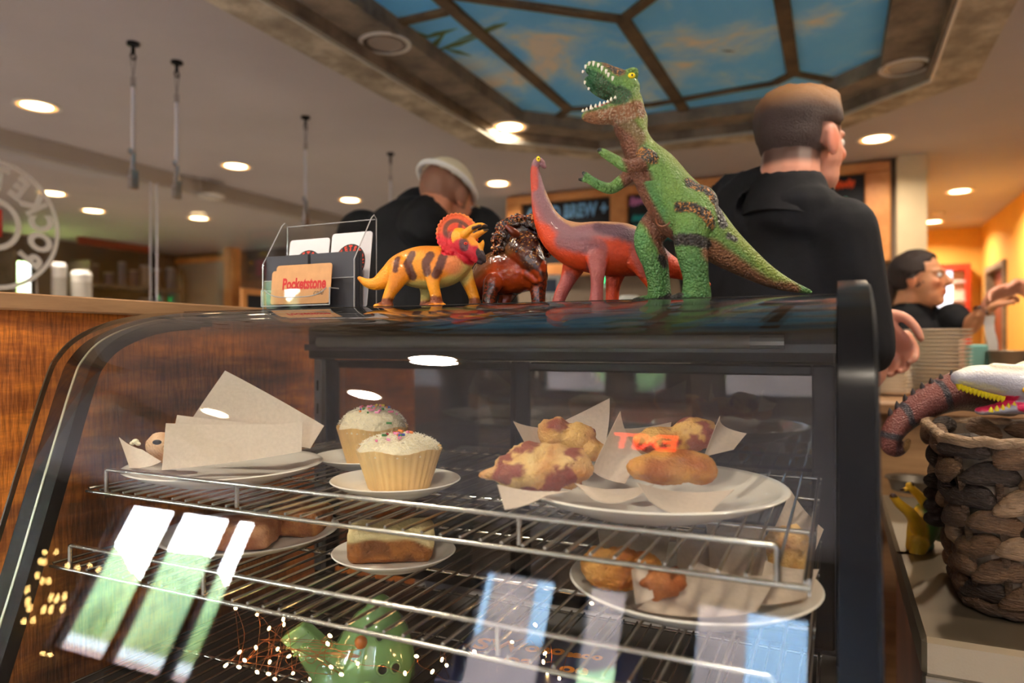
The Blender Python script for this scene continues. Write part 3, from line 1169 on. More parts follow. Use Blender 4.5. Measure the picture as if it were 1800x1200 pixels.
CASEGL = clear_glass('case_glass', (0.97, 0.98, 0.97, 1), 1.56, 0.0, 1.15, haze=0.001)
dc = thing('display_case', (-0.46, 0.8, -0.62), 'curved glass pastry display case with black frame', 'display case')
obj('front_glass', band(-0.962, 0.0, -0.006, 0.0), CASEGL, dc, smooth=True)
obj('glass_rim', band(-0.965, -0.962, -0.006, 0.0), mat('green_glass_edge', rgb(60, 52, 40), 0.2), dc, smooth=True)
obj('end_frame', band(-0.944, -0.918, -0.028, -0.007), M_BLACK, dc, smooth=True)
obj('chrome_bead', band(-0.918, -0.914, -0.012, -0.007), mat('pale_bead', rgb(180, 176, 150), 0.3, metal=0.4), dc, smooth=True)
obj('end_gasket', band(-0.914, -0.892, -0.024, -0.008), M_BLACKG, dc, smooth=True)
obj('end_frame', band(0.001, 0.026, -0.030, 0.014), M_BLACK, dc, smooth=True)
obj('edge_bead', band(0.026, 0.029, 0.004, 0.010), M_BLACKG, dc, smooth=True)


def end_pane(x0, x1):
    a = PROF + PN * -0.029
    poly = [tuple(p) for p in a] + [(1.10, .040), (1.10, -.44)]
    return prism(poly, 'x', x0, x1)


ENDGL = clear_glass('end_glass', (0.93, 0.92, 0.9, 1), 1.5)
obj('end_glass', end_pane(-0.934, -0.929), ENDGL, dc)
obj('end_glass', end_pane(0.010, 0.015), ENDGL, dc)
obj('top_deck', bbox_bev(-0.945, 0.026, 0.79, 1.145, 0.036, 0.052, 0.002), mat('deck_black', rgb(30, 28, 27), 0.18, spec=0.6), dc)
obj('header', bbox_bev(-0.93, 0.0, 1.065, 1.13, -0.028, 0.034, 0.003), M_BLACKG, dc)
obj('header_lip', box(-0.93, 0.0, 1.055, 1.064, -0.012, 0.0), mat('lip_grey', rgb(70, 70, 70), 0.3, metal=0.6), dc)
for x in (-0.945, 0.0):
    obj('corner_post', bbox_bev(x, x + 0.026, 1.10, 1.135, -0.46, 0.036, 0.002), M_BLACK, dc)
for x in (-0.926,):
    p = obj('pilaster', bbox_bev(x, x + 0.018, 1.078, 1.092, -0.44, -0.03, 0.001), mat('pilaster_grey', rgb(150, 152, 155), 0.3, metal=0.8), dc)
    for k in range(8):
        obj('slot', box(x + 0.007, x + 0.011, 1.0772, 1.0785, -0.09 - 0.045 * k, -0.07 - 0.045 * k), M_BLACKG, p)
DOORGL = clear_glass('door_glass', (0.62, 0.6, 0.57, 1), 1.6, 0.0, 1.6)
for (x0, x1, y) in ((-0.925, -0.49, 1.112), (-0.505, -0.002, 1.100)):
    d = obj('sliding_door', join(bbox_bev(x0, x0 + 0.028, y, y + 0.01, -0.44, -0.030), bbox_bev(x1 - 0.030, x1, y, y + 0.01, -0.44, -0.030),
                                 bbox_bev(x0 + 0.028, x1 - 0.03, y, y + 0.01, -0.046, -0.030), bbox_bev(x0 + 0.028, x1 - 0.03, y, y + 0.01, -0.44, -0.42)), M_BLACK, dc)
    obj('pane', box(x0 + 0.028, x1 - 0.030, y + 0.003, y + 0.007, -0.42, -0.046), DOORGL, d)
tb = obj('light_tube', tube([(-0.88, 1.038, 0.004), (-0.11, 1.038, 0.004)], 0.010, 12), mat('tube_dull', rgb(128, 126, 124), 0.25), dc, smooth=True)
obj('tube_cap', join(tube([(-0.11, 1.038, 0.004), (-0.098, 1.038, 0.004)], 0.0112, 12), tube([(-0.098, 1.038, 0.004), (-0.065, 1.038, 0.004)], 0.0105, 12)), mat('tube_cap', rgb(150, 160, 170), 0.2, metal=0.5), tb)
obj('interior_deck', bbox_bev(-0.95, 0.026, 0.448, 1.14, -0.475, -0.461, 0.002), mat('deck_dark', rgb(40, 38, 36), 0.35), dc)
obj('base_panel', bbox_bev(-0.95, 0.026, 0.455, 1.14, -0.62, -0.476, 0.003), M_BLACK, dc)
cc = thing('case_counter', (-0.46, 0.85, ZF), 'brown wooden counter cabinet under the display case', 'counter')
obj('cabinet_body', box(-1.0, 0.05, 0.47, 1.2, ZF, -0.66), M_CABW, cc)
obj('counter_top', bbox_bev(-1.0, 0.07, 0.44, 1.22, -0.66, -0.62, 0.004), M_CABW, cc)

# ---- wire shelves
M_WIRE = mat('shelf_chrome', rgb(200, 196, 188), 0.22, metal=1.0)


def wire_shelf(z, yf, yb, x0, x1, label, rail=True):
    t = thing('wire_shelf', ((x0 + x1) / 2, (yf + yb) / 2, z - 0.006), label, 'wire shelf', 'chrome wire shelves in the case')
    n = int((x1 - x0) / 0.0213)
    g = tube([(0, 0, 0), (0, yb - yf, 0)], 0.0017, 6)
    me = to_mesh('wire', g[0], g[1], M_WIRE, True)
    for k in range(n + 1):
        x = x0 + (x1 - x0) * k / n
        inst('wire', me, t, (x, yf, z))
    for y in (yf, yf + (yb - yf) * 0.36, yf + (yb - yf) * 0.7, yb):
        obj('cross_bar', tube([(x0 - 0.004, y, z - 0.0042), (x1 + 0.004, y, z - 0.0042)], 0.0026, 8), M_WIRE, t, smooth=True)
    if rail:
        a, b, h = x0 + 0.032, x1 - 0.02, 0.026
        y = yf + 0.001
        pts = [(a, y, z - 0.004), (a, y, z + h - 0.004), (a + 0.001, y, z + h - 0.001), (a + 0.004, y, z + h), (b - 0.004, y, z + h), (b - 0.001, y, z + h - 0.001), (b, y, z + h - 0.004), (b, y, z - 0.004)]
        obj('front_rail', tube(pts, 0.0028, 8), M_WIRE, t, smooth=True)
        for q in (0.28, 0.72):
            x = a + (b - a) * q
            obj('rail_post', tube([(x, y, z), (x, y, z + h)], 0.0026, 8), M_WIRE, t, smooth=True)
    return t


SH1, SH2, SH3 = -0.184, -0.272, -0.432
wire_shelf(SH1, 0.585, 1.07, -0.868, -0.022, 'upper chrome wire shelf inside the pastry case')
wire_shelf(SH2, 0.550, 1.07, -0.885, -0.022, 'middle chrome wire shelf inside the pastry case')
wire_shelf(SH3, 0.505, 1.07, -0.885, -0.022, 'lowest chrome wire shelf with fairy lights', rail=False)
for k, (x, z) in enumerate([(x, z) for z in (SH1, SH2, SH3) for x in (-0.889, -0.020)]):
    obj('shelf_bracket', box(x - 0.0012, x + 0.0012, 0.62, 1.078, z - 0.022, z - 0.0075), M_CHROME, dc)

# ---- card holder on the case top
M_ACR = clear_glass('acrylic', (0.97, 0.97, 0.97, 1), 1.49, 0.0, 0.5)
M_ACRE = mat('acrylic_edge', rgb(170, 168, 168), 0.15, spec=0.7)
TOPZ = 0.052
hx0, hx1, hy0, hy1 = -0.812, -0.634, 0.826, 0.880
ch = thing('card_holder', ((hx0 + hx1) / 2, (hy0 + hy1) / 2, TOPZ), 'clear acrylic card holder on the display case top', 'card holder')
def slab3(pts, th, n):
    return quad_slab(pts, th, n)
side = [(hy0, TOPZ), (hy1, TOPZ), (hy1, TOPZ + 0.139), (hy1 - 0.006, TOPZ + 0.144), (hy1 - 0.012, TOPZ + 0.139), (hy0, TOPZ + 0.072)]
for x in (hx0, hx1 - 0.003):
    s = obj('side_panel', prism(side, 'x', x, x + 0.003), M_ACR, ch)
    pts = [(x + 0.0015, y, z) for y, z in side]
    obj('lit_edge', tube(pts + [pts[0]], 0.0009, 6), M_ACRE, s)
obj('base', box(hx0 + 0.003, hx1 - 0.003, hy0, hy1, TOPZ, TOPZ + 0.003), M_ACR, ch)
obj('back_panel', box(hx0 + 0.003, hx1 - 0.003, hy1 - 0.003, hy1, TOPZ + 0.003, TOPZ + 0.138), M_ACR, ch)
fp = obj('front_panel', box(hx0 + 0.003, hx1 - 0.003, hy0, hy0 + 0.003, TOPZ + 0.003, TOPZ + 0.046), M_ACR, ch)
obj('lit_edge', tube([(hx0 + 0.003, hy0 + 0.0015, TOPZ + 0.046), (hx1 - 0.003, hy0 + 0.0015, TOPZ + 0.046)], 0.0008, 6), M_ACRE, fp)
obj('lit_edge', tube([(hx0 + 0.003, hy1 - 0.0015, TOPZ + 0.138), (hx1 - 0.003, hy1 - 0.0015, TOPZ + 0.138)], 0.0009, 6), M_ACRE, ch)
obj('divider', box(-0.7245, -0.7225, hy0 + 0.003, hy1 - 0.003, TOPZ + 0.003, TOPZ + 0.05), M_ACR, ch)
qx0, qx1, qy = hx0 + 0.018, hx1 - 0.030, hy0 - 0.020
pk = obj('card_pocket', join(box(qx0, qx1, qy, qy + 0.002, TOPZ + 0.008, TOPZ + 0.030), box(qx0, qx0 + 0.002, qy + 0.002, hy0, TOPZ + 0.008, TOPZ + 0.030), box(qx1 - 0.002, qx1, qy + 0.002, hy0, TOPZ + 0.008, TOPZ + 0.030),
                             box(qx0, qx1, qy, hy0, TOPZ + 0.005, TOPZ + 0.008)), M_ACR, ch)
for x in (qx0, qx1):
    obj('lit_edge', tube([(x, qy, TOPZ + 0.006), (x, qy, TOPZ + 0.030), (x, hy0, TOPZ + 0.030)], 0.0010, 6), M_ACRE, pk)
obj('lit_edge', tube([(qx0, qy, TOPZ + 0.0055), (qx1, qy, TOPZ + 0.0055)], 0.0010, 6), M_ACRE, pk)
cur = [(qx0 + 0.006 + (qx1 - qx0 - 0.012) * t, qy - 0.0002, TOPZ + 0.030 - 0.012 * (1 - (2 * t - 1) ** 4)) for t in np.linspace(0, 1, 17)]
obj('lit_edge', tube(cur, 0.0008, 6), M_ACRE, pk)


def card_poly(w, h, r=0.005, n=4):
    P = []
    for cx, cy, a0 in ((w / 2 - r, r, -90), (w / 2 - r, h - r, 0), (-w / 2 + r, h - r, 90), (-w / 2 + r, r, 180)):
        for k in range(n + 1):
            a = math.radians(a0 + 90 * k / n)
            P.append((cx + r * math.cos(a), cy + r * math.sin(a)))
    return P


def card(name, c, w, h, th, m, label, tilt=0.1, group=None, cat='card', r=0.005):
    P = card_poly(w, h, r)
    t = thing(name, c, label, cat, group)
    n = len(P)
    V = [(x, 0, z) for x, z in P] + [(x, th, z) for x, z in P]
    F = [(i, (i + 1) % n, n + (i + 1) % n, n + i) for i in range(n)] + [tuple(range(n))[::-1], tuple(range(n, 2 * n))]
    o = obj('stock', (V, F), m, t, local=True)
    t.rotation_euler = (-tilt, 0, 0)
    return t


M_SLATE = mat('slate_card', rgb(66, 66, 72), 0.7)
M_WCARD = mat('white_card', rgb(236, 232, 236), 0.6)
M_KRAFT = mat('kraft_card', rgb(204, 152, 104), 0.75, var=0.06, vscale=60)
M_RED = mat('card_red', rgb(190, 40, 40), 0.6)
M_LOGR = mat('logo_red', rgb(226, 70, 52), 0.6)
M_LOGK = mat('logo_dark', rgb(48, 40, 40), 0.6)
M_LOGW = mat('logo_cream', rgb(230, 216, 200), 0.6)
for x, w, lab in ((-0.768, 0.083, 'stack of dark slate cards on the left of the holder'), (-0.679, 0.084, 'stack of dark slate cards on the right of the holder')):
    st = thing('slate_card_stack', (x, hy0 + 0.014, TOPZ + 0.0032), lab, 'card stack', 'dark card stacks in the holder')
    for k in range(5):
        obj('card', box(x - w / 2 + 0.001 * (k % 2), x + w / 2 - 0.001 * (k % 3), hy0 + 0.006 + 0.0034 * k, hy0 + 0.009 + 0.0034 * k, TOPZ + 0.0032, TOPZ + 0.0845 + 0.0006 * k), M_SLATE, st)
for x, w, h, lab in ((-0.756, 0.080, 0.112, 'white logo card leaning at the left of the holder'), (-0.674, 0.076, 0.117, 'white logo card leaning at the right of the holder')):
    c = card('logo_card', (x, hy0 + 0.030, TOPZ + 0.0035), w, h, 0.001, M_WCARD, lab, 0.13, 'white logo cards')
    lz = h - 0.047
    def disc(r, y, z=lz):
        P = [(r * math.cos(2 * math.pi * k / 28), r * math.sin(2 * math.pi * k / 28) + z) for k in range(28)]
        return quad_slab([(a, y, b) for a, b in P], 0.0002, (0, -1, 0))
    obj('logo_disc', disc(0.029, -0.0002), M_LOGK, c, local=True)
    wd = 'POCKETSTONE'
    for k, chh in enumerate(wd):
        a = math.radians(200 - 220 * k / (len(wd) - 1))
        g = text_geo(chh, 0.0125, 0.0007, 0.0001, xs=0.75)
        er, et = np.array([math.cos(a), 0, math.sin(a)]), np.array([math.sin(a), 0, -math.cos(a)])
        Vv = np.array([0, -0.0007, lz]) + er * 0.0215 + g[0][:, :1] * et + g[0][:, 1:2] * er + g[0][:, 2:3] * np.array([0, -1, 0])
        obj('logo_letter', (Vv, g[1]), M_LOGR, c, local=True)
    obj('logo_centre', disc(0.0145, -0.0005), M_LOGW, c, local=True)
    obj('logo_core', disc(0.012, -0.0007), mat('logo_tan', rgb(150, 110, 80), 0.6), c, local=True)
kc = card('kraft_card', ((qx0 + qx1) / 2 + 0.006, qy + 0.0065, TOPZ + 0.0082), 0.106, 0.060, 0.0012, M_KRAFT, 'brown kraft card with red lettering in the front pocket', 0.12)
g = text_geo('Pocketstone', 0.0235, 0.0009, 0.0001, xs=0.70)
big = text_geo('P', 0.031, 0.0012, 0.0001, xs=0.74)
obj('red_lettering', (np.array([0.003, -0.0003, 0.030]) + np.column_stack([g[0][:, 0], -g[0][:, 2], g[0][:, 1]]), g[1]), M_RED, kc, local=True)
g = text_geo('caf\u00e9', 0.012, 0.0, 0.0001, xs=1.0, shear=0.35)
obj('grey_lettering', (np.array([0.031, -0.0003, 0.0165]) + np.column_stack([g[0][:, 0], -g[0][:, 2], g[0][:, 1]]), g[1]), mat('card_grey', rgb(120, 100, 84), 0.6), kc, local=True)
k2 = card('kraft_card', ((qx0 + qx1) / 2 - 0.004, qy + 0.0100, TOPZ + 0.0082), 0.106, 0.052, 0.0012, M_KRAFT, 'second brown kraft card peeking out behind the front one', 0.09)
# ================================================================== FOOD
M_CHINA = mat('white_china', rgb(246, 240, 230), 0.16, spec=0.5, coat=0.3)
M_PAPER = mat('parchment', rgb(204, 186, 168), 0.7, var=0.045, vscale=220, bump=0.15, bscale=60)
pnt, pp = nodes_of(M_PAPER)
pp.inputs['Transmission Weight'].default_value = 0.0
pp.inputs['Subsurface Weight'].default_value = 0.0


def plate(c, R, label, name='plate', group=None, h=0.016, ox=1.0, rz=0.0):
    """shallow china plate, rim R, standing on c"""
    t = thing(name, c, label, 'plate', group, rz=rz)
    pr = [(0.001, 0.0025), (R * 0.50, 0.0025), (R * 0.56, 0.0), (R * 0.60, 0.0), (R * 0.64, 0.003), (R * 0.86, h * 0.55), (R * 0.985, h * 0.93), (R, h), (R * 0.985, h * 1.06),
          (R * 0.93, h * 0.95), (R * 0.80, h * 0.62), (R * 0.66, h * 0.40), (R * 0.6, 0.0062), (R * 0.3, 0.0056), (0.001, 0.0056)]
    V, F = lathe(pr, (0, 0, 0), 56)
    V[:, 0] *= ox
    obj('china', (V, F), M_CHINA, t, local=True, smooth=True)
    return t


def flat(p, z):
    return np.array([p[0], p[1], z])


# ---- cupcakes
M_WRAP = mat('cupcake_paper', rgb(226, 186, 122), 0.6, var=0.10, vscale=30)
M_FROST = mat('cream_frosting', rgb(240, 228, 196), 0.65, bump=0.5, bscale=140)
M_COCO = mat('coconut_shred', rgb(246, 238, 218), 0.6)
SPR = [mat('sprinkle_' + n, rgb(*c), 0.35) for n, c in (('pink', (236, 120, 160)), ('blue', (50, 80, 170)), ('green', (60, 140, 70)), ('orange', (236, 130, 50)), ('yellow', (240, 210, 70)), ('red', (190, 40, 50)), ('rose', (240, 150, 190)))]


def cupcake(c, label, seed, R=0.0505, r=0.037, h=0.043, dome=0.022, spot=(0, 0), nspr=22, nshred=750):
    rr = random.Random(seed)
    t = thing('cupcake', c, label, 'cupcake', 'frosted cupcakes')
    nf = 34
    def flute(a, i):
        return 1 + 0.022 * math.cos(nf * a)
    pr = [(0.001, 0.0), (r, 0.0), (r + (R - r) * 0.3, h * 0.3), (r + (R - r) * 0.7, h * 0.7), (R, h), (R * 1.035, h + 0.006), (R * 1.02, h + 0.006), (R * 0.985, h), (R * 0.98, h - 0.002), (0.001, h - 0.002)]
    V, F = lathe(pr, (0, 0, 0), nf * 4, mod=flute)
    edge = (V[:, 2] > h + 0.004)
    V[edge, 2] += 0.002 * np.sin(np.arctan2(V[edge, 1], V[edge, 0]) * 5 + seed)
    obj('wrapper', (V, F), M_WRAP, t, local=True, smooth=True)
    # frosting dome
    V, F = ell((0, 0, h), (R * 0.985, R * 0.985, dome), 40, 24)
    n = vnoise(V, 90, seed)
    V = V + (n * 0.0022)[:, None] * (V - (0, 0, h)) / np.maximum(np.linalg.norm(V - (0, 0, h), axis=1, keepdims=True), 1e-6)
    V[:, 2] = np.where(V[:, 2] < h, h - (h - V[:, 2]) * 0.15, V[:, 2])
    fo = obj('frosting', (V, F), M_FROST, t, local=True, smooth=True)
    # shredded coconut: uncountable
    gs = []
    for k in range(nshred):
        a, q = rr.uniform(0, 2 * math.pi), math.sqrt(rr.uniform(0.12, 1)) * 0.995
        x, y = R * q * math.cos(a), R * q * math.sin(a)
        z = h + dome * math.sqrt(max(0, 1 - (q * 0.98) ** 2)) + rr.uniform(0, 0.0025)
        d = np.array([rr.gauss(0, 1), rr.gauss(0, 1), rr.gauss(0, 0.6)])
        d /= np.linalg.norm(d)
        L = rr.uniform(0.003, 0.0065)
        p = np.array([x, y, z])
        gs.append(tube([p - d * L / 2, p + (0, 0, 0.0004), p + d * L / 2], 0.00035, 3))
    tag(obj('coconut', join(*gs), M_COCO, fo, local=True), kind='stuff')
    for k in range(nspr):
        a, q = rr.uniform(0, 2 * math.pi), min(0.9, abs(rr.gauss(0, 0.33)))
        x, y = spot[0] + R * q * math.cos(a), spot[1] + R * q * math.sin(a)
        q2 = min(0.97, math.hypot(x, y) / R)
        z = h + dome * math.sqrt(1 - q2 * q2) + 0.0042
        d = np.array([rr.gauss(0, 1), rr.gauss(0, 1), 0.1])
        d /= np.linalg.norm(d)
        L = rr.choice((0.0025, 0.004, 0.008))
        p = np.array([x, y, z])
        obj('sprinkle', tube([p - d * L / 2, p + d * L / 2], 0.0017, 6), rr.choice(SPR), fo, local=True)
    return t


PZ = 0.0057
p = pt(696, 0, 0.866)
plate(flat(p, SH1 + 0.0018), 0.080, 'small white saucer under the front cupcake', 'saucer', 'small saucers')
cupcake(flat(p + 0.004 * R_AX, SH1 + 0.0018 + PZ), 'nearest frosted vanilla cupcake with few sprinkles on white saucer', 3, spot=(0.010, -0.018), nspr=18)
p = pt(655, 0, 1.05)
plate(flat(p - 0.006 * R_AX, SH1 + 0.0018), 0.080, 'small white saucer under the rear cupcake', 'saucer', 'small saucers')
cupcake(flat(p, SH1 + 0.0018 + PZ), 'rear frosted cupcake with many pink sprinkles behind the front one', 9, nspr=34, h=0.048, dome=0.034, spot=(0.010, -0.016))


# ---- baked goods with painted crumb
def crumb(name, parts, label, base, spots, seed, cat='scone', amt=0.004, voxel=0.0032, group=None, spot_col=rgb3(132, 26, 44), spot_amt=0.5, dark=None, nsc=85, parent=None):
    V, F = organic(parts, voxel, 3)
    c = V.mean(0)
    d = V - c
    d /= np.maximum(np.linalg.norm(d, axis=1, keepdims=True), 1e-6)
    n = vnoise(V, nsc, seed, 4) + 0.35 * np.abs(vnoise(V, nsc * 3, seed + 9, 2))
    V = V + d * (n * amt * 1.5)[:, None]
    n2 = vnoise(V, 45, seed + 1, 3)
    n3 = vnoise(V, 48, seed + 2, 3)
    col = lerp(np.tile(base[0], (len(V), 1)), np.tile(base[1], (len(V), 1)), sstep(-0.35, 0.35, n2))
    lo, hi = V[:, 2].min(), V[:, 2].max()
    col = lerp(col, np.tile(base[2], (len(V), 1)), 0.55 * sstep(0.0, 0.5, vnoise(V, 22, seed + 5, 2)))
    if spots:
        k = sstep(spots, spots + 0.12, n3)
        col = lerp(col, np.tile(spot_col, (len(V), 1)), k * spot_amt)
    m = painted('baked_crumb', 0.62, 1.0, 300, cells=False, bdist=0.003)
    o = obj(name, (V, F), m, parent, smooth=True, col=col)
    if parent is None:
        tag(o, label, cat, group)
    return o


GOLD = (rgb3(196, 130, 62), rgb3(232, 182, 104), rgb3(240, 204, 140))
BERRY = (rgb3(206, 140, 74), rgb3(236, 194, 124), rgb3(244, 214, 150))
TOAST = (rgb3(176, 98, 36), rgb3(222, 154, 66), rgb3(240, 190, 104))
PALE = (rgb3(214, 160, 116), rgb3(232, 188, 146), rgb3(240, 206, 170))
BRN = (rgb3(136, 78, 28), rgb3(176, 108, 40), rgb3(190, 128, 60))


def lump(u, v, dep, w, h, d=None, rot=0.0):
    """ellipsoid given by its picture size in pixels at a depth"""
    c = pt(u, v, dep)
    k = dep / FPX
    d = w if d is None else d
    ca, sa = math.cos(rot), math.sin(rot)
    A = [R_AX * ca + U_AX * sa, D_AX, -R_AX * sa + U_AX * ca]
    return ell(c, (w * k / 2, d * k / 2, h * k / 2), ax=A)


def paper(name, pts, label, bow=0.006, group='parchment sheets', n=9, parent=None, seed=0, wr=0.002):
    """parchment sheet: four corners (u, v, depth), bowed and slightly crinkled"""
    P = [pt(*q) for q in pts]
    nrm = np.cross(P[1] - P[0], P[3] - P[0])
    nrm /= np.linalg.norm(nrm)
    G = np.zeros((n, n, 3))
    for i in range(n):
        for j in range(n):
            s, t = i / (n - 1), j / (n - 1)
            q = P[0] * (1 - s) * (1 - t) + P[1] * s * (1 - t) + P[2] * s * t + P[3] * (1 - s) * t
            G[i, j] = q + nrm * bow * 4 * s * (1 - s)
    w = vnoise(G.reshape(-1, 3), 22, seed, 2).reshape(n, n)
    G = G + nrm * (w * wr)[:, :, None]
    o = obj(name, sheet(G, 0.0005), M_PAPER, parent, smooth=True)
    return tag(o, label, 'parchment', group) if parent is None else o


# upper left plate
pl = pt(398, 0, 0.955)
plate(flat(pl, SH1 + 0.0018), 0.128, 'white plate with parchment wraps at the left of the upper shelf', 'plate', 'white plates', h=0.020)
paper('parchment_sheet', [(292, 744, .905), (532, 742, .925), (530, 793, .915), (284, 826, .885)], 'long folded parchment wrap at the front of the left plate', 0.010, seed=1)
paper('parchment_sheet', [(396, 651, .985), (570, 748, .975), (545, 788, .96), (326, 752, .985)], 'tall pointed parchment sheet standing at the back of the left plate', 0.004, seed=2)
paper('parchment_sheet', [(311, 729, .935), (455, 744, .945), (450, 800, .935), (296, 800, .92)], 'parchment sheet between the tall sheet and the front wrap', 0.006, seed=3)
paper('parchment_sheet', [(209, 768, .93), (250, 790, .925), (284, 812, .905), (228, 822, .90)], 'small torn parchment scrap at the far left of the plate', 0.005, seed=4, wr=0.004)
crumb('cookie', [lump(283, 783, .95, 52, 50, 40), lump(300, 795, .955, 60, 42, 40)], 'pale round scone with a dark raisin peeking from the wrap', PALE, 0, 31, 'scone', 0.001)
tag(obj('raisin', lump(276, 777, .918, 16, 9, 8), mat('raisin', rgb(46, 46, 58), 0.35), smooth=True), 'single dark raisin on the pale scone', 'raisin')
V, F = organic([lump(238, 776, .934, 12, 10), lump(232, 779, .934, 8, 8), lump(243, 780, .934, 9, 7)], 0.001, 1)
tag(obj('cream_crumb', (V, F), M_FROST, smooth=True), 'small white icing crumb on the torn parchment', 'crumb')

# upper right platter
pr_ = pt(1140, 0, 0.79)
plate(flat(pr_, SH1 + 0.0018), 0.150, 'large white platter of berry scones on the upper shelf', 'plate', 'white plates', h=0.026)
crumb('scone', [lump(955, 826, .745, 150, 62, 90), lump(905, 830, .745, 80, 60, 70), lump(995, 822, .755, 92, 70, 80), lump(950, 800, .755, 110, 46, 80), lump(866, 832, .745, 40, 22, 30)], 'large glossy berry scone at the front left of the platter', BERRY, 0.06, 41, amt=0.005, spot_amt=0.85, group='berry scones')
crumb('scone', [lump(975, 765, .86, 66, 62, 60), lump(1010, 770, .86, 76, 56, 60), lump(1040, 790, .85, 50, 40, 50)], 'rear left berry scone in front of a parchment point', GOLD, 0.08, 42, amt=0.004, spot_amt=0.8, group='berry scones')
crumb('scone', [lump(1180, 824, .745, 150, 50, 80), lump(1140, 822, .745, 80, 46, 70), lump(1225, 824, .745, 66, 54, 70), lump(1185, 808, .755, 110, 36, 70)], 'golden brown cheese scone at the front of the platter', TOAST, 0, 43, amt=0.003, group='berry scones')
crumb('scone', [lump(1165, 775, .845, 100, 50, 70), lump(1220, 762, .845, 80, 56, 70)], 'rear right berry scone behind the golden one', GOLD, 0.06, 44, amt=0.004, spot_amt=0.85, group='berry scones')
paper('parchment_sheet', [(1072, 700, .885), (1060, 790, .87), (1000, 800, .875), (985, 742, .905)], 'parchment point rising behind the rear left scone', 0.008, seed=5)
paper('parchment_sheet', [(902, 740, .83), (950, 752, .86), (960, 800, .85), (925, 782, .83)], 'small parchment wing left of the rear scone', 0.004, seed=6)
paper('parchment_sheet', [(1091, 722, .80), (1128, 800, .79), (1098, 850, .76), (1040, 826, .765)], 'narrow parchment leaf between the two front scones', 0.010, seed=7)
paper('parchment_sheet', [(1266, 731, .81), (1312, 762, .83), (1290, 790, .80), (1236, 806, .775)], 'curled parchment leaf right of the golden scone', 0.012, seed=8)
paper('parchment_sheet', [(874, 852, .70), (1000, 862, .70), (960, 870, .69), (887, 896, .675)], 'parchment corner hanging under the large berry scone', 0.004, seed=9)
paper('parchment_sheet', [(1010, 850, .715), (1150, 852, .715), (1120, 872, .68), (1040, 876, .675)], 'parchment flap between the front scones', 0.006, seed=10)
paper('parchment_sheet', [(1120, 848, .71), (1290, 862, .70), (1240, 906, .655), (1140, 876, .665)], 'parchment corner hanging off the front of the platter', 0.006, seed=11)
paper('parchment_sheet', [(1090, 752, .87), (1180, 742, .91), (1170, 800, .87), (1100, 800, .85)], 'low parchment fold behind the rear right scone', 0.006, seed=12)

# middle shelf
p2 = pt(440, 0, 0.955)
plate(flat(p2, SH2 + 0.0018), 0.118, 'white plate of crumb cake on the middle shelf', 'plate', 'white plates', h=0.018)
z0 = SH2 + 0.0018 + 0.006
def block(name, c, w, d, h, rz, label, base, seed, amt=0.002, cat='cake slice', col_fn=None, voxel=0.003):
    V, F = organic([bbox_bev(-w / 2, w / 2, -d / 2, d / 2, 0.0, h, min(w, d, h) * 0.16)], voxel, 3)
    n = vnoise(V, 70, seed, 3)
    ctr = np.array([0, 0, h / 2])
    V = V + (V - ctr) / np.linalg.norm(V - ctr, axis=1, keepdims=True) * (n * amt)[:, None]
    V[:, 2] -= V[:, 2].min()
    col = lerp(np.tile(base[0], (len(V), 1)), np.tile(base[1], (len(V), 1)), sstep(-0.3, 0.3, vnoise(V, 60, seed + 1, 3)))
    if col_fn is not None:
        col = col_fn(V, col)
    o = obj(name, (V, F), painted('baked_crumb'), None, smooth=True, local=True, col=col)
    o.location = [float(x) for x in c]
    o.rotation_euler = (0, 0, rz)
    return tag(o, label, cat)
block('crumb_cake', flat(pt(428, 0, 0.925), z0), 0.085, 0.08, 0.030, 0.5, 'square of crumb cake at the left of the middle shelf plate', (rgb3(168, 102, 66), rgb3(206, 146, 102)), 51, 0.003)
block('crumb_cake', flat(pt(528, 0, 0.985), z0), 0.075, 0.07, 0.036, 0.3, 'darker square of crumb cake beside the pale one', (rgb3(150, 88, 46), rgb3(196, 128, 70)), 52, 0.003)
p3 = pt(693, 0, 0.865)
plate(flat(p3, SH2 + 0.0018), 0.076, 'small white saucer under the carrot cake', 'saucer', 'small saucers')


def carrot(V, col):
    n = vnoise(V, 26, 5, 2)
    ice = sstep(-0.2, 0.25, n + (V[:, 2] - 0.026) / 0.014)
    return lerp(col, np.tile(rgb3(226, 204, 150), (len(V), 1)), ice)


block('carrot_cake', flat(p3 - 0.004 * R_AX + 0.004 * D_AX, SH2 + 0.0018 + PZ), 0.104, 0.062, 0.042, TH + 0.12, 'slice of brown carrot cake with cream icing on saucer', (rgb3(120, 66, 20), rgb3(166, 100, 38)), 53, 0.002, col_fn=carrot, voxel=0.0025)

p4 = pt(1216, 0, 0.735)
plate(flat(p4, SH2 + 0.0018), 0.128, 'white platter of wrapped scones on the middle shelf', 'plate', 'white plates', h=0.026)
crumb('scone', [lump(1085, 1000, .70, 120, 74, 80), lump(1050, 990, .70, 60, 60, 60), lump(1130, 1000, .70, 70, 60, 60)], 'golden scone at the left of the middle shelf platter', TOAST, 0, 61, group='scones on the middle shelf')
crumb('scone', [lump(1155, 1030, .655, 70, 56, 50), lump(1180, 1018, .665, 50, 44, 50)], 'small glossy brown scone tucked in parchment on the middle platter', (rgb3(150, 72, 24), rgb3(190, 104, 44), rgb3(210, 140, 80)), 0, 62, group='scones on the middle shelf')
crumb('muffin', [lump(1385, 985, .745, 70, 90, 70), lump(1385, 950, .75, 80, 50, 70)], 'brown muffin in paper at the right of the middle platter', GOLD, 0, 63, cat='muffin')
paper('parchment_sheet', [(1050, 925, .80), (1180, 925, .80), (1170, 985, .77), (1060, 990, .76)], 'parchment sheet standing behind the middle shelf golden scone', 0.006, seed=21)
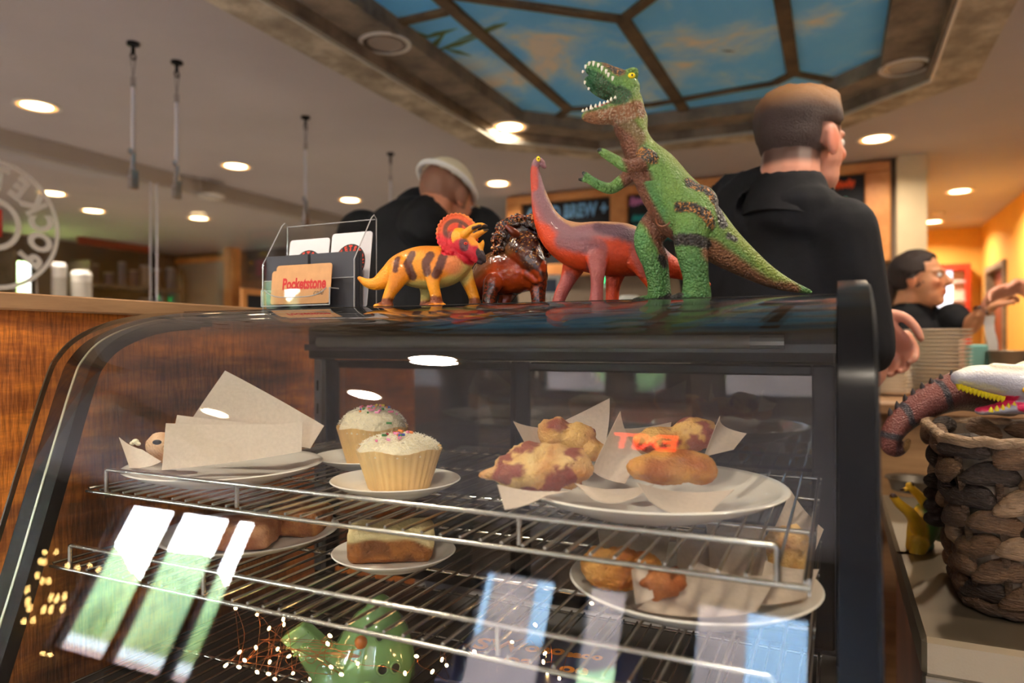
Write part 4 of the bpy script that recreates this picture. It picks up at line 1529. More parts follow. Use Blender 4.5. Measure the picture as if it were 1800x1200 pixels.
paper('parchment_sheet', [(1190, 930, .78), (1330, 925, .77), (1320, 1010, .74), (1190, 1000, .74)], 'broad parchment sheet in the centre of the middle platter', 0.010, seed=22)
paper('parchment_sheet', [(1225, 985, .70), (1370, 1010, .69), (1330, 1075, .645), (1120, 1068, .63)], 'broad parchment apron at the front of the middle platter', 0.008, seed=23)
paper('parchment_sheet', [(1390, 862, .84), (1448, 930, .82), (1430, 975, .80), (1360, 930, .82)], 'parchment point rising above the brown muffin', 0.006, seed=24)
paper('parchment_sheet', [(1110, 1000, .655), (1135, 985, .665), (1150, 1050, .64), (1118, 1060, .63)], 'parchment strip wrapped left of the small brown scone', 0.004, seed=25)

paper('parchment_sheet', [(1240, 905, .79), (1345, 930, .775), (1350, 1030, .73), (1250, 1020, .735)], 'upright parchment sheet left of the brown muffin', 0.008, seed=26)
paper('parchment_sheet', [(1345, 985, .715), (1440, 1000, .715), (1420, 1050, .68), (1330, 1060, .675)], 'parchment flap below the brown muffin', 0.006, seed=27)

# ---- green ceramic bird lantern and fairy lights on the lowest shelf
M_CEL = mat('celadon_glaze', rgb(108, 148, 96), 0.12, spec=0.6, coat=0.8, var=0.16, vscale=14)
M_HOLE = mat('lantern_dark', rgb(26, 34, 26), 0.6)
DZ = SH3 + 0.0018
DL = 0.84
base = flat(pt(628, 0, DL), DZ)
cl = thing('ceramic_bird', base, 'glossy green ceramic bird lantern with round holes', 'lantern')
k = DL / FPX
def L3(u, v, c=0.0):
    return pt(u, v, DL) - D_AX * c
body = [loft(np.array([[*L3(640, 1205), .045, .042], [*L3(655, 1165), .052, .047], [*L3(662, 1120), .043, .040], [*L3(665, 1085), .030, .030], [*L3(667, 1066), .016, .016]]), lat=D_AX),
        loft(np.array([[*L3(600, 1190), .040, .036], [*L3(575, 1165), .026, .026], [*L3(552, 1142), .018, .028]]), lat=D_AX)]
V, F = organic(body, 0.0025, 4)
V[:, 2] = np.maximum(V[:, 2], DZ)
obj('body', (V, F), M_CEL, cl, smooth=True)
bvh = BVHTree.FromPolygons([Vector(q) for q in V], F)
ta, tb_, tc_, td = L3(495, 1118), L3(535, 1092), L3(592, 1142), L3(560, 1180)
V, F = organic([quad_slab([ta - D_AX * 0.012, tb_ - D_AX * 0.012, tc_ - D_AX * 0.012, td - D_AX * 0.012], 0.024, D_AX)], 0.002, 14)
o = obj('tail', (V, F), M_CEL, cl, smooth=True)
for s in (0.22, 0.42):
    a, b = ta + (td - ta) * s, tb_ + (tc_ - tb_) * s
    obj('tail_ridge', tube([a - D_AX * 0.0135, (a + b) / 2 - D_AX * 0.0145, b - D_AX * 0.0135], 0.0016, 6), M_CEL, o)
obj('beak', ell(L3(646, 1106, 0.036), (0.0075, 0.008, 0.0075), ax=[R_AX, D_AX, U_AX]), mat('beak_brown', rgb(150, 88, 40), 0.3), cl, smooth=True)
for (u, v, r) in [(683, 1148, 7), (702, 1149, 7), (661, 1178, 10), (694, 1183, 8), (676, 1100, 5)]:
    rr_ = r * k
    hit, hn_, _, _ = bvh.ray_cast(Vector(L3(u, v, 0.2)), Vector(D_AX))
    if hit is None:
        continue
    c0, nrm = np.array(hit), np.array(hn_)
    if nrm @ D_AX > 0:
        nrm = -nrm
    e1 = np.cross(U_AX, nrm)
    e1 /= np.linalg.norm(e1)
    e2 = np.cross(nrm, e1)
    hh = obj('hole', quad_slab([c0 + nrm * 0.0018 + rr_ * (math.cos(a) * e1 + math.sin(a) * e2) for a in np.linspace(0, 2 * math.pi, 17)[:-1]], 0.0015, nrm), M_HOLE, cl)
    obj('hole_ring', tube([c0 + nrm * 0.0018 + rr_ * 1.25 * (math.cos(a) * e1 + math.sin(a) * e2) for a in np.linspace(0, 2 * math.pi, 25)[:-1]], rr_ * 0.30, 8, closed=True), M_CEL, hh, smooth=True)

M_COPPER = mat('copper_wire', rgb(150, 84, 46), 0.3, metal=1.0)
M_BULB = emis('fairy_bulb', (1.0, 0.60, 0.24, 1), 45)
SPOTS = [(414, 1069), (452, 1080), (498, 1088), (499, 1097), (473, 1104), (580, 1117), (576, 1131), (421, 1146), (450, 1138), (488, 1140), (508, 1153), (397, 1169), (420, 1172), (430, 1160), (452, 1181), (474, 1163), (472, 1184),
         (515, 1183), (483, 1193), (545, 1192), (582, 1172), (629, 1166), (600, 1185), (732, 1153), (777, 1159), (834, 1145), (785, 1169), (790, 1193), (712, 1183), (760, 1180), (900, 1128), (958, 1148), (955, 1163), (962, 1183), (983, 1192), (941, 1098), (1040, 1060)]
fl = thing('fairy_lights', flat(pt(600, 0, 0.8), DZ), 'tangled copper wire fairy lights around the ceramic bird', 'string lights')
rr = random.Random(5)
B = []
for u, v in SPOTS:
    dmax = 0.425 * FPX / (v - 605)
    dep = min(dmax, 0.78 + 0.05 * rr.random())
    if 560 < u < 720:
        dep = min(dep, 0.775)
    B.append(pt(u, v, dep))
bm_ = ell((0, 0, 0), (0.0016, 0.0016, 0.0026), 8, 6)
bme = to_mesh('bulb', bm_[0], bm_[1], M_BULB, True)
for b in B:
    inst('bulb', bme, fl, b, (rr.uniform(-1, 1), rr.uniform(-1, 1), 0))
order = sorted(range(len(B)), key=lambda i: SPOTS[i][0] + 60 * rr.random())
path = []
for i, j in zip(order[:-1], order[1:]):
    path.append(B[i])
    m_ = (B[i] + B[j]) / 2 + np.array([rr.uniform(-.012, .012), rr.uniform(-.012, .012), rr.uniform(-.004, .020)])
    m_[2] = max(m_[2], DZ + 0.002)
    path.append(m_)
obj('wire', tube(path, 0.00032, 5, sub=6), M_COPPER, fl, smooth=True)
for q in range(2):
    path = []
    for s in range(11):
        b = pt(rr.uniform(390, 640), rr.uniform(1110, 1200), 0.80)
        b[2] = max(b[2], DZ + 0.002)
        path.append(b)
    obj('wire', tube(path, 0.00032, 5, sub=8), M_COPPER, fl, smooth=True)

# navy box with orange lettering lying on the lowest shelf
nb = flat(pt(955, 0, 0.86), DZ)
bx = thing('navy_box', nb, 'navy blue box with orange lettering on the lowest shelf', 'box', rz=TH * 0.4)
obj('carton', bbox_bev(-0.115, 0.115, -0.075, 0.075, 0.0, 0.040, 0.002), mat('navy_card', rgb(36, 44, 84), 0.45), bx, local=True)
M_OL = mat('orange_ink', rgb(226, 142, 52), 0.5)
for s, x, y, z in (('SW', -0.065, 0.03, 0.044), ('oao', -0.005, 0.035, 0.034), ('oa', -0.03, -0.005, 0.04), ('eaoo', 0.045, 0.03, 0.024), ('oe', 0.04, -0.01, 0.034)):
    g = text_geo(s, z, 0.0012, 0.0002)
    obj('lettering', (g[0] + np.array([x, y, 0.0402]), g[1]), M_OL, bx, local=True)
# ================================================================== TOY DINOSAURS ON THE CASE TOP
class Fig:
    """toy modelled in its own side plane; units are trace units of k metres"""
    def __init__(s, dep, ax=None):
        s.dep, s.k = dep, dep / FPX

    def q(s, u, v, c=0.0):
        return pt(u, v, s.dep) - D_AX * c * s.k

    def limb(s, rows, sub=5, seg=18):
        R = []
        for r in rows:
            u, v, c, a = r[:4]
            b = r[4] if len(r) > 4 else a
            R.append([*s.q(u, v, c), a * s.k, b * s.k])
        return loft(R, sub, seg, lat=D_AX)

    def ball(s, u, v, c, a, b=None, d=None):
        b = a if b is None else b
        d = a if d is None else d
        return ell(s.q(u, v, c), (a * s.k, d * s.k, b * s.k), ax=[R_AX, D_AX, U_AX])

    def uv(s, V):
        return np.column_stack([900 + (V @ R_AX) / s.k, 605 - V[:, 2] / s.k, (s.dep - V @ D_AX) / s.k])


def mixc(col, c, m):
    return lerp(col, np.tile(c, (len(col), 1)), np.clip(m, 0, 1))


def stroke(P, line, w, soft=4):
    return 1 - sstep(w, w + soft, seg_dist(P, line))


def cone(a, b, r, seg=8):
    return tube([a, a + (np.asarray(b) - a) * 0.55, b], [r, r * 0.75, r * 0.08], seg)


M_TOY = painted('vinyl_scales', 0.48, 1.0, 380, coat=0.06, spec=0.5, bdist=0.0022)
M_TOYS = painted('vinyl_wrinkle', 0.48, 0.6, 330, cells=False, coat=0.06, bdist=0.002)
M_TOOTH = mat('toy_tooth', rgb(240, 236, 222), 0.35)
M_EYEY = mat('toy_eye_yellow', rgb(250, 220, 30), 0.25)
M_EYEK = mat('toy_eye_black', rgb(20, 16, 14), 0.25)


def eye(f, par, u, v, c, r, m=M_EYEY, ry=None):
    e = obj('eye', f.ball(u, v, c, r, ry or r * 0.8, r * 0.5), m, par, smooth=True)
    obj('pupil', f.ball(u, v, c + r * 0.42, r * 0.28, r * 0.34, r * 0.2), M_EYEK, e, smooth=True)


# ---------------------------------------------------------------- green tyrannosaur
f = Fig(0.83)
gs = [f.limb([(1108, 212, 4, 30, 24), (1113, 240, 3, 26, 25), (1126, 268, 2, 30, 30), (1150, 300, 0, 41, 37), (1175, 338, 0, 47, 42), (1203, 372, 0, 52, 46), (1236, 402, 0, 45, 38), (1268, 430, 0, 37, 29), (1302, 455, 0, 29, 22), (1342, 481, 0, 20, 16), (1382, 500, 0, 12, 11), (1424, 513, 0, 4, 4)], 6, 24),
      f.limb([(1106, 225, 4, 28, 23), (1102, 195, 6, 30, 23), (1098, 170, 7, 27, 22), (1100, 148, 7, 19, 19)]),
      f.limb([(1102, 158, 7, 22, 21), (1085, 150, 9, 25, 20), (1068, 142, 10, 23, 18), (1052, 132, 10, 20, 15), (1040, 124, 10, 13, 11)]),
      f.limb([(1088, 168, -4, 13, 9), (1066, 160, -8, 13, 8), (1048, 150, -9, 12, 7), (1036, 140, -6, 9, 7)]),
      f.limb([(1100, 198, 6, 26, 22), (1078, 202, 9, 20, 19), (1058, 206, 10, 16, 16), (1042, 208, 10, 13, 13), (1030, 208, 10, 9, 10)]),
      f.limb([(1098, 136, 18, 7, 5), (1112, 131, 18, 6, 5), (1115, 138, 16, 5, 5)]),
      f.limb([(1098, 136, -6, 7, 5), (1112, 131, -6, 6, 5), (1115, 138, -6, 5, 5)]),
      # near arm
      f.limb([(1134, 283, 26, 16, 14), (1118, 297, 36, 13, 12), (1096, 303, 42, 11, 10), (1074, 292, 44, 9, 8), (1056, 281, 44, 7.5, 7), (1049, 277, 44, 5.5, 5)]),
      # far arm
      f.limb([(1118, 296, -22, 14, 12), (1098, 312, -26, 12, 11), (1078, 325, -26, 10.5, 10), (1058, 321, -24, 9, 9), (1040, 311, -22, 8, 8)]),
      f.limb([(1042, 311, -20, 6, 6), (1032, 303, -17, 5, 5), (1027, 300, -16, 3.5, 3.5)]),
      f.limb([(1042, 312, -24, 6, 6), (1029, 310, -26, 4.5, 4.5), (1021, 309, -26, 3, 3)]),
      # near leg
      f.limb([(1222, 362, 26, 34, 20), (1214, 388, 32, 37, 22), (1205, 412, 34, 30, 23), (1206, 438, 34, 28, 22), (1211, 465, 32, 25, 20), (1215, 490, 30, 22, 18), (1216, 508, 30, 24, 19), (1217, 522, 30, 25, 20)]),
      f.limb([(1226, 520, 30, 11, 14), (1204, 523, 36, 9, 15), (1186, 526, 40, 6, 14)]),
      # far leg
      f.limb([(1172, 378, -26, 30, 20), (1152, 402, -30, 29, 20), (1146, 425, -30, 26, 20), (1157, 455, -30, 24, 19), (1163, 485, -30, 21, 17), (1165, 506, -30, 21, 17), (1166, 522, -30, 22, 17)]),
      f.limb([(1176, 520, -30, 10, 13), (1150, 523, -26, 8, 14), (1128, 526, -22, 5, 12)])]
for cc, uu in ((46, 1178), (36, 1173), (28, 1180)):
    gs.append(f.limb([(uu + 14, 523, cc, 7, 6), (uu, 526, cc, 5, 5)]))
for cc, uu in ((-14, 1126), (-24, 1120), (-34, 1126)):
    gs.append(f.limb([(uu + 16, 523, cc, 6, 6), (uu, 526, cc, 4.5, 5)]))
V, F = organic(gs, 0.00135, 3)
V[:, 2] = np.maximum(V[:, 2], TOPZ + 0.0003)
base = np.array([*pt(1200, 0, 0.83)[:2], TOPZ + 0.0003])
trex = thing('toy_tyrannosaur', base, 'large green toy tyrannosaur with open jaws standing on the display case', 'toy dinosaur', 'toy dinosaurs on the case')
# wrinkles: fine ridged relief
Q = f.uv(V)
P = Q[:, :2] + 2.5 * np.column_stack([vnoise(V, 300, 1), vnoise(V, 300, 2)])
n1, n2, n3 = vnoise(V, 60, 3), vnoise(V, 700, 4, 2), vnoise(V, 25, 6)
col = lerp(np.tile(rgb3(108, 148, 68), (len(V), 1)), np.tile(rgb3(84, 138, 74), (len(V), 1)), sstep(-0.3, 0.4, n3))
spine = [(1135, 190), (1146, 235), (1180, 264), (1222, 300), (1262, 345), (1292, 395), (1330, 435), (1375, 480)]
col = mixc(col, rgb3(150, 164, 66), 0.8 * stroke(P, spine, 12, 32))
col = mixc(col, rgb3(128, 160, 70), 0.5 * stroke(P, [(1150, 290), (1165, 330)], 10, 22) + 0.5 * stroke(P, [(1215, 520), (1240, 515)], 10, 12))
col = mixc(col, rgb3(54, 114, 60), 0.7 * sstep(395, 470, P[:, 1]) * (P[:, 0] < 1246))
brown, brown2 = rgb3(112, 66, 42), rgb3(140, 92, 56)
belly = [(1066, 236), (1094, 262), (1106, 290), (1122, 330), (1148, 378), (1165, 410), (1180, 440)]
col = mixc(col, brown, stroke(P, belly, 15, 9) * np.where(P[:, 1] > 325, 1 - sstep(20, 27, Q[:, 2]), 1.0))
col = mixc(col, brown2, stroke(P, [(1240, 445), (1278, 470), (1318, 498), (1350, 515), (1385, 518)], 15, 12))
col = mixc(col, brown2, stroke(P, [(1036, 217), (1062, 214), (1095, 206), (1118, 200)], 11, 9))
col = mixc(col, brown, 0.8 * stroke(P, [(1082, 240), (1100, 236), (1112, 250)], 14, 10))
col = mixc(col, brown, 0.9 * stroke(P, [(1064, 118), (1086, 134)], 7, 6))
dot = sstep(0.12, 0.3, n2)
col = mixc(col, rgb3(190, 178, 150), 0.55 * dot * stroke(P, [(1066, 206), (1110, 200), (1122, 225)], 16, 8))
blk = rgb3(34, 26, 22)
pat = np.zeros(len(V))
for ln, w in (([(1126, 280), (1138, 286)], 10), ([(1203, 330), (1232, 340), (1252, 366), (1262, 398)], 7), ([(1184, 372), (1206, 374), (1226, 386), (1238, 402)], 7),
              ([(1180, 428), (1206, 430), (1232, 434)], 8), ([(1072, 126), (1084, 136)], 5), ([(1272, 418), (1284, 424)], 3), ([(1165, 452), (1172, 462)], 5)):
    pat = np.maximum(pat, stroke(P, ln, w, 5))
near = np.where(np.abs(Q[:, 2]) > 6, 1.0, 0.75)
col = mixc(col, blk, pat * near)
col = mixc(col, rgb3(206, 138, 60), pat * dot * 0.8 * (P[:, 0] < 1245) * (P[:, 1] < 415))
col = mixc(col, rgb3(190, 190, 180), pat * dot * 0.8 * (P[:, 0] >= 1245))
# mouth lining
mouth = [(1034, 136), (1046, 152), (1060, 168), (1076, 176), (1090, 176)]
inm = stroke(P, mouth, 13, 5) * (P[:, 1] > 122) * sstep(-2, 4, P[:, 1] - (123 + (P[:, 0] - 1030) * 0.62))
col = mixc(col, rgb3(30, 88, 46), inm)
col = mixc(col, rgb3(74, 50, 34), inm * (np.sin((P[:, 0] + P[:, 1]) * 1.1) > 0.3) * 0.7 * sstep(1042, 1052, P[:, 0]))
col = mixc(col, rgb3(24, 20, 16), stroke(P, [(1020, 312), (1022, 306)], 3, 3) + stroke(P, [(1026, 300), (1028, 296)], 3, 3) + stroke(P, [(1047, 277), (1048, 273)], 2.5, 3) + stroke(P, [(1118, 526), (1130, 527)], 4, 4) + stroke(P, [(1166, 527), (1182, 520)], 5, 4))
col *= 0.85 * (1 + 0.16 * n2 + 0.10 * n1)[:, None]
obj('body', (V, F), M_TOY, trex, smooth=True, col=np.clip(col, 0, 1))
ring = f.q(1161, 386, 33)
obj('belly_seal', tube([f.q(1162 + 11 * math.cos(a), 388 + 13 * math.sin(a), 20 + 10 * math.cos(a)) for a in np.linspace(0, 2 * math.pi, 25)[:-1]], 1.6 * f.k, 6, closed=True), mat('toy_brown', rgb(120, 70, 44), 0.4), trex, smooth=True)
eye(f, trex, 1106, 143, 26.5, 6.5, ry=5)
UP = [(1024, 131, 4, 12), (1028, 124, 6, 17), (1034, 120, 6, 21), (1041, 121, 8, 24), (1049, 125, 6, 26), (1055, 131, 8, 28), (1062, 137, 7, 29), (1066, 143, 7, 30), (1073, 149, 7, 30), (1029, 144, 5, -3), (1036, 154, 4, -6)]
for u, v, L, c in UP:
    obj('tooth', cone(f.q(u, v - L * 0.4, c), f.q(u - 1.5, v + L * 0.75, c + 1), 2.6 * f.k), M_TOOTH, trex, smooth=True)
for u, v, L, c in [(1023, 199, 5, 14), (1029, 198, 5, 18), (1036, 196, 8, 22), (1044, 194, 6, 24), (1051, 192, 8, 26), (1058, 190, 5, 27), (1064, 188, 5, 28), (1070, 184, 6, 28), (1077, 181, 5, 28), (1030, 194, 5, 0), (1042, 190, 5, -4)]:
    obj('tooth', cone(f.q(u, v + L * 0.5, c), f.q(u + 0.6, v - L * 0.65, c), 2.7 * f.k), M_TOOTH, trex, smooth=True)
obj('tongue', f.limb([(1085, 187, 8, 6, 9), (1062, 190, 9, 5, 8), (1048, 193, 9, 3, 6)]), mat('toy_tongue', rgb(150, 40, 40), 0.3), trex, smooth=True)

# ---------------------------------------------------------------- orange triceratops
f = Fig(0.985)
FC = (805, 414, 12)
e1 = R_AX * 0.95 + D_AX * 0.31
e2 = U_AX * 0.96 + D_AX * 0.28
e3 = np.cross(e1, e2)
fc = f.q(*FC)
gs = [f.limb([(632, 489, 0, 4), (645, 497, 0, 8), (662, 498, 0, 12), (684, 486, 0, 20, 16), (706, 474, 0, 29, 24), (735, 470, 0, 37, 31), (765, 470, 0, 38, 33), (790, 466, 0, 34, 30), (812, 452, 0, 26, 24), (820, 440, 4, 20, 20)], 6, 24),
      f.limb([(708, 476, 20, 24, 14), (700, 498, 24, 15, 12), (691, 514, 24, 11, 10), (685, 529, 24, 9.5, 9), (684, 540, 24, 12, 11)]),
      f.limb([(690, 537, 24, 6, 9), (672, 538, 26, 5, 10)]),
      f.limb([(745, 490, -20, 18, 12), (747, 508, -22, 12, 11), (745, 526, -22, 9, 9), (744, 540, -22, 11, 10)]),
      f.limb([(764, 478, 24, 17, 12), (765, 502, 28, 11, 10.5), (769, 522, 28, 10, 10), (770, 540, 28, 13, 12)]),
      f.limb([(778, 537, 28, 6, 10), (756, 538, 30, 5, 11)]),
      f.limb([(812, 470, -14, 17, 12), (822, 495, -18, 12, 11), (832, 520, -18, 10, 9), (834, 540, -18, 12, 11)]),
      ell(fc, (35 * f.k, 38 * f.k, 4.5 * f.k), ax=[e1, e2, e3]),
      f.limb([(808, 424, 14, 22, 18), (824, 436, 20, 18, 16), (838, 447, 23, 14, 12), (848, 455, 24, 8, 7), (852, 461, 24, 4, 4)]),
      f.limb([(834, 456, 22, 7, 8), (846, 465, 23, 3.5, 4)]),
      f.limb([(818, 417, 32, 7), (832, 407, 36, 6), (846, 402, 38, 4.5), (857, 403, 38, 2)]),
      f.limb([(832, 420, 14, 6), (846, 411, 14, 5), (858, 406, 13, 2)]),
      f.limb([(845, 440, 24, 6), (849, 431, 25, 4), (850, 427, 25, 2)])]
for kk in range(30):
    a = 2 * math.pi * kk / 30
    if math.sin(a) < -0.55 and math.cos(a) > -0.3:
        continue
    gs.append(ell(fc + e1 * 35.5 * f.k * math.cos(a) + e2 * 38.5 * f.k * math.sin(a), 3.7 * f.k, 8, 6))
for cc, uu in ((16, 668), (26, 666)):
    gs.append(f.ball(uu, 540, cc, 5))
for uu, cc in ((752, 34), (762, 40), (774, 40), (783, 34)):
    gs.append(f.ball(uu, 540, cc, 5.5))
V, F = organic(gs, 0.0012, 2)
V[:, 2] = np.maximum(V[:, 2], TOPZ + 0.0003)
tri_ = thing('toy_triceratops', np.array([*pt(750, 0, 0.985)[:2], TOPZ + 0.0003]), 'yellow orange toy triceratops with red frill beside the card holder', 'toy dinosaur', 'toy dinosaurs on the case')
Q = f.uv(V)
P = Q[:, :2] + 1.6 * np.column_stack([vnoise(V, 400, 1), vnoise(V, 400, 2)])
n2, n3 = vnoise(V, 700, 4, 2), vnoise(V, 40, 6)
col = lerp(np.tile(rgb3(246, 158, 26), (len(V), 1)), np.tile(rgb3(226, 132, 20), (len(V), 1)), sstep(-0.3, 0.4, n3))
col = mixc(col, rgb3(206, 120, 20), 0.6 * stroke(P, [(690, 462), (715, 440), (760, 432)], 3, 10))
col = mixc(col, rgb3(222, 196, 108), stroke(P, [(728, 512), (760, 508), (792, 500), (815, 478), (832, 462)], 11, 12) * (1 - sstep(22, 28, np.abs(Q[:, 2]))))
col = mixc(col, rgb3(232, 130, 84), 0.75 * stroke(P, [(790, 462), (800, 470)], 10, 12))
st = np.zeros(len(V))
for ln, w in (([(703, 458), (700, 478)], 3), ([(728, 450), (721, 466), (729, 488)], 5), ([(760, 452), (752, 466), (755, 482)], 5.5), ([(784, 448), (778, 466), (770, 486)], 5.5)):
    st = np.maximum(st, stroke(P, ln, w, 4))
col = mixc(col, rgb3(70, 24, 22), st * 0.95)
for u0, v0 in ((684, 531), (770, 528), (834, 528), (746, 533)):
    col = mixc(col, rgb3(104, 34, 18), 0.9 * stroke(P, [(u0 - 8, v0 + 1), (u0 + 8, v0 + 1)], 4, 5))
# frill paint
w = V - fc
fa, fb, fn = (w @ e1) / f.k, (w @ e2) / f.k, (w @ e3) / f.k
rad = np.hypot(fa / 35, fb / 38)
onf = (np.abs(fn) < 9) * (rad > 0.25) * (rad < 1.3) * ((P[:, 1] < 452) & (P[:, 0] < 848))
onf = onf * (~((P[:, 0] < 778) & (P[:, 1] > 436))) * 1.0
fc_col = np.tile(rgb3(214, 84, 34), (len(V), 1))
fc_col = mixc(fc_col, rgb3(232, 130, 50), sstep(0.98, 1.06, rad))
fc_col = mixc(fc_col, rgb3(210, 26, 40), sstep(6, -14, fb))
ringm = sstep(0.50, 0.58, rad) * (1 - sstep(0.70, 0.80, rad))
fc_col = mixc(fc_col, rgb3(62, 44, 36), ringm * 0.85 * sstep(-16, -2, fb))
fc_col = mixc(fc_col, rgb3(200, 58, 30), (1 - sstep(0.45, 0.55, rad)))
fc_col = mixc(fc_col, rgb3(70, 40, 36), 0.8 * stroke(np.column_stack([fa, fb]), [(6, 20), (2, 2)], 2, 3) + 0.7 * stroke(np.column_stack([fa, fb]), [(-16, -4), (-2, -12)], 4, 6))
col = lerp(col, fc_col, onf)
face = stroke(P, [(812, 440), (826, 452), (838, 452)], 13, 6) * (Q[:, 2] > 4)
col = mixc(col, rgb3(204, 24, 44), face)
col = mixc(col, rgb3(52, 40, 44), stroke(P, [(846, 448), (851, 462), (846, 468)], 7, 3) * (P[:, 0] > 838) + 0.9 * stroke(P, [(817, 432), (818, 438)], 6, 4) * (Q[:, 2] > 20))
hn = np.maximum(stroke(P, [(826, 411), (856, 404)], 9, 3) * (P[:, 1] < 419), stroke(P, [(848, 428), (849, 438)], 5, 3))
col = mixc(col, rgb3(240, 160, 30), hn)
col = mixc(col, rgb3(50, 30, 20), stroke(P, [(834, 408), (846, 404)], 2, 2) + stroke(P, [(853, 405), (860, 404)], 3, 2))
col *= (1 + 0.10 * n2)[:, None]
obj('body', (V, F), M_TOYS, tri_, smooth=True, col=np.clip(col, 0, 1))
eye(f, tri_, 821, 433, 37, 3.2, mat('toy_eye_red', rgb(220, 60, 40), 0.3))

# ---------------------------------------------------------------- dark horned dinosaur facing the viewer
f = Fig(1.03)
gs = [f.limb([(838, 505, -34, 22), (858, 488, -24, 36, 34), (885, 478, -8, 42, 40), (915, 480, 6, 38, 38), (935, 486, 14, 28, 28)], 6, 22),
      f.limb([(868, 500, 26, 18, 16), (862, 520, 30, 13, 13), (860, 538, 32, 12, 12), (858, 546, 34, 14, 14)]),
      f.limb([(945, 500, 20, 16, 15), (945, 520, 24, 13, 12), (946, 538, 24, 12, 12), (947, 546, 26, 14, 13)]),
      f.limb([(900, 505, -10, 16), (886, 530, -12, 12), (884, 546, -12, 13)]),
      f.limb([(918, 440, 20, 34, 26), (932, 458, 34, 26, 24), (944, 474, 44, 17, 17), (950, 490, 48, 9, 10), (949, 496, 48, 5, 6)]),
      f.limb([(928, 484, 36, 12, 12), (940, 496, 40, 7, 7)])]
V, F = organic(gs, 0.0014, 3)
n = vnoise(V, 220, 11, 3)
V = V + (n * 0.0012)[:, None] * np.array([0.6, -0.6, 0.5])
V[:, 2] = np.maximum(V[:, 2], TOPZ + 0.0003)
drk = thing('toy_horned_dinosaur', np.array([*pt(895, 0, 1.03)[:2], TOPZ + 0.0003]), 'dark red brown toy dinosaur with knobbly crest facing the viewer', 'toy dinosaur', 'toy dinosaurs on the case')
Q = f.uv(V)
P = Q[:, :2] + 3 * np.column_stack([vnoise(V, 200, 1), vnoise(V, 200, 2)])
n2 = vnoise(V, 500, 4, 2)
col = np.tile(rgb3(124, 42, 14), (len(V), 1))
col = mixc(col, rgb3(186, 70, 20), 0.8 * stroke(P, [(890, 490), (925, 500)], 14, 16) + 0.6 * stroke(P, [(860, 470), (850, 490)], 8, 14))
col = mixc(col, rgb3(92, 72, 34), 0.7 * stroke(P, [(838, 475), (862, 446), (890, 440)], 8, 14))
col = mixc(col, rgb3(46, 28, 20), 0.85 * stroke(P, [(915, 425), (935, 445), (946, 468)], 20, 12) + 0.9 * stroke(P, [(862, 512), (860, 540)], 10, 8) * (n2 > -0.1) + 0.9 * stroke(P, [(946, 512), (946, 540)], 10, 8) * (n2 > -0.1))
col = mixc(col, rgb3(196, 70, 20), 0.9 * stroke(P, [(936, 488), (942, 494)], 6, 4) + 0.6 * stroke(P, [(952, 478), (956, 470)], 4, 4))
col = mixc(col, rgb3(216, 150, 70), 0.5 * sstep(0.3, 0.5, n2) * stroke(P, [(915, 425), (935, 450)], 20, 10))
M_TOYD = painted('vinyl_dark', 0.22, 0.5, 330, cells=False, coat=0.5, bdist=0.0012)
obj('body', (V, F), M_TOYD, drk, smooth=True, col=np.clip(col, 0, 1))
rr = random.Random(12)
ks, kc = [], []
for kk in range(210):
    a = math.radians(rr.uniform(-32, 212))
    R_ = rr.uniform(30, 52)
    if R_ < 44 and rr.random() < 0.3:
        R_ = rr.uniform(44, 52)
    u, v = 918 + R_ * 1.02 * math.cos(a), 428 - R_ * 0.92 * math.sin(a)
    ks.append(f.ball(u, v, 26 - (R_ - 30) * 0.4 + rr.uniform(-4, 4), rr.uniform(3.0, 5.2)))
ks.append(ell(f.q(918, 428, 16), (46 * f.k, 42 * f.k, 6 * f.k), ax=[R_AX, U_AX, -D_AX]))
V, F = organic(ks, 0.0011, 1)
n2 = vnoise(V, 600, 5, 2)
Q = f.uv(V)
col = np.tile(rgb3(40, 24, 18), (len(V), 1))
r0 = np.hypot(Q[:, 0] - 918, (Q[:, 1] - 428) * 1.1)
col = mixc(col, rgb3(190, 84, 36), sstep(0.0, 0.35, n2) * sstep(34, 48, r0) * 0.9)
col = mixc(col, rgb3(232, 176, 100), sstep(0.34, 0.5, n2) * sstep(30, 46, r0))
obj('crest', (V, F), M_TOYD, drk, smooth=True, col=col)
for side in ((906, 418, 46, 896, 408, 52), (950, 420, 40, 962, 410, 46)):
    u, v, c, u2, v2, c2 = side
    obj('brow_horn', f.limb([(u, v, c, 8), ((u + u2) / 2, (v + v2) / 2 + 2, c + 6, 7), (u2 + (4 if u2 > u else -4), v2, c2 + 4, 4)]), mat('toy_rust', rgb(104, 40, 20), 0.25, coat=0.4), drk, smooth=True)
for u, v, c in ((936, 446, 58), (908, 448, 46)):
    eye(f, drk, u, v, c, 3, M_EYEK)

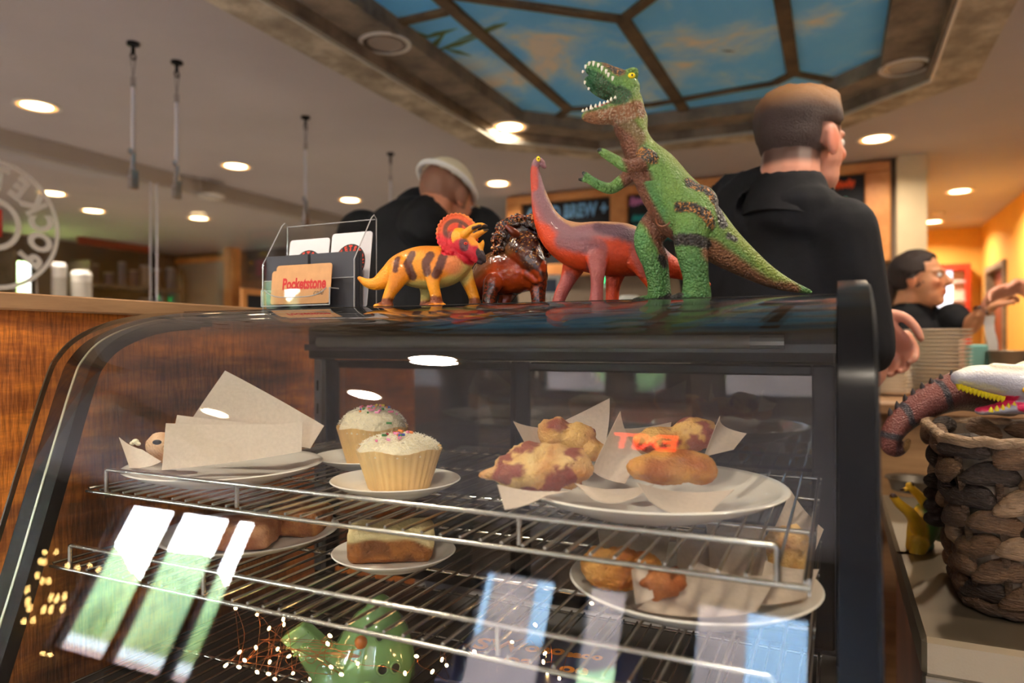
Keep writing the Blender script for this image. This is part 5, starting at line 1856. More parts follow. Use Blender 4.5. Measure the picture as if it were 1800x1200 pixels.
# ---------------------------------------------------------------- long necked dinosaur
f = Fig(0.955)
gs = [f.limb([(953, 286, 0, 6, 6), (946, 283, 0, 7.5, 7), (941, 290, 0, 7, 7), (941, 305, 0, 9, 8), (945, 330, 0, 12, 10), (951, 358, 0, 17, 14), (961, 386, 0, 23, 18), (980, 412, 0, 32, 25), (1012, 430, 0, 41, 33), (1055, 436, 0, 47, 38), (1098, 440, 0, 47, 37), (1134, 450, 0, 37, 29), (1165, 464, 0, 24, 19), (1198, 477, 0, 15, 13), (1228, 490, 0, 9, 8), (1246, 500, 0, 4, 4)], 6, 24),
      f.limb([(953, 288, 0, 5, 6), (957, 293, 0, 4, 5)]),
      f.limb([(1012, 462, -22, 22, 14), (1000, 490, -26, 14, 12), (989, 512, -26, 12, 11), (983, 530, -26, 11, 11), (980, 540, -26, 13, 12)]),
      f.limb([(1046, 456, 30, 20, 12), (1046, 485, 34, 13, 12), (1045, 512, 34, 11, 11), (1043, 540, 34, 13, 12)]),
      f.limb([(1088, 466, -24, 22, 14), (1082, 495, -26, 14, 13), (1080, 520, -26, 12, 11), (1080, 540, -26, 13, 12)]),
      f.limb([(1118, 456, 26, 26, 13), (1132, 482, 28, 17, 13), (1146, 508, 28, 12, 11), (1150, 528, 28, 10, 10), (1149, 540, 28, 12, 11)])]
V, F = organic(gs, 0.0013, 3)
V[:, 2] = np.maximum(V[:, 2], TOPZ + 0.0003)
bra = thing('toy_sauropod', np.array([*pt(1050, 0, 0.955)[:2], TOPZ + 0.0003]), 'purple and orange long necked toy dinosaur behind the tyrannosaur', 'toy dinosaur', 'toy dinosaurs on the case')
Q = f.uv(V)
P = Q[:, :2] + 2.5 * np.column_stack([vnoise(V, 150, 1), vnoise(V, 150, 2)])
n2, n3 = vnoise(V, 600, 4, 2), vnoise(V, 50, 6)
col = np.tile(rgb3(216, 70, 24), (len(V), 1))
top = [(944, 276), (956, 300), (968, 340), (985, 375), (1005, 395), (1045, 392), (1090, 394), (1120, 406), (1150, 430)]
mauve = rgb3(134, 92, 98)
col = mixc(col, mauve, stroke(P, top, 24, 16))
col = mixc(col, mauve, 0.9 * stroke(P, [(990, 425), (1030, 435)], 10, 12) + 0.7 * stroke(P, [(950, 350), (960, 380)], 12, 10))
col = mixc(col, rgb3(150, 84, 84), 0.85 * stroke(P, [(1046, 440), (1045, 530)], 12, 8) * (Q[:, 2] > 12) + 0.8 * stroke(P, [(1000, 490), (982, 535)], 10, 8) + 0.6 * stroke(P, [(1112, 445), (1128, 480)], 8, 8) * (Q[:, 2] > 12))
col = mixc(col, rgb3(70, 44, 60), 0.85 * stroke(P, [(1050, 402), (1085, 412), (1120, 424)], 7, 10))
col = mixc(col, rgb3(184, 138, 96), 0.9 * stroke(P, [(965, 340), (985, 378), (1005, 394), (1045, 386), (1092, 390), (1122, 402)], 4, 7))
col = mixc(col, rgb3(196, 60, 22), 0.8 * stroke(P, [(936, 300), (938, 330)], 5, 6))
col *= (1 + 0.08 * n2 + 0.06 * n3)[:, None]
obj('body', (V, F), M_TOYS, bra, smooth=True, col=np.clip(col, 0, 1))
eye(f, bra, 946, 281, 6.2, 3.6, ry=5)
# ================================================================== PEOPLE
def frame(fx, up=(0, 0, 1)):
    fx = np.asarray(fx, float)
    fx = fx / np.linalg.norm(fx)
    fy = np.cross(np.asarray(up, float), fx)
    fy /= np.linalg.norm(fy)
    fz = np.cross(fx, fy)
    return np.array([fx, fy, fz])


def head_parts(c, A, H):
    def E(x, y, z, rx, ry, rz):
        return ell(np.asarray(c) + (np.array([x, y, z]) @ A) * H, (rx * H, ry * H, rz * H), ax=A)
    def Lp(rows):
        return loft([[*(np.asarray(c) + (np.array(r[:3]) @ A) * H), r[3] * H, (r[4] if len(r) > 4 else r[3]) * H] for r in rows], 4, 12, lat=A[1])
    return [E(-.07, 0, .13, .41, .325, .37), E(.10, 0, -.06, .29, .27, .34), E(.13, 0, -.24, .24, .23, .24), E(.25, 0, -.38, .11, .13, .10), E(.28, 0, .10, .12, .22, .07),
            Lp([(.36, 0, .07, .035, .04), (.42, 0, -.02, .045, .05), (.455, 0, -.09, .05, .075), (.38, 0, -.12, .04, .06)]),
            E(.355, 0, -.215, .045, .095, .028), E(.35, 0, -.265, .045, .085, .03), E(.27, .15, -.08, .09, .08, .08), E(.27, -.15, -.08, .09, .08, .08),
            E(-.04, .325, -.03, .085, .035, .14), E(-.04, -.325, -.03, .085, .035, .14)]


def hand_parts(w, d, n, th, s=1.0, curl=0.5, spread=0.12):
    """wrist w, finger direction d, palm normal n (curl side), thumb side th"""
    d, n, th = [np.asarray(x, float) / np.linalg.norm(x) for x in (d, n, th)]
    th = th - d * (th @ d)
    th /= np.linalg.norm(th)
    gs = [loft([[*(w - d * .01), .024 * s, .018 * s], [*(w + d * .035 * s), .034 * s, .016 * s], [*(w + d * .085 * s), .040 * s, .014 * s]], 4, 12, lat=n)]
    for k, (off, L) in enumerate(((.030, .074), (.010, .084), (-.011, .078), (-.031, .060))):
        p = w + d * .085 * s + th * off * s
        dd = d + th * off * spread * 20
        dd /= np.linalg.norm(dd)
        rows = [[*p, .0092 * s]]
        a = 0.0
        for j, q in enumerate((.42, .32, .26)):
            a += curl * (0.55 + 0.3 * j)
            p = p + (dd * math.cos(a) + n * math.sin(a)) * L * q * s
            rows.append([*p, (.0088, .008, .007)[j] * s])
        gs.append(loft(rows, 3, 10, lat=th))
    p = w + d * .025 * s + th * .026 * s
    rows = [[*p, .0125 * s]]
    for dv, L in ((d * .6 + th * .75 + n * .3, .034), (d * .85 + th * .4 + n * .45, .030), (d * .9 + n * .4, .024)):
        p = p + dv / np.linalg.norm(dv) * L * s
        rows.append([*p, (.0125 - .0015 * len(rows)) * s])
    gs.append(loft(rows, 3, 10, lat=n))
    return gs


def limb3(rows, lat=(0, 0, 1), sub=5, seg=14):
    return loft([[*r[0], *r[1:]] if len(r) == 3 else [*r[0], r[1], r[1]] for r in rows], sub, seg, lat)


M_SKIN = painted('skin', 0.5, 0.15, 300, cells=False, sss=0.12, bdist=0.0006)
M_HAIRM = painted('hair', 0.6, 0.8, 420, cells=False, bdist=0.004)
M_SHIRT = mat('black_shirt', rgb(24, 24, 27), 0.8, var=0.2, vscale=9, bump=0.25, bscale=22, spec=0.25)
M_TROUS = mat('dark_trousers', rgb(34, 34, 40), 0.85, bump=0.2, bscale=30)
M_SHOE = mat('black_shoe', rgb(18, 17, 17), 0.4)
M_EYEW = mat('eye_white', rgb(226, 220, 212), 0.25)
M_IRIS = mat('iris_brown', rgb(52, 36, 26), 0.2)


def skin_paint(V, c, A, H, tone, hair=None, hair_fn=None):
    L = ((V - c) @ A.T) / H
    col = np.tile(tone, (len(V), 1))
    col *= (1 + 0.05 * vnoise(V, 60, 2))[:, None]
    near = np.linalg.norm(V - c, axis=1) < H * 1.0
    red = np.exp(-(((L[:, 0] - .30) / .12) ** 2 + ((np.abs(L[:, 1]) - .17) / .09) ** 2 + ((L[:, 2] + .10) / .10) ** 2)) * near
    red = np.maximum(red, np.exp(-(((L[:, 0] + .04) / .10) ** 2 + ((np.abs(L[:, 1]) - .34) / .05) ** 2 + ((L[:, 2] + .03) / .15) ** 2)) * near)
    col = mixc(col, tone * np.array([1.1, .62, .55]), red * 0.6)
    lips = np.exp(-(((L[:, 0] - .38) / .06) ** 2 + (L[:, 1] / .10) ** 2 + ((L[:, 2] + .24) / .05) ** 2)) * near
    col = mixc(col, tone * np.array([.85, .42, .40]), np.clip(lips * 1.3, 0, 1))
    brow = np.exp(-(((L[:, 0] - .36) / .1) ** 2 + ((np.abs(L[:, 1]) - .14) / .08) ** 2 + ((L[:, 2] - .105) / .02) ** 2)) * near
    if hair is not None:
        col = mixc(col, hair, np.clip(brow, 0, 1) * 0.8)
        if hair_fn is not None:
            col = mixc(col, hair, hair_fn(L) * near)
    return np.clip(col, 0, 1), L


def eyes(par, c, A, H):
    for s in (1, -1):
        p = np.asarray(c) + (np.array([.325, .135 * s, .035]) @ A) * H
        e = obj('eye', ell(p, .048 * H, 12, 8), M_EYEW, par, smooth=True)
        obj('iris', ell(p + A[0] * .036 * H, .022 * H, 10, 6), M_IRIS, e, smooth=True)


def hair_shell(c, A, H, keep, off=.03, dz=0.0, noise=.02, colr=None, seed=0, sx=1.0, taper=None):
    """cap of hair over the skull: skull ellipsoid pushed out, cut by keep(local)"""
    V, F = ell((0, 0, 0), (1, 1, 1), 48, 32)
    L = V * np.array([.41 * sx + off, .325 + off, .37 + off + dz]) + np.array([-.07, 0, .13])
    L = L + V * (vnoise(L, 9, seed, 3) * noise)[:, None]
    if taper:
        k0 = sstep(taper[0], taper[1], L[:, 2])
        L = L - V * ((off - .006) * (1 - k0))[:, None]
    if taper:
        L[:, 2] += .055 * sstep(-.15, .22, L[:, 0]) * sstep(.30, .45, L[:, 2])
        L = L + V * (vnoise(L, 30, seed + 1, 2) * .02 * sstep(.3, .45, L[:, 2]))[:, None]
    if taper:
        L[:, 2] = np.where(L[:, 2] > .38, .38 + (L[:, 2] - .38) * .72, L[:, 2])
    k = keep(L)
    In = (L - np.array([-.07, 0, .13])) * 0.86 + np.array([-.07, 0, .13])
    L = np.where(k[:, None], L, In)
    W = np.asarray(c) + (L @ A) * H
    return (W, F), L


def finish_person(t, c, A, H, gs, tone, hair, hair_fn, voxel=0.005):
    V, F = organic(gs, voxel, 3)
    col, L = skin_paint(V, np.asarray(c), A, H, tone, hair, hair_fn)
    obj('body', (V, F), M_SKIN, t, smooth=True, col=col)
    eyes(t, c, A, H)


def trousers(t, pel, A, z0=ZF):
    gs = []
    for s in (1, -1):
        h = pel + A[1] * .09 * s
        gs.append(limb3([(h + (0, 0, .02), .11, .10), (h + (0, 0, -.35), .085, .085), (np.array([h[0], h[1], z0 + .42]), .065, .065), (np.array([h[0], h[1], z0 + .06]), .055, .055)], lat=A[0]))
    gs.append(ell(pel + (0, 0, .02), (.13, .18, .12), ax=np.array([A[0], A[1], [0, 0, 1.0]])))
    obj('trousers', organic(gs, 0.012, 3), M_TROUS, t, smooth=True)
    for s in (1, -1):
        q = pel + A[1] * .09 * s
        q = np.array([q[0], q[1], z0])
        V, F = organic([loft([[*(q - A[0] * .07 + (0, 0, .045)), .045, .04], [*(q + A[0] * .05 + (0, 0, .04)), .04, .045], [*(q + A[0] * .15 + (0, 0, .03)), .028, .04]], 4, 12, lat=A[1])], 0.008, 2)
        V[:, 2] = np.maximum(V[:, 2], z0 + 0.001)
        obj('shoe', (V, F), M_SHOE, t, smooth=True)


# ---------------------------------------------------------------- standing man in black polo, turned away
fx = R_AX * .86 + D_AX * .51
A = frame(fx)
H = .236
c = pt(1412, 256, 1.5)
C = pt(1352, 470, 1.56)
man = thing('person', np.array([C[0], C[1], ZF]), 'man in black polo shirt with short brown hair seen from behind', 'person')
shR, shL = C - A[1] * .175 + (0, 0, .055), C + A[1] * .19 + (0, 0, .055)
elR = shR + A[0] * .03 - A[1] * .03 + (0, 0, -.27)
hdR = pt(1524, 548, 1.475)
dirR = hdR - elR
hnd = hand_parts(pt(1524, 548, 1.475), np.array(R_AX * .62 - U_AX * .70), -U_AX * .6 - R_AX * .6 - D_AX * .4, U_AX * .6 + R_AX * .5 - D_AX * .5, 1.0, 0.75)
neck = [limb3([(c + (np.array([-.16, 0, -.12]) @ A) * H, .062, .060), (c + (np.array([-.22, 0, -.45]) @ A) * H, .064, .064), (C + (0, 0, .10), .075, .085)], lat=A[1])]
torso_core = [limb3([(C + (0, 0, .06), .10, .17), (C + (0, 0, -.12), .12, .17), (C + (0, 0, -.40), .11, .15)], lat=A[1])]
arm = [limb3([(shR, .05), (elR, .042), ((elR + hdR) / 2, .036), (pt(1524, 548, 1.475), .026)])]
armL = [limb3([(shL, .05), (shL + A[0] * .06 + (0, 0, -.28), .042), (shL + A[0] * .26 + (0, 0, -.30), .034), (shL + A[0] * .36 - A[1] * .08 + (0, 0, -.26), .026)])]
wl = shL + A[0] * .36 - A[1] * .08 + (0, 0, -.26)
armL += hand_parts(wl, A[0] * .8 - A[1] * .4, -U_AX, -A[1], 1.0, .4)


def man_hair(L):
    ear = np.exp(-(((L[:, 0] + .03) / .10) ** 2 + ((L[:, 2] + .03) / .15) ** 2)) * (np.abs(L[:, 1]) > .27)
    edge = -.24 + 1.0 * np.clip(L[:, 0] + .16, 0, 1)
    return sstep(edge - .03, edge + .06, L[:, 2]) * (L[:, 0] < .24) * (1 - np.clip(ear * 1.6, 0, 1)) * 0.93


finish_person(man, c, A, H, head_parts(c, A, H) + neck + torso_core + arm + armL + hnd, rgb3(214, 150, 124), rgb3(56, 38, 32), man_hair, 0.0042)
g, L = hair_shell(c, A, H, lambda L: (L[:, 2] > -.235 + 1.3 * np.clip(L[:, 0] + .16, 0, 1)) & (L[:, 0] < .30) & ~((np.abs(L[:, 1]) > .27) & (np.abs(L[:, 0] + .03) < .12) & (L[:, 2] < .12)), .045, .035, .02, seed=3, taper=(.05, .36))
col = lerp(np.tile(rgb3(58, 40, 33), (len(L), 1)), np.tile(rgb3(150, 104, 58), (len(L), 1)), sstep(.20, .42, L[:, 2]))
obj('hair', g, M_HAIRM, man, smooth=True, col=col)
nb = c + (np.array([-.20, 0, -.42]) @ A) * H
sh = [limb3([(nb + (0, 0, -.02), .082, .082), (nb + (0, 0, -.06), .10, .12), (C + (0, 0, .11), .12, .15), (C + (0, 0, .04), .125, .185), (C + (0, 0, -.08), .145, .20), (C + (0, 0, -.28), .145, .19), (C + (0, 0, -.50), .14, .18)], lat=A[1]),
      limb3([(shR + (0, 0, .0), .070), (shR + (elR - shR) * .45, .068), (shR + (elR - shR) * .86, .064)]),
      limb3([(shL, .075), (shL + A[0] * .03 + (0, 0, -.13), .074), (shL + A[0] * .05 + (0, 0, -.24), .072)])]
obj('polo_shirt', organic(sh, 0.008, 4), M_SHIRT, man, smooth=True)
# stand-up collar
G = np.zeros((25, 4, 3))
for i, a in enumerate(np.linspace(-2.5, 2.5, 25)):
    for j, q in enumerate((0, .33, .66, 1)):
        r = .076 + .022 * (1 - q)
        G[i, j] = nb + (-A[0] * math.cos(a) * r * 1.05 + A[1] * math.sin(a) * r * 1.02) + U_AX * (-.055 + .065 * q - .04 * (1 - math.cos(a)) * .7)
obj('collar', sheet(G, .004), M_SHIRT, man, smooth=True)
trousers(man, C + (0, 0, -.58), A)

# ---------------------------------------------------------------- bent man with cream cap, from behind
fx = R_AX * .60 + D_AX * .72 - U_AX * .34
A = frame(fx)
H = .225
c = pt(786, 352, 2.15)
T = pt(738, 440, 2.25)
m2 = thing('person', np.array([T[0], T[1], ZF]), 'bent man in black shirt and cream cap seen from behind', 'person')
B = frame(R_AX * .15 + D_AX)
sL, sR = T + B[1] * .19 + (0, 0, .06), T - B[1] * .19 + (0, 0, .06)
neck = [limb3([(c + (np.array([-.18, 0, -.15]) @ A) * H, .052, .052), (c + (np.array([-.24, 0, -.40]) @ A) * H, .052, .054), (T + (0, 0, .08) + B[0] * .03, .06, .07)], lat=A[1])]
core = [limb3([(T + (0, 0, .06), .10, .16), (T + (0, 0, -.15), .12, .16), (T + (0, 0, -.4), .11, .15)], lat=B[1])]
ar = []
for s, S in ((1, sL), (-1, sR)):
    e = S + B[0] * .10 + B[1] * .05 * s + (0, 0, -.26)
    w_ = e + B[0] * .22 + (0, 0, -.03)
    ar.append(limb3([(S, .05), (e, .042), (w_, .027)]))
    ar += hand_parts(w_, B[0] + U_AX * -.1, -U_AX, -B[1] * s, 1.0, .45)
finish_person(m2, c, A, H, head_parts(c, A, H) + neck + core + ar, rgb3(196, 132, 104), rgb3(92, 64, 50), lambda L: (L[:, 2] > -.12) * (L[:, 0] < .12) * .75, 0.005)
sh = [limb3([(T + (0, 0, .12) + B[0] * .02, .09, .10), (T + (0, 0, .075), .13, .185), (T + (0, 0, -.02), .155, .215), (T + (0, 0, -.25), .155, .20), (T + (0, 0, -.5), .15, .19)], lat=B[1])]
sh.append(limb3([(T + (0, 0, .08), .085, .095), (c + (np.array([-.26, 0, -.52]) @ A) * H, .072, .074), (c + (np.array([-.26, 0, -.38]) @ A) * H, .066, .066)], lat=A[1]))
for s, S in ((1, sL), (-1, sR)):
    sh.append(limb3([(S + (0, 0, -.01), .088), (S + B[0] * .05 + B[1] * .03 * s + (0, 0, -.13), .078), (S + B[0] * .09 + B[1] * .05 * s + (0, 0, -.23), .07)]))
obj('shirt', organic(sh, 0.009, 4), M_SHIRT, m2, smooth=True)
M_CREAM = mat('cap_cream', rgb(218, 206, 178), 0.8, bump=0.2, bscale=120)
g, L = hair_shell(c, A, H, lambda L: (L[:, 2] > .20 - .18 * L[:, 0]) & ~((L[:, 0] < -.30) & (np.abs(L[:, 1]) < .16) & (L[:, 2] < .36)), .035, .03, .0)
cp = obj('cap', g, M_CREAM, m2, smooth=True)
bandp = [np.asarray(c) + (np.array([-.07 + .455 * math.cos(a), .368 * math.sin(a), .19 - .18 * (-.07 + .455 * math.cos(a))]) @ A) * H for a in np.linspace(0, 2 * math.pi, 41)[:-1]]
obj('cap_band', tube(bandp, .009, 6, closed=True), mat('cap_white', rgb(232, 228, 224), 0.8), cp, smooth=True)
bp = [[np.asarray(c) + (np.array([.33 + .30 * q, y, .09 - .06 * q - .35 * y * y]) @ A) * H for y in np.linspace(-.26, .26, 9)] for q in np.linspace(0, 1, 5)]
obj('cap_peak', sheet(bp, .004), M_CREAM, cp, smooth=True)
trousers(m2, T + (0, 0, -.58), B)

# ---------------------------------------------------------------- woman reaching out
fx = R_AX * .70 - D_AX * .70 + U_AX * .05
A = frame(fx)
H = .222
c = pt(1617, 492, 2.7)
T = pt(1608, 590, 2.75)
wo_ = thing('person', np.array([T[0], T[1], ZF]), 'woman in black V-neck top with dark tied hair reaching out', 'person')
B = frame(R_AX * .55 - D_AX * .8)
sL, sR = T + B[1] * .165 + (0, 0, .06), T - B[1] * .165 + (0, 0, .06)
tone = rgb3(208, 146, 104)
neck = [limb3([(c + (np.array([-.14, 0, -.2]) @ A) * H, .052, .050), (c + (np.array([-.24, 0, -.5]) @ A) * H, .050, .050), (T + (0, 0, .09), .065, .08)], lat=A[1])]
core = [limb3([(T + (0, 0, .09), .06, .09), (T + (0, 0, .03), .095, .15), (T + (0, 0, -.12), .10, .14), (T + (0, 0, -.4), .09, .12)], lat=B[1])]
shw = T + (0, 0, .055) + R_AX * .10 - D_AX * .08
elw = pt(1700, 574, 2.62)
wrw = pt(1726, 550, 2.55)
ar = [limb3([(shw, .046), (elw, .037), (wrw, .024)])] + hand_parts(wrw, R_AX * .7 + U_AX * .5, R_AX * .4 - U_AX * .8, -D_AX + U_AX * .4, .9, .5)
so = T + (0, 0, .055) - R_AX * .09 + D_AX * .08
ar += [limb3([(so, .045), (so + (0, 0, -.25), .037), (so + (0, 0, -.26) + B[0] * .2, .026)])] + hand_parts(so + (0, 0, -.26) + B[0] * .2, B[0], -U_AX, B[1], .9, .4)
finish_person(wo_, c, A, H, head_parts(c, A, H) + neck + core + ar, tone, rgb3(44, 30, 24), lambda L: (L[:, 2] > .0) * (L[:, 0] < .10) * (L[:, 2] - L[:, 0] * 1.2 > .0), 0.0045)
g, L = hair_shell(c, A, H, lambda L: (L[:, 2] > -.16) & (L[:, 0] < .16 + .1 * (L[:, 2] > .3)) & ~((np.abs(L[:, 1]) > .28) & (L[:, 0] > -.12) & (L[:, 2] < .10)), .03, .01, .02, seed=7)
col = np.tile(rgb3(48, 32, 26), (len(L), 1))
ho = obj('hair', g, M_HAIRM, wo_, smooth=True, col=col)
V, F = organic([limb3([(c + (np.array([-.42, 0, .0]) @ A) * H, .04), (c + (np.array([-.52, 0, -.25]) @ A) * H, .032), (c + (np.array([-.48, 0, -.6]) @ A) * H, .02)])], .006, 2)
obj('ponytail', (V, F), M_HAIRM, ho, smooth=True, col=np.tile(rgb3(48, 32, 26), (len(V), 1)))
sh = [limb3([(T + (0, 0, .065), .085, .14), (T + (0, 0, .0), .115, .17), (T + (0, 0, -.12), .12, .155), (T + (0, 0, -.45), .115, .14)], lat=B[1]),
      limb3([(shw + (0, 0, .005), .066), (shw + (elw - shw) * .42, .056)]), limb3([(so + (0, 0, .005), .066), (so + (0, 0, -.11), .056)])]
obj('top', organic(sh, 0.007, 4), M_SHIRT, wo_, smooth=True)
trousers(wo_, T + (0, 0, -.55), B)
obj('bracelet', tube([wrw + (R_AX * .3 - U_AX * .1) * 0 + (D_AX * math.cos(a) + (U_AX * .8 - R_AX * .6) * math.sin(a)) * .029 for a in np.linspace(0, 2 * math.pi, 19)[:-1]], .005, 6, closed=True), M_CHROME, wo_, smooth=True)

# ---------------------------------------------------------------- customer reaching in from the right
T = pt(2010, 620, 2.35)
cu = thing('person', np.array([T[0], T[1], ZF]), 'person reaching in from the right edge with bare forearm', 'person')
B = frame(-R_AX * .9 + D_AX * .2)
c = T + (0, 0, .38) + B[0] * .03
A = B
wr = pt(1796, 503, 2.38)
el_ = pt(1885, 545, 2.32)
S = T + (0, 0, .05) + B[1] * -.16 + B[0] * .05
ar = [limb3([(S, .05), (el_, .042), ((el_ + wr) / 2, .037), (wr, .027)])] + hand_parts(wr, -R_AX * .9 - U_AX * .25, -U_AX * .7 - D_AX * .5, -D_AX * .6 + U_AX * .5, 1.05, .5)
S2 = T + (0, 0, .05) + B[1] * .18
ar += [limb3([(S2, .05), (S2 + (0, 0, -.28), .042), (S2 + (0, 0, -.30) + B[0] * .2, .028)])] + hand_parts(S2 + (0, 0, -.30) + B[0] * .2, B[0], -U_AX, -B[1], 1, .4)
neck = [limb3([(c + (0, 0, -.05) - B[0] * .03, .06), (T + (0, 0, .10), .075, .085)], lat=B[1])]
core = [limb3([(T + (0, 0, .06), .10, .16), (T + (0, 0, -.4), .11, .15)], lat=B[1])]
finish_person(cu, c, A, .235, head_parts(c, A, .235) + neck + core + ar, rgb3(204, 140, 112), rgb3(70, 50, 40), lambda L: (L[:, 2] > .1) * (L[:, 0] < .15) * .9, 0.0055)
sh = [limb3([(T + (0, 0, .075), .09, .13), (T + (0, 0, .03), .125, .20), (T + (0, 0, -.12), .15, .205), (T + (0, 0, -.5), .14, .18)], lat=B[1]),
      limb3([(S, .08), (S + (el_ - S) * .5, .07)]), limb3([(S2, .08), (S2 + (0, 0, -.15), .07)])]
g, L = hair_shell(c, A, .235, lambda L: (L[:, 2] > .02) & (L[:, 0] < .2) & (L[:, 2] - L[:, 0] > .0), .03, .01, .02, seed=4)
obj('hair', g, M_HAIRM, cu, smooth=True, col=np.tile(rgb3(60, 42, 34), (len(L), 1)))
obj('shirt', organic(sh, 0.009, 4), mat('white_shirt', rgb(220, 216, 208), 0.8), cu, smooth=True)
trousers(cu, T + (0, 0, -.58), B)
# ================================================================== BACKGROUND FURNITURE
# ---- chalkboards
ORD = ['first', 'second', 'third', 'fourth', 'fifth', 'sixth', 'seventh', 'eighth', 'ninth', 'tenth', 'eleventh', 'twelfth', 'thirteenth', 'fourteenth', 'fifteenth', 'sixteenth', 'seventeenth']
WY = 5.6
cb = thing('menu_board_surround', (-1.13, WY - 0.03, 0.58), 'long honey wood frame holding the menu chalkboards', 'menu frame')
XS = [(-2.62, -2.48), (-1.68, -1.54), (-0.84, -0.70), (0.184, 0.345)]
for a, b in XS:
    obj('frame_post', bbox_bev(a, b, WY - 0.07, WY, 0.68, 1.215, 0.006), M_ORANGE, cb)
obj('frame_rail', bbox_bev(-2.62, 0.345, WY - 0.07, WY, 1.216, 1.285, 0.006), M_ORANGE, cb)
obj('frame_rail', bbox_bev(-2.62, 0.345, WY - 0.08, WY, 0.58, 0.679, 0.006), M_ORANGE, cb)
M_CHALK = mat('chalkboard', rgb(26, 27, 32), 0.75, var=0.15, vscale=5)


def ink(n, c):
    return mat('chalk_' + n, rgb(*c), 0.7)


def scribble(x, z, w, h, seed):
    """unreadable hand lettering: a looping chalk stroke"""
    r = random.Random(seed)
    P = []
    n = int(w / 0.03)
    for k in range(n * 2):
        if r.random() < 0.10:
            pass
        P.append((x + w * k / (n * 2), WY - 0.034, z + (h / 2 if k % 2 else -h / 2) * r.uniform(0.4, 1.0)))
    return tube(P, 0.010, 5, sub=3)


for k, (x0, x1, lab) in enumerate(((-2.48, -1.68, 'left menu chalkboard with pale blue heading'), (-1.54, -0.84, 'middle menu chalkboard with teal and pink lines'), (-0.70, 0.184, 'right menu chalkboard with orange heading and pink lines'))):
    t = thing('chalkboard', ((x0 + x1) / 2, WY - 0.02, 0.68), lab, 'chalkboard', 'menu chalkboards')
    obj('slate', box(x0 + 0.002, x1 - 0.002, WY - 0.028, WY - 0.002, 0.682, 1.213), M_CHALK, t)
    if k == 0:
        g = text_geo('COLD BREW +', 0.15, 0.006, 0.002, xs=0.72)
        obj('heading', place2d(g, (-2.07, WY - 0.031, 1.12), (1, 0, 0), (0, 0, 1)), ink('blue', (130, 190, 235)), t)
        obj('chalk_line', scribble(-2.1, 0.96, 0.36, 0.07, 3), ink('magenta', (206, 60, 150)), t)
        obj('chalk_line', scribble(-2.35, 0.82, 0.5, 0.05, 4), ink('blue', (130, 190, 235)), t)
    elif k == 1:
        obj('chalk_line', scribble(-1.52, 1.16, 0.45, 0.08, 5), ink('pink', (220, 140, 190)), t)
        for z in (1.02, 0.94, 0.86):
            obj('chalk_line', scribble(-1.5, z, 0.5, 0.06, int(z * 100)), ink('teal', (40, 170, 170)), t)
        obj('price', ell((-1.22, WY - 0.034, 0.93), (0.09, 0.006, 0.035)), ink('amber', (236, 170, 60)), t)
    else:
        obj('chalk_line', scribble(-0.20, 1.15, 0.33, 0.07, 8), ink('orange', (240, 90, 40)), t)
        obj('chalk_line', scribble(-0.30, 1.03, 0.38, 0.05, 9), ink('aqua', (90, 200, 180)), t)
        obj('chalk_line', scribble(-0.12, 0.945, 0.16, 0.045, 10), ink('yellow', (220, 200, 70)), t)
        for z in (0.86, 0.80, 0.745):
            obj('chalk_line', scribble(-0.18, z, 0.24, 0.045, int(z * 500)), ink('hotpink', (236, 70, 140)), t)
        for z in (0.865, 0.73):
            obj('price', ell((0.13, WY - 0.034, z), (0.045, 0.006, 0.02)), ink('amber', (236, 170, 60)), t)

# ---- back counter with machines
bc = thing('back_counter', (-1.2, 3.5, ZF), 'dark back bar counter below the chalkboards', 'counter')
obj('cabinet', box(-2.3, -0.15, 3.25, 3.85, ZF, -0.42), M_WALLD, bc)
obj('worktop', bbox_bev(-2.33, -0.12, 3.22, 3.88, -0.42, -0.38, 0.004), M_STEEL, bc)
em_ = thing('espresso_machine', (-1.45, 3.5, -0.38), 'wide steel espresso machine on the back bar', 'coffee machine')
obj('housing', bbox_bev(-2.0, -0.62, 3.28, 3.72, -0.12, 0.12, 0.02), M_STEEL, em_)
obj('base_tray', bbox_bev(-2.0, -0.62, 3.25, 3.72, -0.38, -0.30, 0.01), M_STEEL, em_)
obj('back_plate', box(-1.98, -0.64, 3.60, 3.70, -0.30, -0.12), M_BLACK, em_)
for x in (-1.7, -1.4, -1.1):
    obj('group_head', lathe([(0.03, -0.19), (0.035, -0.12)], (x, 3.36, 0), 16), M_CHROME, em_, smooth=True)
    obj('portafilter', tube([(x, 3.36, -0.18), (x, 3.20, -0.20)], 0.014), M_BLACK, em_)
M_SCR = mat('screen_grey', rgb(62, 70, 84), 0.25)
for u, v, w, lab, ms in ((962, 502, 46, 'white till screen with green light behind the toys', 'white'), (1070, 492, 34, 'small blue screened terminal behind the long neck', 'blue')):
    p = pt(u, v, 3.62)
    k = 3.62 / FPX
    ww, hh = w * k, w * k * 0.85
    t = thing('till_terminal', np.array([p[0], p[1], 0.12]), lab, 'terminal', 'till terminals')
    obj('stand', tube([(p[0], p[1] + 0.02, 0.12), (p[0], p[1] + 0.02, p[2])], 0.015), M_WHITEP, t)
    obj('shell', quad_slab([p + R_AX * sx * ww / 2 + U_AX * sz * hh / 2 for sx, sz in ((-1, -1), (1, -1), (1, 1), (-1, 1))], 0.02, D_AX), M_WHITEP, t)
    obj('screen', quad_slab([p + R_AX * (sx * ww * .28 + ww * .08) + U_AX * sz * hh * .30 - D_AX * 0.003 for sx, sz in ((-1, -1), (1, -1), (1, 1), (-1, 1))], 0.003, D_AX), M_SCR if ms == 'white' else emis('blue_screen', rgb(40, 70, 120), 0.6), t)
    obj('status_light', ell(p - R_AX * ww * .38 - D_AX * 0.005, (.014, .014, .018)), emis('green_light', (0.05, 1.0, 0.2, 1), 3.0), t, smooth=True)
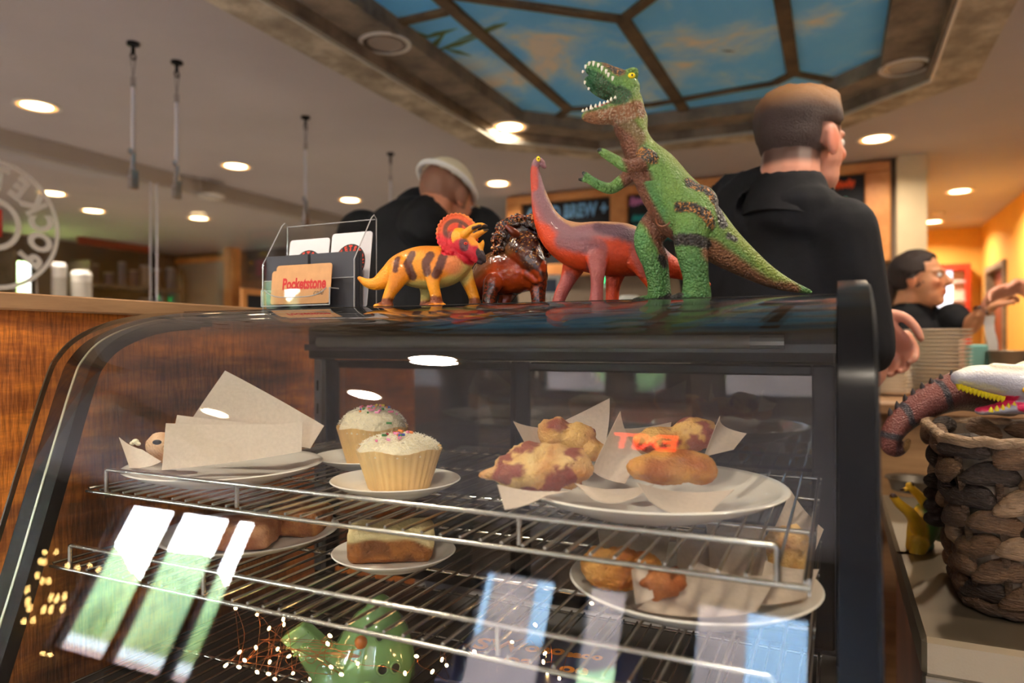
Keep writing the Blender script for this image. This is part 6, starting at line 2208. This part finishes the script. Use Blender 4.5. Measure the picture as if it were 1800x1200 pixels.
p = pt(1106, 504, 3.4)
V, F = lathe([(0.05, 0), (0.062, 0.03), (0.058, 0.10), (0.04, 0.115), (0.001, 0.118)], (p[0], p[1], 0.12), 24)
tag(obj('milk_jug', (V, F), M_WHITEP, smooth=True), 'small white rounded jug on the coffee machine', 'jug')

# ---- objects far left behind the glass screen
sb = thing('grey_panel', (-6.6, 6.5, -0.4), 'large grey panel on the far left wall', 'panel')
a, b = ptY(296, 430, 6.5), ptY(398, 530, 6.5)
a[0] = max(a[0], -7.85)
obj('board', bbox_bev(a[0], b[0], 6.5, 6.597, ZF, 1.05, 0.004), mat('panel_grey', rgb(150, 142, 130), 0.6), sb)
obj('panel_top', bbox_bev(a[0] - 0.02, b[0] + 0.1, 6.46, 6.55, 1.05, 1.12, 0.004), M_ORANGE, sb)
pp_ = ptY(408, 500, 6.3)
tag(obj('wooden_post', bbox_bev(pp_[0] - 0.07, pp_[0] + 0.07, 6.23, 6.37, ZF, 1.17, 0.006), M_ORANGE), 'wooden post right of the grey panel', 'post')
fr = ptX(440, 523, -2.3)
oc_ = thing('framed_slate', (-2.5, 2.9, 0.02), 'small orange framed slate standing left of the card holder', 'sign')
a, b = ptX(424, 506, -2.68), ptX(470, 540, -2.68)
obj('frame', join(box(-2.69, -2.67, a[1], a[1] + 0.03, 0.02, a[2]), box(-2.69, -2.67, b[1] - 0.03, b[1], 0.02, a[2]), box(-2.69, -2.67, a[1] + 0.03, b[1] - 0.03, a[2] - 0.03, a[2])), M_ORANGE, oc_)
obj('slate', box(-2.685, -2.675, a[1] + 0.03, b[1] - 0.03, 0.02, a[2] - 0.03), M_CHALK, oc_)
obj('foot', box(-2.74, -2.665, a[1], b[1], 0.0205, 0.03), M_ORANGE, oc_)
su = thing('wall_shelving', (-7.8, 4.2, ZF), 'dark shelving along the far left wall', 'shelving')
for y in (2.9, 4.3, 5.1, 6.3):
    obj('upright', box(-7.95, -7.55, y, y + 0.04, ZF, 0.95), M_BARND, su)
for z in (-0.6, -0.1, 0.28, 0.66):
    obj('shelf_board', box(-7.95, -7.55, 5.14, 6.3, z, z + 0.03), M_BARND, su)
for z in (-0.6, -0.1, 0.28):
    obj('shelf_board', box(-7.95, -7.55, 2.94, 4.3, z, z + 0.03), M_BARND, su)
rr = random.Random(21)
cols = [(150, 60, 44), (120, 96, 80), (96, 80, 90), (170, 150, 130), (90, 60, 50), (180, 120, 80), (130, 130, 140)]
names = ['dull red', 'brown', 'mauve', 'beige', 'dark brown', 'tan', 'grey']
for z, nm in ((0.31, 'lower'), (0.69, 'upper')):
    y = 5.22
    cnt = 0
    while y < 6.2:
        w = rr.uniform(0.08, 0.14)
        i = rr.randrange(7)
        h = rr.uniform(0.14, 0.30)
        t = thing('coffee_tin', (-7.7, y + w / 2, z), '%s tin, %s on the %s shelf of the far left shelving' % (names[i], ORD[cnt], nm), 'tin', 'tins on the far shelving')
        obj('tin_body', lathe([(w / 2, 0), (w / 2, h * .9), (w * .46, h * .92)], (-7.7, y + w / 2, z), 14), mat('tin_%d' % i, rgb(*cols[i]), 0.5), t)
        obj('lid', lathe([(w * .47, h * .92), (w * .47, h), (0.001, h)], (-7.7, y + w / 2, z), 14), mat('tin_lid', rgb(170, 166, 160), 0.4), t)
        y += w + rr.uniform(0.03, 0.08)
        cnt += 1
rs = ptX(205, 428, -7.5)
tag(obj('red_sign', bbox_bev(-7.53, -7.5, rs[1] - .45, rs[1] + .45, rs[2] - .06, rs[2] + .06, 0.004), mat('sign_red', rgb(140, 50, 36), 0.6)), 'dull red sign board above the far shelving', 'sign')
for u, v0, v1, w, lab in ((143, 476, 520, 34, 'right of the two pale lanterns behind the glass logo'), (104, 462, 520, 24, 'left of the two pale lanterns behind the glass logo')):
    x = -5.6
    p0, p1 = ptX(u, v0, x), ptX(u, v1, x)
    r = w / FPX * 5.3 / 2
    t = thing('pale_lantern', (x, p0[1], 0.02), lab, 'lantern', 'pale lanterns on the far ledge')
    obj('base', lathe([(r, 0.02), (r, p1[2] + (p0[2] - p1[2]) * 0.55), (r * .9, p1[2] + (p0[2] - p1[2]) * 0.56)], (x, p0[1], 0), 18), mat('lantern_grey', rgb(176, 172, 164), 0.5), t)
    obj('cap', lathe([(r * .95, p1[2] + (p0[2] - p1[2]) * 0.56), (r * 1.05, p0[2] - .03), (r * .8, p0[2]), (0.001, p0[2])], (x, p0[1], 0), 18), M_WHITEP, t)
ll = thing('far_ledge', (-5.6, 4.0, ZF), 'low far partition carrying the pale lanterns', 'partition')
obj('partition_wall', box(-5.75, -5.45, 2.0, 5.0, ZF, 0.0), M_WALLD, ll)
obj('partition_cap', box(-5.78, -5.42, 1.95, 5.05, 0.0, 0.02), M_CAP, ll)

# ---- corridor: red framed cabinet and door
a, b = ptY(1636, 468, 9.18), ptY(1702, 545, 9.18)
rf = thing('red_cabinet', ((a[0] + b[0]) / 2, 9.1, ZF), 'red framed drinks cooler at the end of the corridor', 'cooler')
M_REDF = mat('cooler_red', rgb(176, 52, 28), 0.4)
obj('frame', join(bbox_bev(a[0], a[0] + .05, 9.0, 9.19, ZF, a[2], .004), bbox_bev(b[0] - .05, b[0], 9.0, 9.19, ZF, a[2], .004), bbox_bev(a[0] + .05, b[0] - .05, 9.0, 9.19, a[2] - .07, a[2], .004), bbox_bev(a[0] + .05, b[0] - .05, 9.0, 9.19, ZF, ZF + .2, .004)), M_REDF, rf)
xm = a[0] + (b[0] - a[0]) * .55
obj('lit_panel', box(a[0] + .05, xm, 9.10, 9.15, b[2] - .1, a[2] - .07), emis('cooler_light', (0.75, 0.85, 1.0, 1), 1.6), rf)
obj('shelf_panel', box(xm, b[0] - .05, 9.10, 9.15, ZF + .2, a[2] - .07), mat('cooler_inner', rgb(214, 190, 170), 0.5), rf)
obj('lower_panel', box(a[0] + .05, xm, 9.10, 9.15, ZF + .2, b[2] - .1), mat('cooler_dark', rgb(120, 60, 50), 0.5), rf)
for z in np.linspace(b[2] - .1, a[2] - .2, 3):
    obj('shelf', box(xm, b[0] - .05, 9.04, 9.10, z, z + .015), M_WHITEP, rf)
dr = thing('door_1', (1.52, 8.35, ZF), 'brown wooden door in the ochre corridor wall', None, None, kind='structure')
obj('door_leaf', box(1.50, 1.54, 7.96, 8.74, ZF + 0.005, 0.74), M_CABW, dr)
obj('door_frame', join(box(1.42, 1.61, 7.90, 7.955, ZF, 0.80), box(1.42, 1.61, 8.745, 8.80, ZF, 0.80), box(1.42, 1.61, 7.955, 8.745, 0.745, 0.80)), M_BARND, dr)
obj('door_handle', tube([(1.49, 8.05, -0.25), (1.44, 8.05, -0.25), (1.44, 8.16, -0.25)], 0.01), M_CHROME, dr)

# ================================================================== RIGHT SIDE: COUNTERS, CROCKERY, BASKET
CZ = -0.37
sc = thing('steel_counter', (0.8, 1.5, ZF), 'brushed steel work counter right of the display case', 'counter')
obj('steel_top', bbox_bev(0.098, 1.55, 1.02, 1.95, CZ - 0.05, CZ, 0.006), mat('reflection_tinted_steel', rgb(138, 124, 102), 0.36, metal=0.75, bump=0.05, bscale=300, stretch=(1, 20, 1)), sc)  # browner than the apron: golden reflections are put into the colour
obj('front_apron', bbox_bev(0.10, 1.55, 1.024, 1.04, CZ - 0.115, CZ - 0.05, 0.003), M_STEEL, sc)
obj('cabinet', box(0.13, 1.5, 1.06, 1.9, ZF, CZ - 0.05), M_CABW, sc)
PSZ = -0.155
sv = thing('service_counter', (0.7, 2.4, ZF), 'tan service counter carrying the plate stacks', 'counter')
obj('cabinet', box(0.02, 0.53, 2.12, 2.85, ZF, PSZ - 0.03), wood('tan_front', rgb(150, 112, 74), rgb(190, 152, 108), None, (1, 1, 8), 3, 0.5, 0.1), sv)
obj('worktop', bbox_bev(0.0, 0.55, 2.08, 2.88, PSZ - 0.03, PSZ, 0.004), M_CAP, sv)

M_DISH = mat('stack_china', rgb(248, 238, 220), 0.25, coat=0.2)
def dish_mesh(R, h=0.012):
    V, F = lathe([(0.001, 0), (R * .55, 0), (R * .6, .002), (R * .97, h * .85), (R, h), (R * .97, h * 1.05), (R * .6, .006), (0.001, .005)], (0, 0, 0), 36)
    return to_mesh('dish', V, F, M_DISH, True)




def dish_stack(u, dep, R, n, dz, lab_name):
    me = dish_mesh(R)
    p = pt(u, 0, dep)
    for k in range(n):
        o = bpy.data.objects.new('dinner_plate', me)
        COL.objects.link(o)
        o.location = (float(p[0]), float(p[1]), PSZ + 0.001 + k * dz)
        nth = 'bottom' if k == 0 else 'top' if k == n - 1 else ORD[k] + ' from the bottom'
        tag(o, ('%s plate of the %s' % (nth, lab_name)) if k in (0, n - 1) else ('plate %s in the %s' % (nth, lab_name)), 'plate', 'plates of the ' + lab_name)


dish_stack(1646, 2.20, .098, 17, .0118, 'tall cream stack')
dish_stack(1566, 2.12, .056, 9, .0100, 'short saucer stack')
# white cloth block below the short stack, teal napkins, bowl
p = pt(1716, 0, 2.3)
tag(obj('napkin_block', bbox_bev(p[0] - .028, p[0] + .028, p[1] - .04, p[1] + .04, PSZ, PSZ + .155, .006), mat('teal_napkin', rgb(120, 172, 160), 0.8)), 'teal block of napkins right of the tall plate stack', 'napkins')
p = pt(1783, 0, 2.2)
V, F = lathe([(.035, 0), (.04, .004), (.06, .05), (.072, .13), (.075, .135), (.070, .13), (.056, .05), (.03, .012), (.001, .010)], (p[0], p[1], PSZ), 30)
tag(obj('steel_bowl', (V, F), M_STEEL, smooth=True), 'small steel bowl at the right edge of the service counter', 'bowl')
p = pt(1742, 590, 2.42)
tag(obj('paper_slip', sheet([[p + R_AX * a + U_AX * b + D_AX * .01 * math.sin(b * 40) for b in np.linspace(-.10, .07, 8)] for a in np.linspace(-.018, .018, 4)], .0008), mat('white_paper', rgb(226, 220, 212), 0.7), smooth=True), 'white paper slip hanging from the woman\'s hand', 'paper')
p = pt(1607, 0, 1.75)
V, F = lathe([(.001, .004), (.05, .004), (.058, .03), (.066, .034), (.066, .036), (.054, .033), (.046, .008), (.001, .007)], (p[0], p[1], CZ), 32)
tag(obj('steel_pan', (V, F), M_STEEL, smooth=True), 'round steel pan behind the wicker basket', 'pan')

# ---- wicker basket
BC = np.array([0.335, 1.245])
BH, BTH = 0.238, 0.0
bk = thing('wicker_basket', np.array([BC[0], BC[1], CZ]), 'brown woven wicker basket on the steel counter', 'basket')


def brim(t, z):
    """rounded rectangle outline at height fraction z"""
    hx, hy, r = .165 + .035 * z, .115 + .028 * z, .05
    P = []
    per = []
    for cx, cy, a0 in ((hx - r, -hy + r, -90), (hx - r, hy - r, 0), (-hx + r, hy - r, 90), (-hx + r, -hy + r, 180)):
        for k in range(9):
            a = math.radians(a0 + 90 * k / 8)
            P.append((cx + r * math.cos(a), cy + r * math.sin(a)))
    P = np.array(P + [P[0]])
    L = np.concatenate([[0], np.cumsum(np.linalg.norm(np.diff(P, axis=0), axis=1))])
    s = (t % 1.0) * L[-1]
    return np.array([np.interp(s, L, P[:, 0]), np.interp(s, L, P[:, 1])])


WK = [mat('husk_%d' % k, rgb(*c), 0.65, var=0.35, vscale=30, bump=0.8, bscale=120, stretch=(1, 1, 3)) for k, c in enumerate(((98, 72, 48), (70, 50, 32), (150, 122, 92), (46, 33, 23)))]
strand = []
for k in range(3):
    V, F = ell((0, 0, 0), (.036, .0125, .0175), 14, 10)
    n = vnoise(V, 60, k)
    V = V * (1 + .22 * n)[:, None]
    V[:, 2] += .006 * np.sin(V[:, 0] * 60 + k)
    strand.append([to_mesh('husk_strand', V, F, m, True) for m in WK])
rr = random.Random(4)
rows = 7
for r in range(rows):
    z = CZ + .028 + (BH - .04) * r / (rows - 1)
    nseg = 19
    for k in range(nseg):
        t0 = (k + .5 * (r % 2)) / nseg
        p, q = brim(t0, r / rows), brim(t0 + .01, r / rows)
        ang = math.atan2(q[1] - p[1], q[0] - p[0])
        nrm = np.array([q[1] - p[1], -(q[0] - p[0])])
        nrm /= np.linalg.norm(nrm)
        wv = .004 * (1 if k % 2 else -1)
        inst('husk_strand', rr.choice(strand)[rr.choice((0, 0, 1, 2, 3))], bk, (BC[0] + p[0] + nrm[0] * wv, BC[1] + p[1] + nrm[1] * wv, z + rr.uniform(-.002, .002)), (0, rr.uniform(-.16, .16), ang))
obj('inner_wall', (lambda: (np.array([[BC[0] + .955 * brim(t, zz)[0], BC[1] + .955 * brim(t, zz)[1], CZ + .006 + zz * (BH - .006)] for zz in (0, 1) for t in np.linspace(0, 1, 41)[:-1]]),
                         [(k, (k + 1) % 40, 40 + (k + 1) % 40, 40 + k) for k in range(40)] + [tuple(range(40))[::-1]]))(), M_BARND, bk)
for k in range(26):
    t0 = k / 26
    a, b = brim(t0, 0), brim(t0, 1)
    obj('stake', tube([(BC[0] + a[0] * .99, BC[1] + a[1] * .99, CZ + .004), (BC[0] + b[0] * .985, BC[1] + b[1] * .985, CZ + BH)], .005, 6), WK[1], bk)
for z, rad, m in ((CZ + BH + .002, .0075, WK[2]), (CZ + .010, .009, WK[1])):
    zz = 1 if z > CZ + .1 else 0
    obj('rim_rope', tube([(BC[0] + brim(t, zz)[0] * 1.01, BC[1] + brim(t, zz)[1] * 1.01, z + .002 * math.sin(t * 200)) for t in np.linspace(0, 1, 81)[:-1]], rad, 8, closed=True), m, bk, smooth=True)
hp = brim(.80, .6)
for k in range(4):
    p_ = pt(1648, 845 + 22 * k, 1.10)
    obj('handle_knot', ell(p_, (.020, .016, .013), 12, 8), WK[3], bk, smooth=True)

# ---- pale toy reptile head lying on the basket
f = Fig(1.13)
gs = [f.limb([(1688, 664, 0, 14, 18), (1710, 664, 0, 22, 24), (1745, 668, 0, 27, 30), (1785, 676, 0, 33, 38), (1825, 672, 0, 42, 46), (1880, 680, 0, 40, 44)], 6, 20),
      f.limb([(1722, 722, 4, 7, 16), (1752, 718, 4, 10, 20), (1790, 712, 2, 16, 26), (1830, 705, 0, 24, 32)]),
      f.limb([(1740, 645, 10, 8, 8), (1785, 648, 14, 9, 8), (1820, 640, 14, 12, 10)])]
V, F = organic(gs, .0022, 3)
Q = f.uv(V)
P = Q[:, :2] + 2 * np.column_stack([vnoise(V, 150, 1), vnoise(V, 150, 2)])
col = np.tile(rgb3(186, 188, 200), (len(V), 1))
col = mixc(col, rgb3(242, 232, 204), sstep(662, 640, P[:, 1]))
col = mixc(col, rgb3(216, 40, 90), stroke(P, [(1712, 714), (1745, 706), (1765, 700)], 7, 4) * (P[:, 1] > 694) + stroke(P, [(1778, 712), (1786, 714)], 7, 3))
cr_ = thing('toy_reptile', f.q(1760, 735), 'pale grey toy reptile with yellow teeth lying on the basket', 'toy dinosaur')
obj('body', (V, F), M_TOYS, cr_, smooth=True, col=col)
M_YT = mat('toy_yellow', rgb(226, 206, 40), 0.4)
for k in range(12):
    s = k / 11
    u, v = 1676 + 66 * s, 676 + 26 * s - 6 * s * s
    obj('tooth', cone(f.q(u, v - 2, 16 + 12 * s), f.q(u - 1, v + 9, 17 + 12 * s), 5.5 * f.k), M_YT, cr_, smooth=True)
for k in range(5):
    obj('tooth', cone(f.q(1728 + 10 * k, 722 - 2 * k, 20), f.q(1728 + 10 * k, 712 - 2 * k, 21), 4 * f.k), M_YT, cr_, smooth=True)
eye(f, cr_, 1780, 683, 37, 10, mat('toy_eye_amber', rgb(236, 180, 30), 0.3), ry=6)

# ---- brown toy tail hanging from the basket
f = Fig(1.20)
rows_ = [(1780, 700, -14, 34), (1735, 690, -12, 37), (1690, 688, -8, 35), (1640, 703, -2, 29), (1600, 726, 2, 24), (1572, 752, 4, 20), (1560, 778, 6, 16), (1570, 790, 8, 12), (1584, 784, 8, 9), (1592, 774, 8, 5)]
V, F = organic([f.limb(rows_, 8, 20)], .0022, 3)
Q = f.uv(V)
P = Q[:, :2] + 1.5 * np.column_stack([vnoise(V, 200, 1), vnoise(V, 200, 2)])
col = np.tile(rgb3(120, 66, 58), (len(V), 1))
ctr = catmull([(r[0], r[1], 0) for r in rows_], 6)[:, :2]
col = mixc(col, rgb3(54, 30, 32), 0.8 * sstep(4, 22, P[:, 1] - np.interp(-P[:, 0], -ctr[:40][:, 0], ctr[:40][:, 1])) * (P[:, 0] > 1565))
for ln in ([(1646, 672), (1652, 700), (1664, 726)], [(1582, 708), (1590, 740), (1606, 752)], [(1548, 762), (1572, 768)]):
    col = mixc(col, rgb3(54, 48, 54), stroke(P, ln, 4, 3))
col = mixc(col, rgb3(170, 130, 80), stroke(P, [(1586, 784), (1596, 772)], 6, 4))
tl = thing('toy_dinosaur_tail', f.q(1700, 740), 'brown spiny toy dinosaur with curling tail hanging out of the basket', 'toy dinosaur')
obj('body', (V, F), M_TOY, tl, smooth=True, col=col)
for u, v in ((1712, 655), (1692, 655), (1674, 658), (1655, 664), (1638, 671), (1622, 679), (1606, 690), (1592, 700), (1578, 712), (1566, 724)):
    obj('spine', cone(f.q(u, v + 6, 0), f.q(u - 2, v - 8, 0), 5 * f.k), mat('toy_spine', rgb(48, 40, 40), 0.5), tl, smooth=True)

# ---- yellow and green toy dinosaur on the counter
f = Fig(1.26)
gs = [f.limb([(1612, 960, 0, 18, 18), (1624, 925, 0, 26, 24), (1634, 900, 0, 22, 20), (1645, 930, -4, 18, 18), (1668, 950, -6, 8, 8)], 6, 18),
      f.limb([(1606, 925, 14, 13), (1592, 900, 18, 10), (1572, 882, 18, 8), (1560, 868, 18, 6)]),
      f.limb([(1628, 895, 10, 10), (1612, 872, 12, 8), (1598, 858, 12, 7), (1590, 850, 12, 5)]),
      f.limb([(1598, 855, 12, 4), (1596, 846, 12, 3)]), f.limb([(1590, 856, 12, 4), (1578, 858, 12, 3)]),
      f.limb([(1606, 950, 16, 16), (1600, 968, 18, 12), (1588, 980, 18, 8), (1572, 984, 18, 6)]),
      f.limb([(1634, 960, -12, 14), (1626, 982, -12, 10)])]
V, F = organic(gs, .0018, 3)
zt = CZ + .0005
V[:, 2] = np.maximum(V[:, 2], zt)
Q = f.uv(V)
P = Q[:, :2] + 2 * np.column_stack([vnoise(V, 150, 1), vnoise(V, 150, 2)])
col = np.tile(rgb3(222, 172, 36), (len(V), 1))
col = mixc(col, rgb3(56, 92, 34), stroke(P, [(1632, 885), (1636, 915), (1640, 940), (1668, 950)], 16, 8))
col = mixc(col, rgb3(110, 160, 130), stroke(P, [(1632, 962), (1656, 962)], 6, 6))
col = mixc(col, rgb3(60, 30, 14), stroke(P, [(1556, 866), (1562, 866)], 3, 2) + stroke(P, [(1576, 858), (1580, 858)], 2, 2) + stroke(P, [(1596, 845), (1596, 848)], 2, 2))
yg = thing('toy_small_dinosaur', np.array([*f.q(1610, 0)[:2], zt]), 'small yellow and green toy dinosaur lying beside the basket', 'toy dinosaur')
obj('body', (V, F), M_TOYS, yg, smooth=True, col=col)

# ------------------------------------------------------------------ lift the layout from eye level to the floor datum
for o in list(SC.objects):
    if o.parent is None and o.type != 'CAMERA':
        o.location.z += EYE
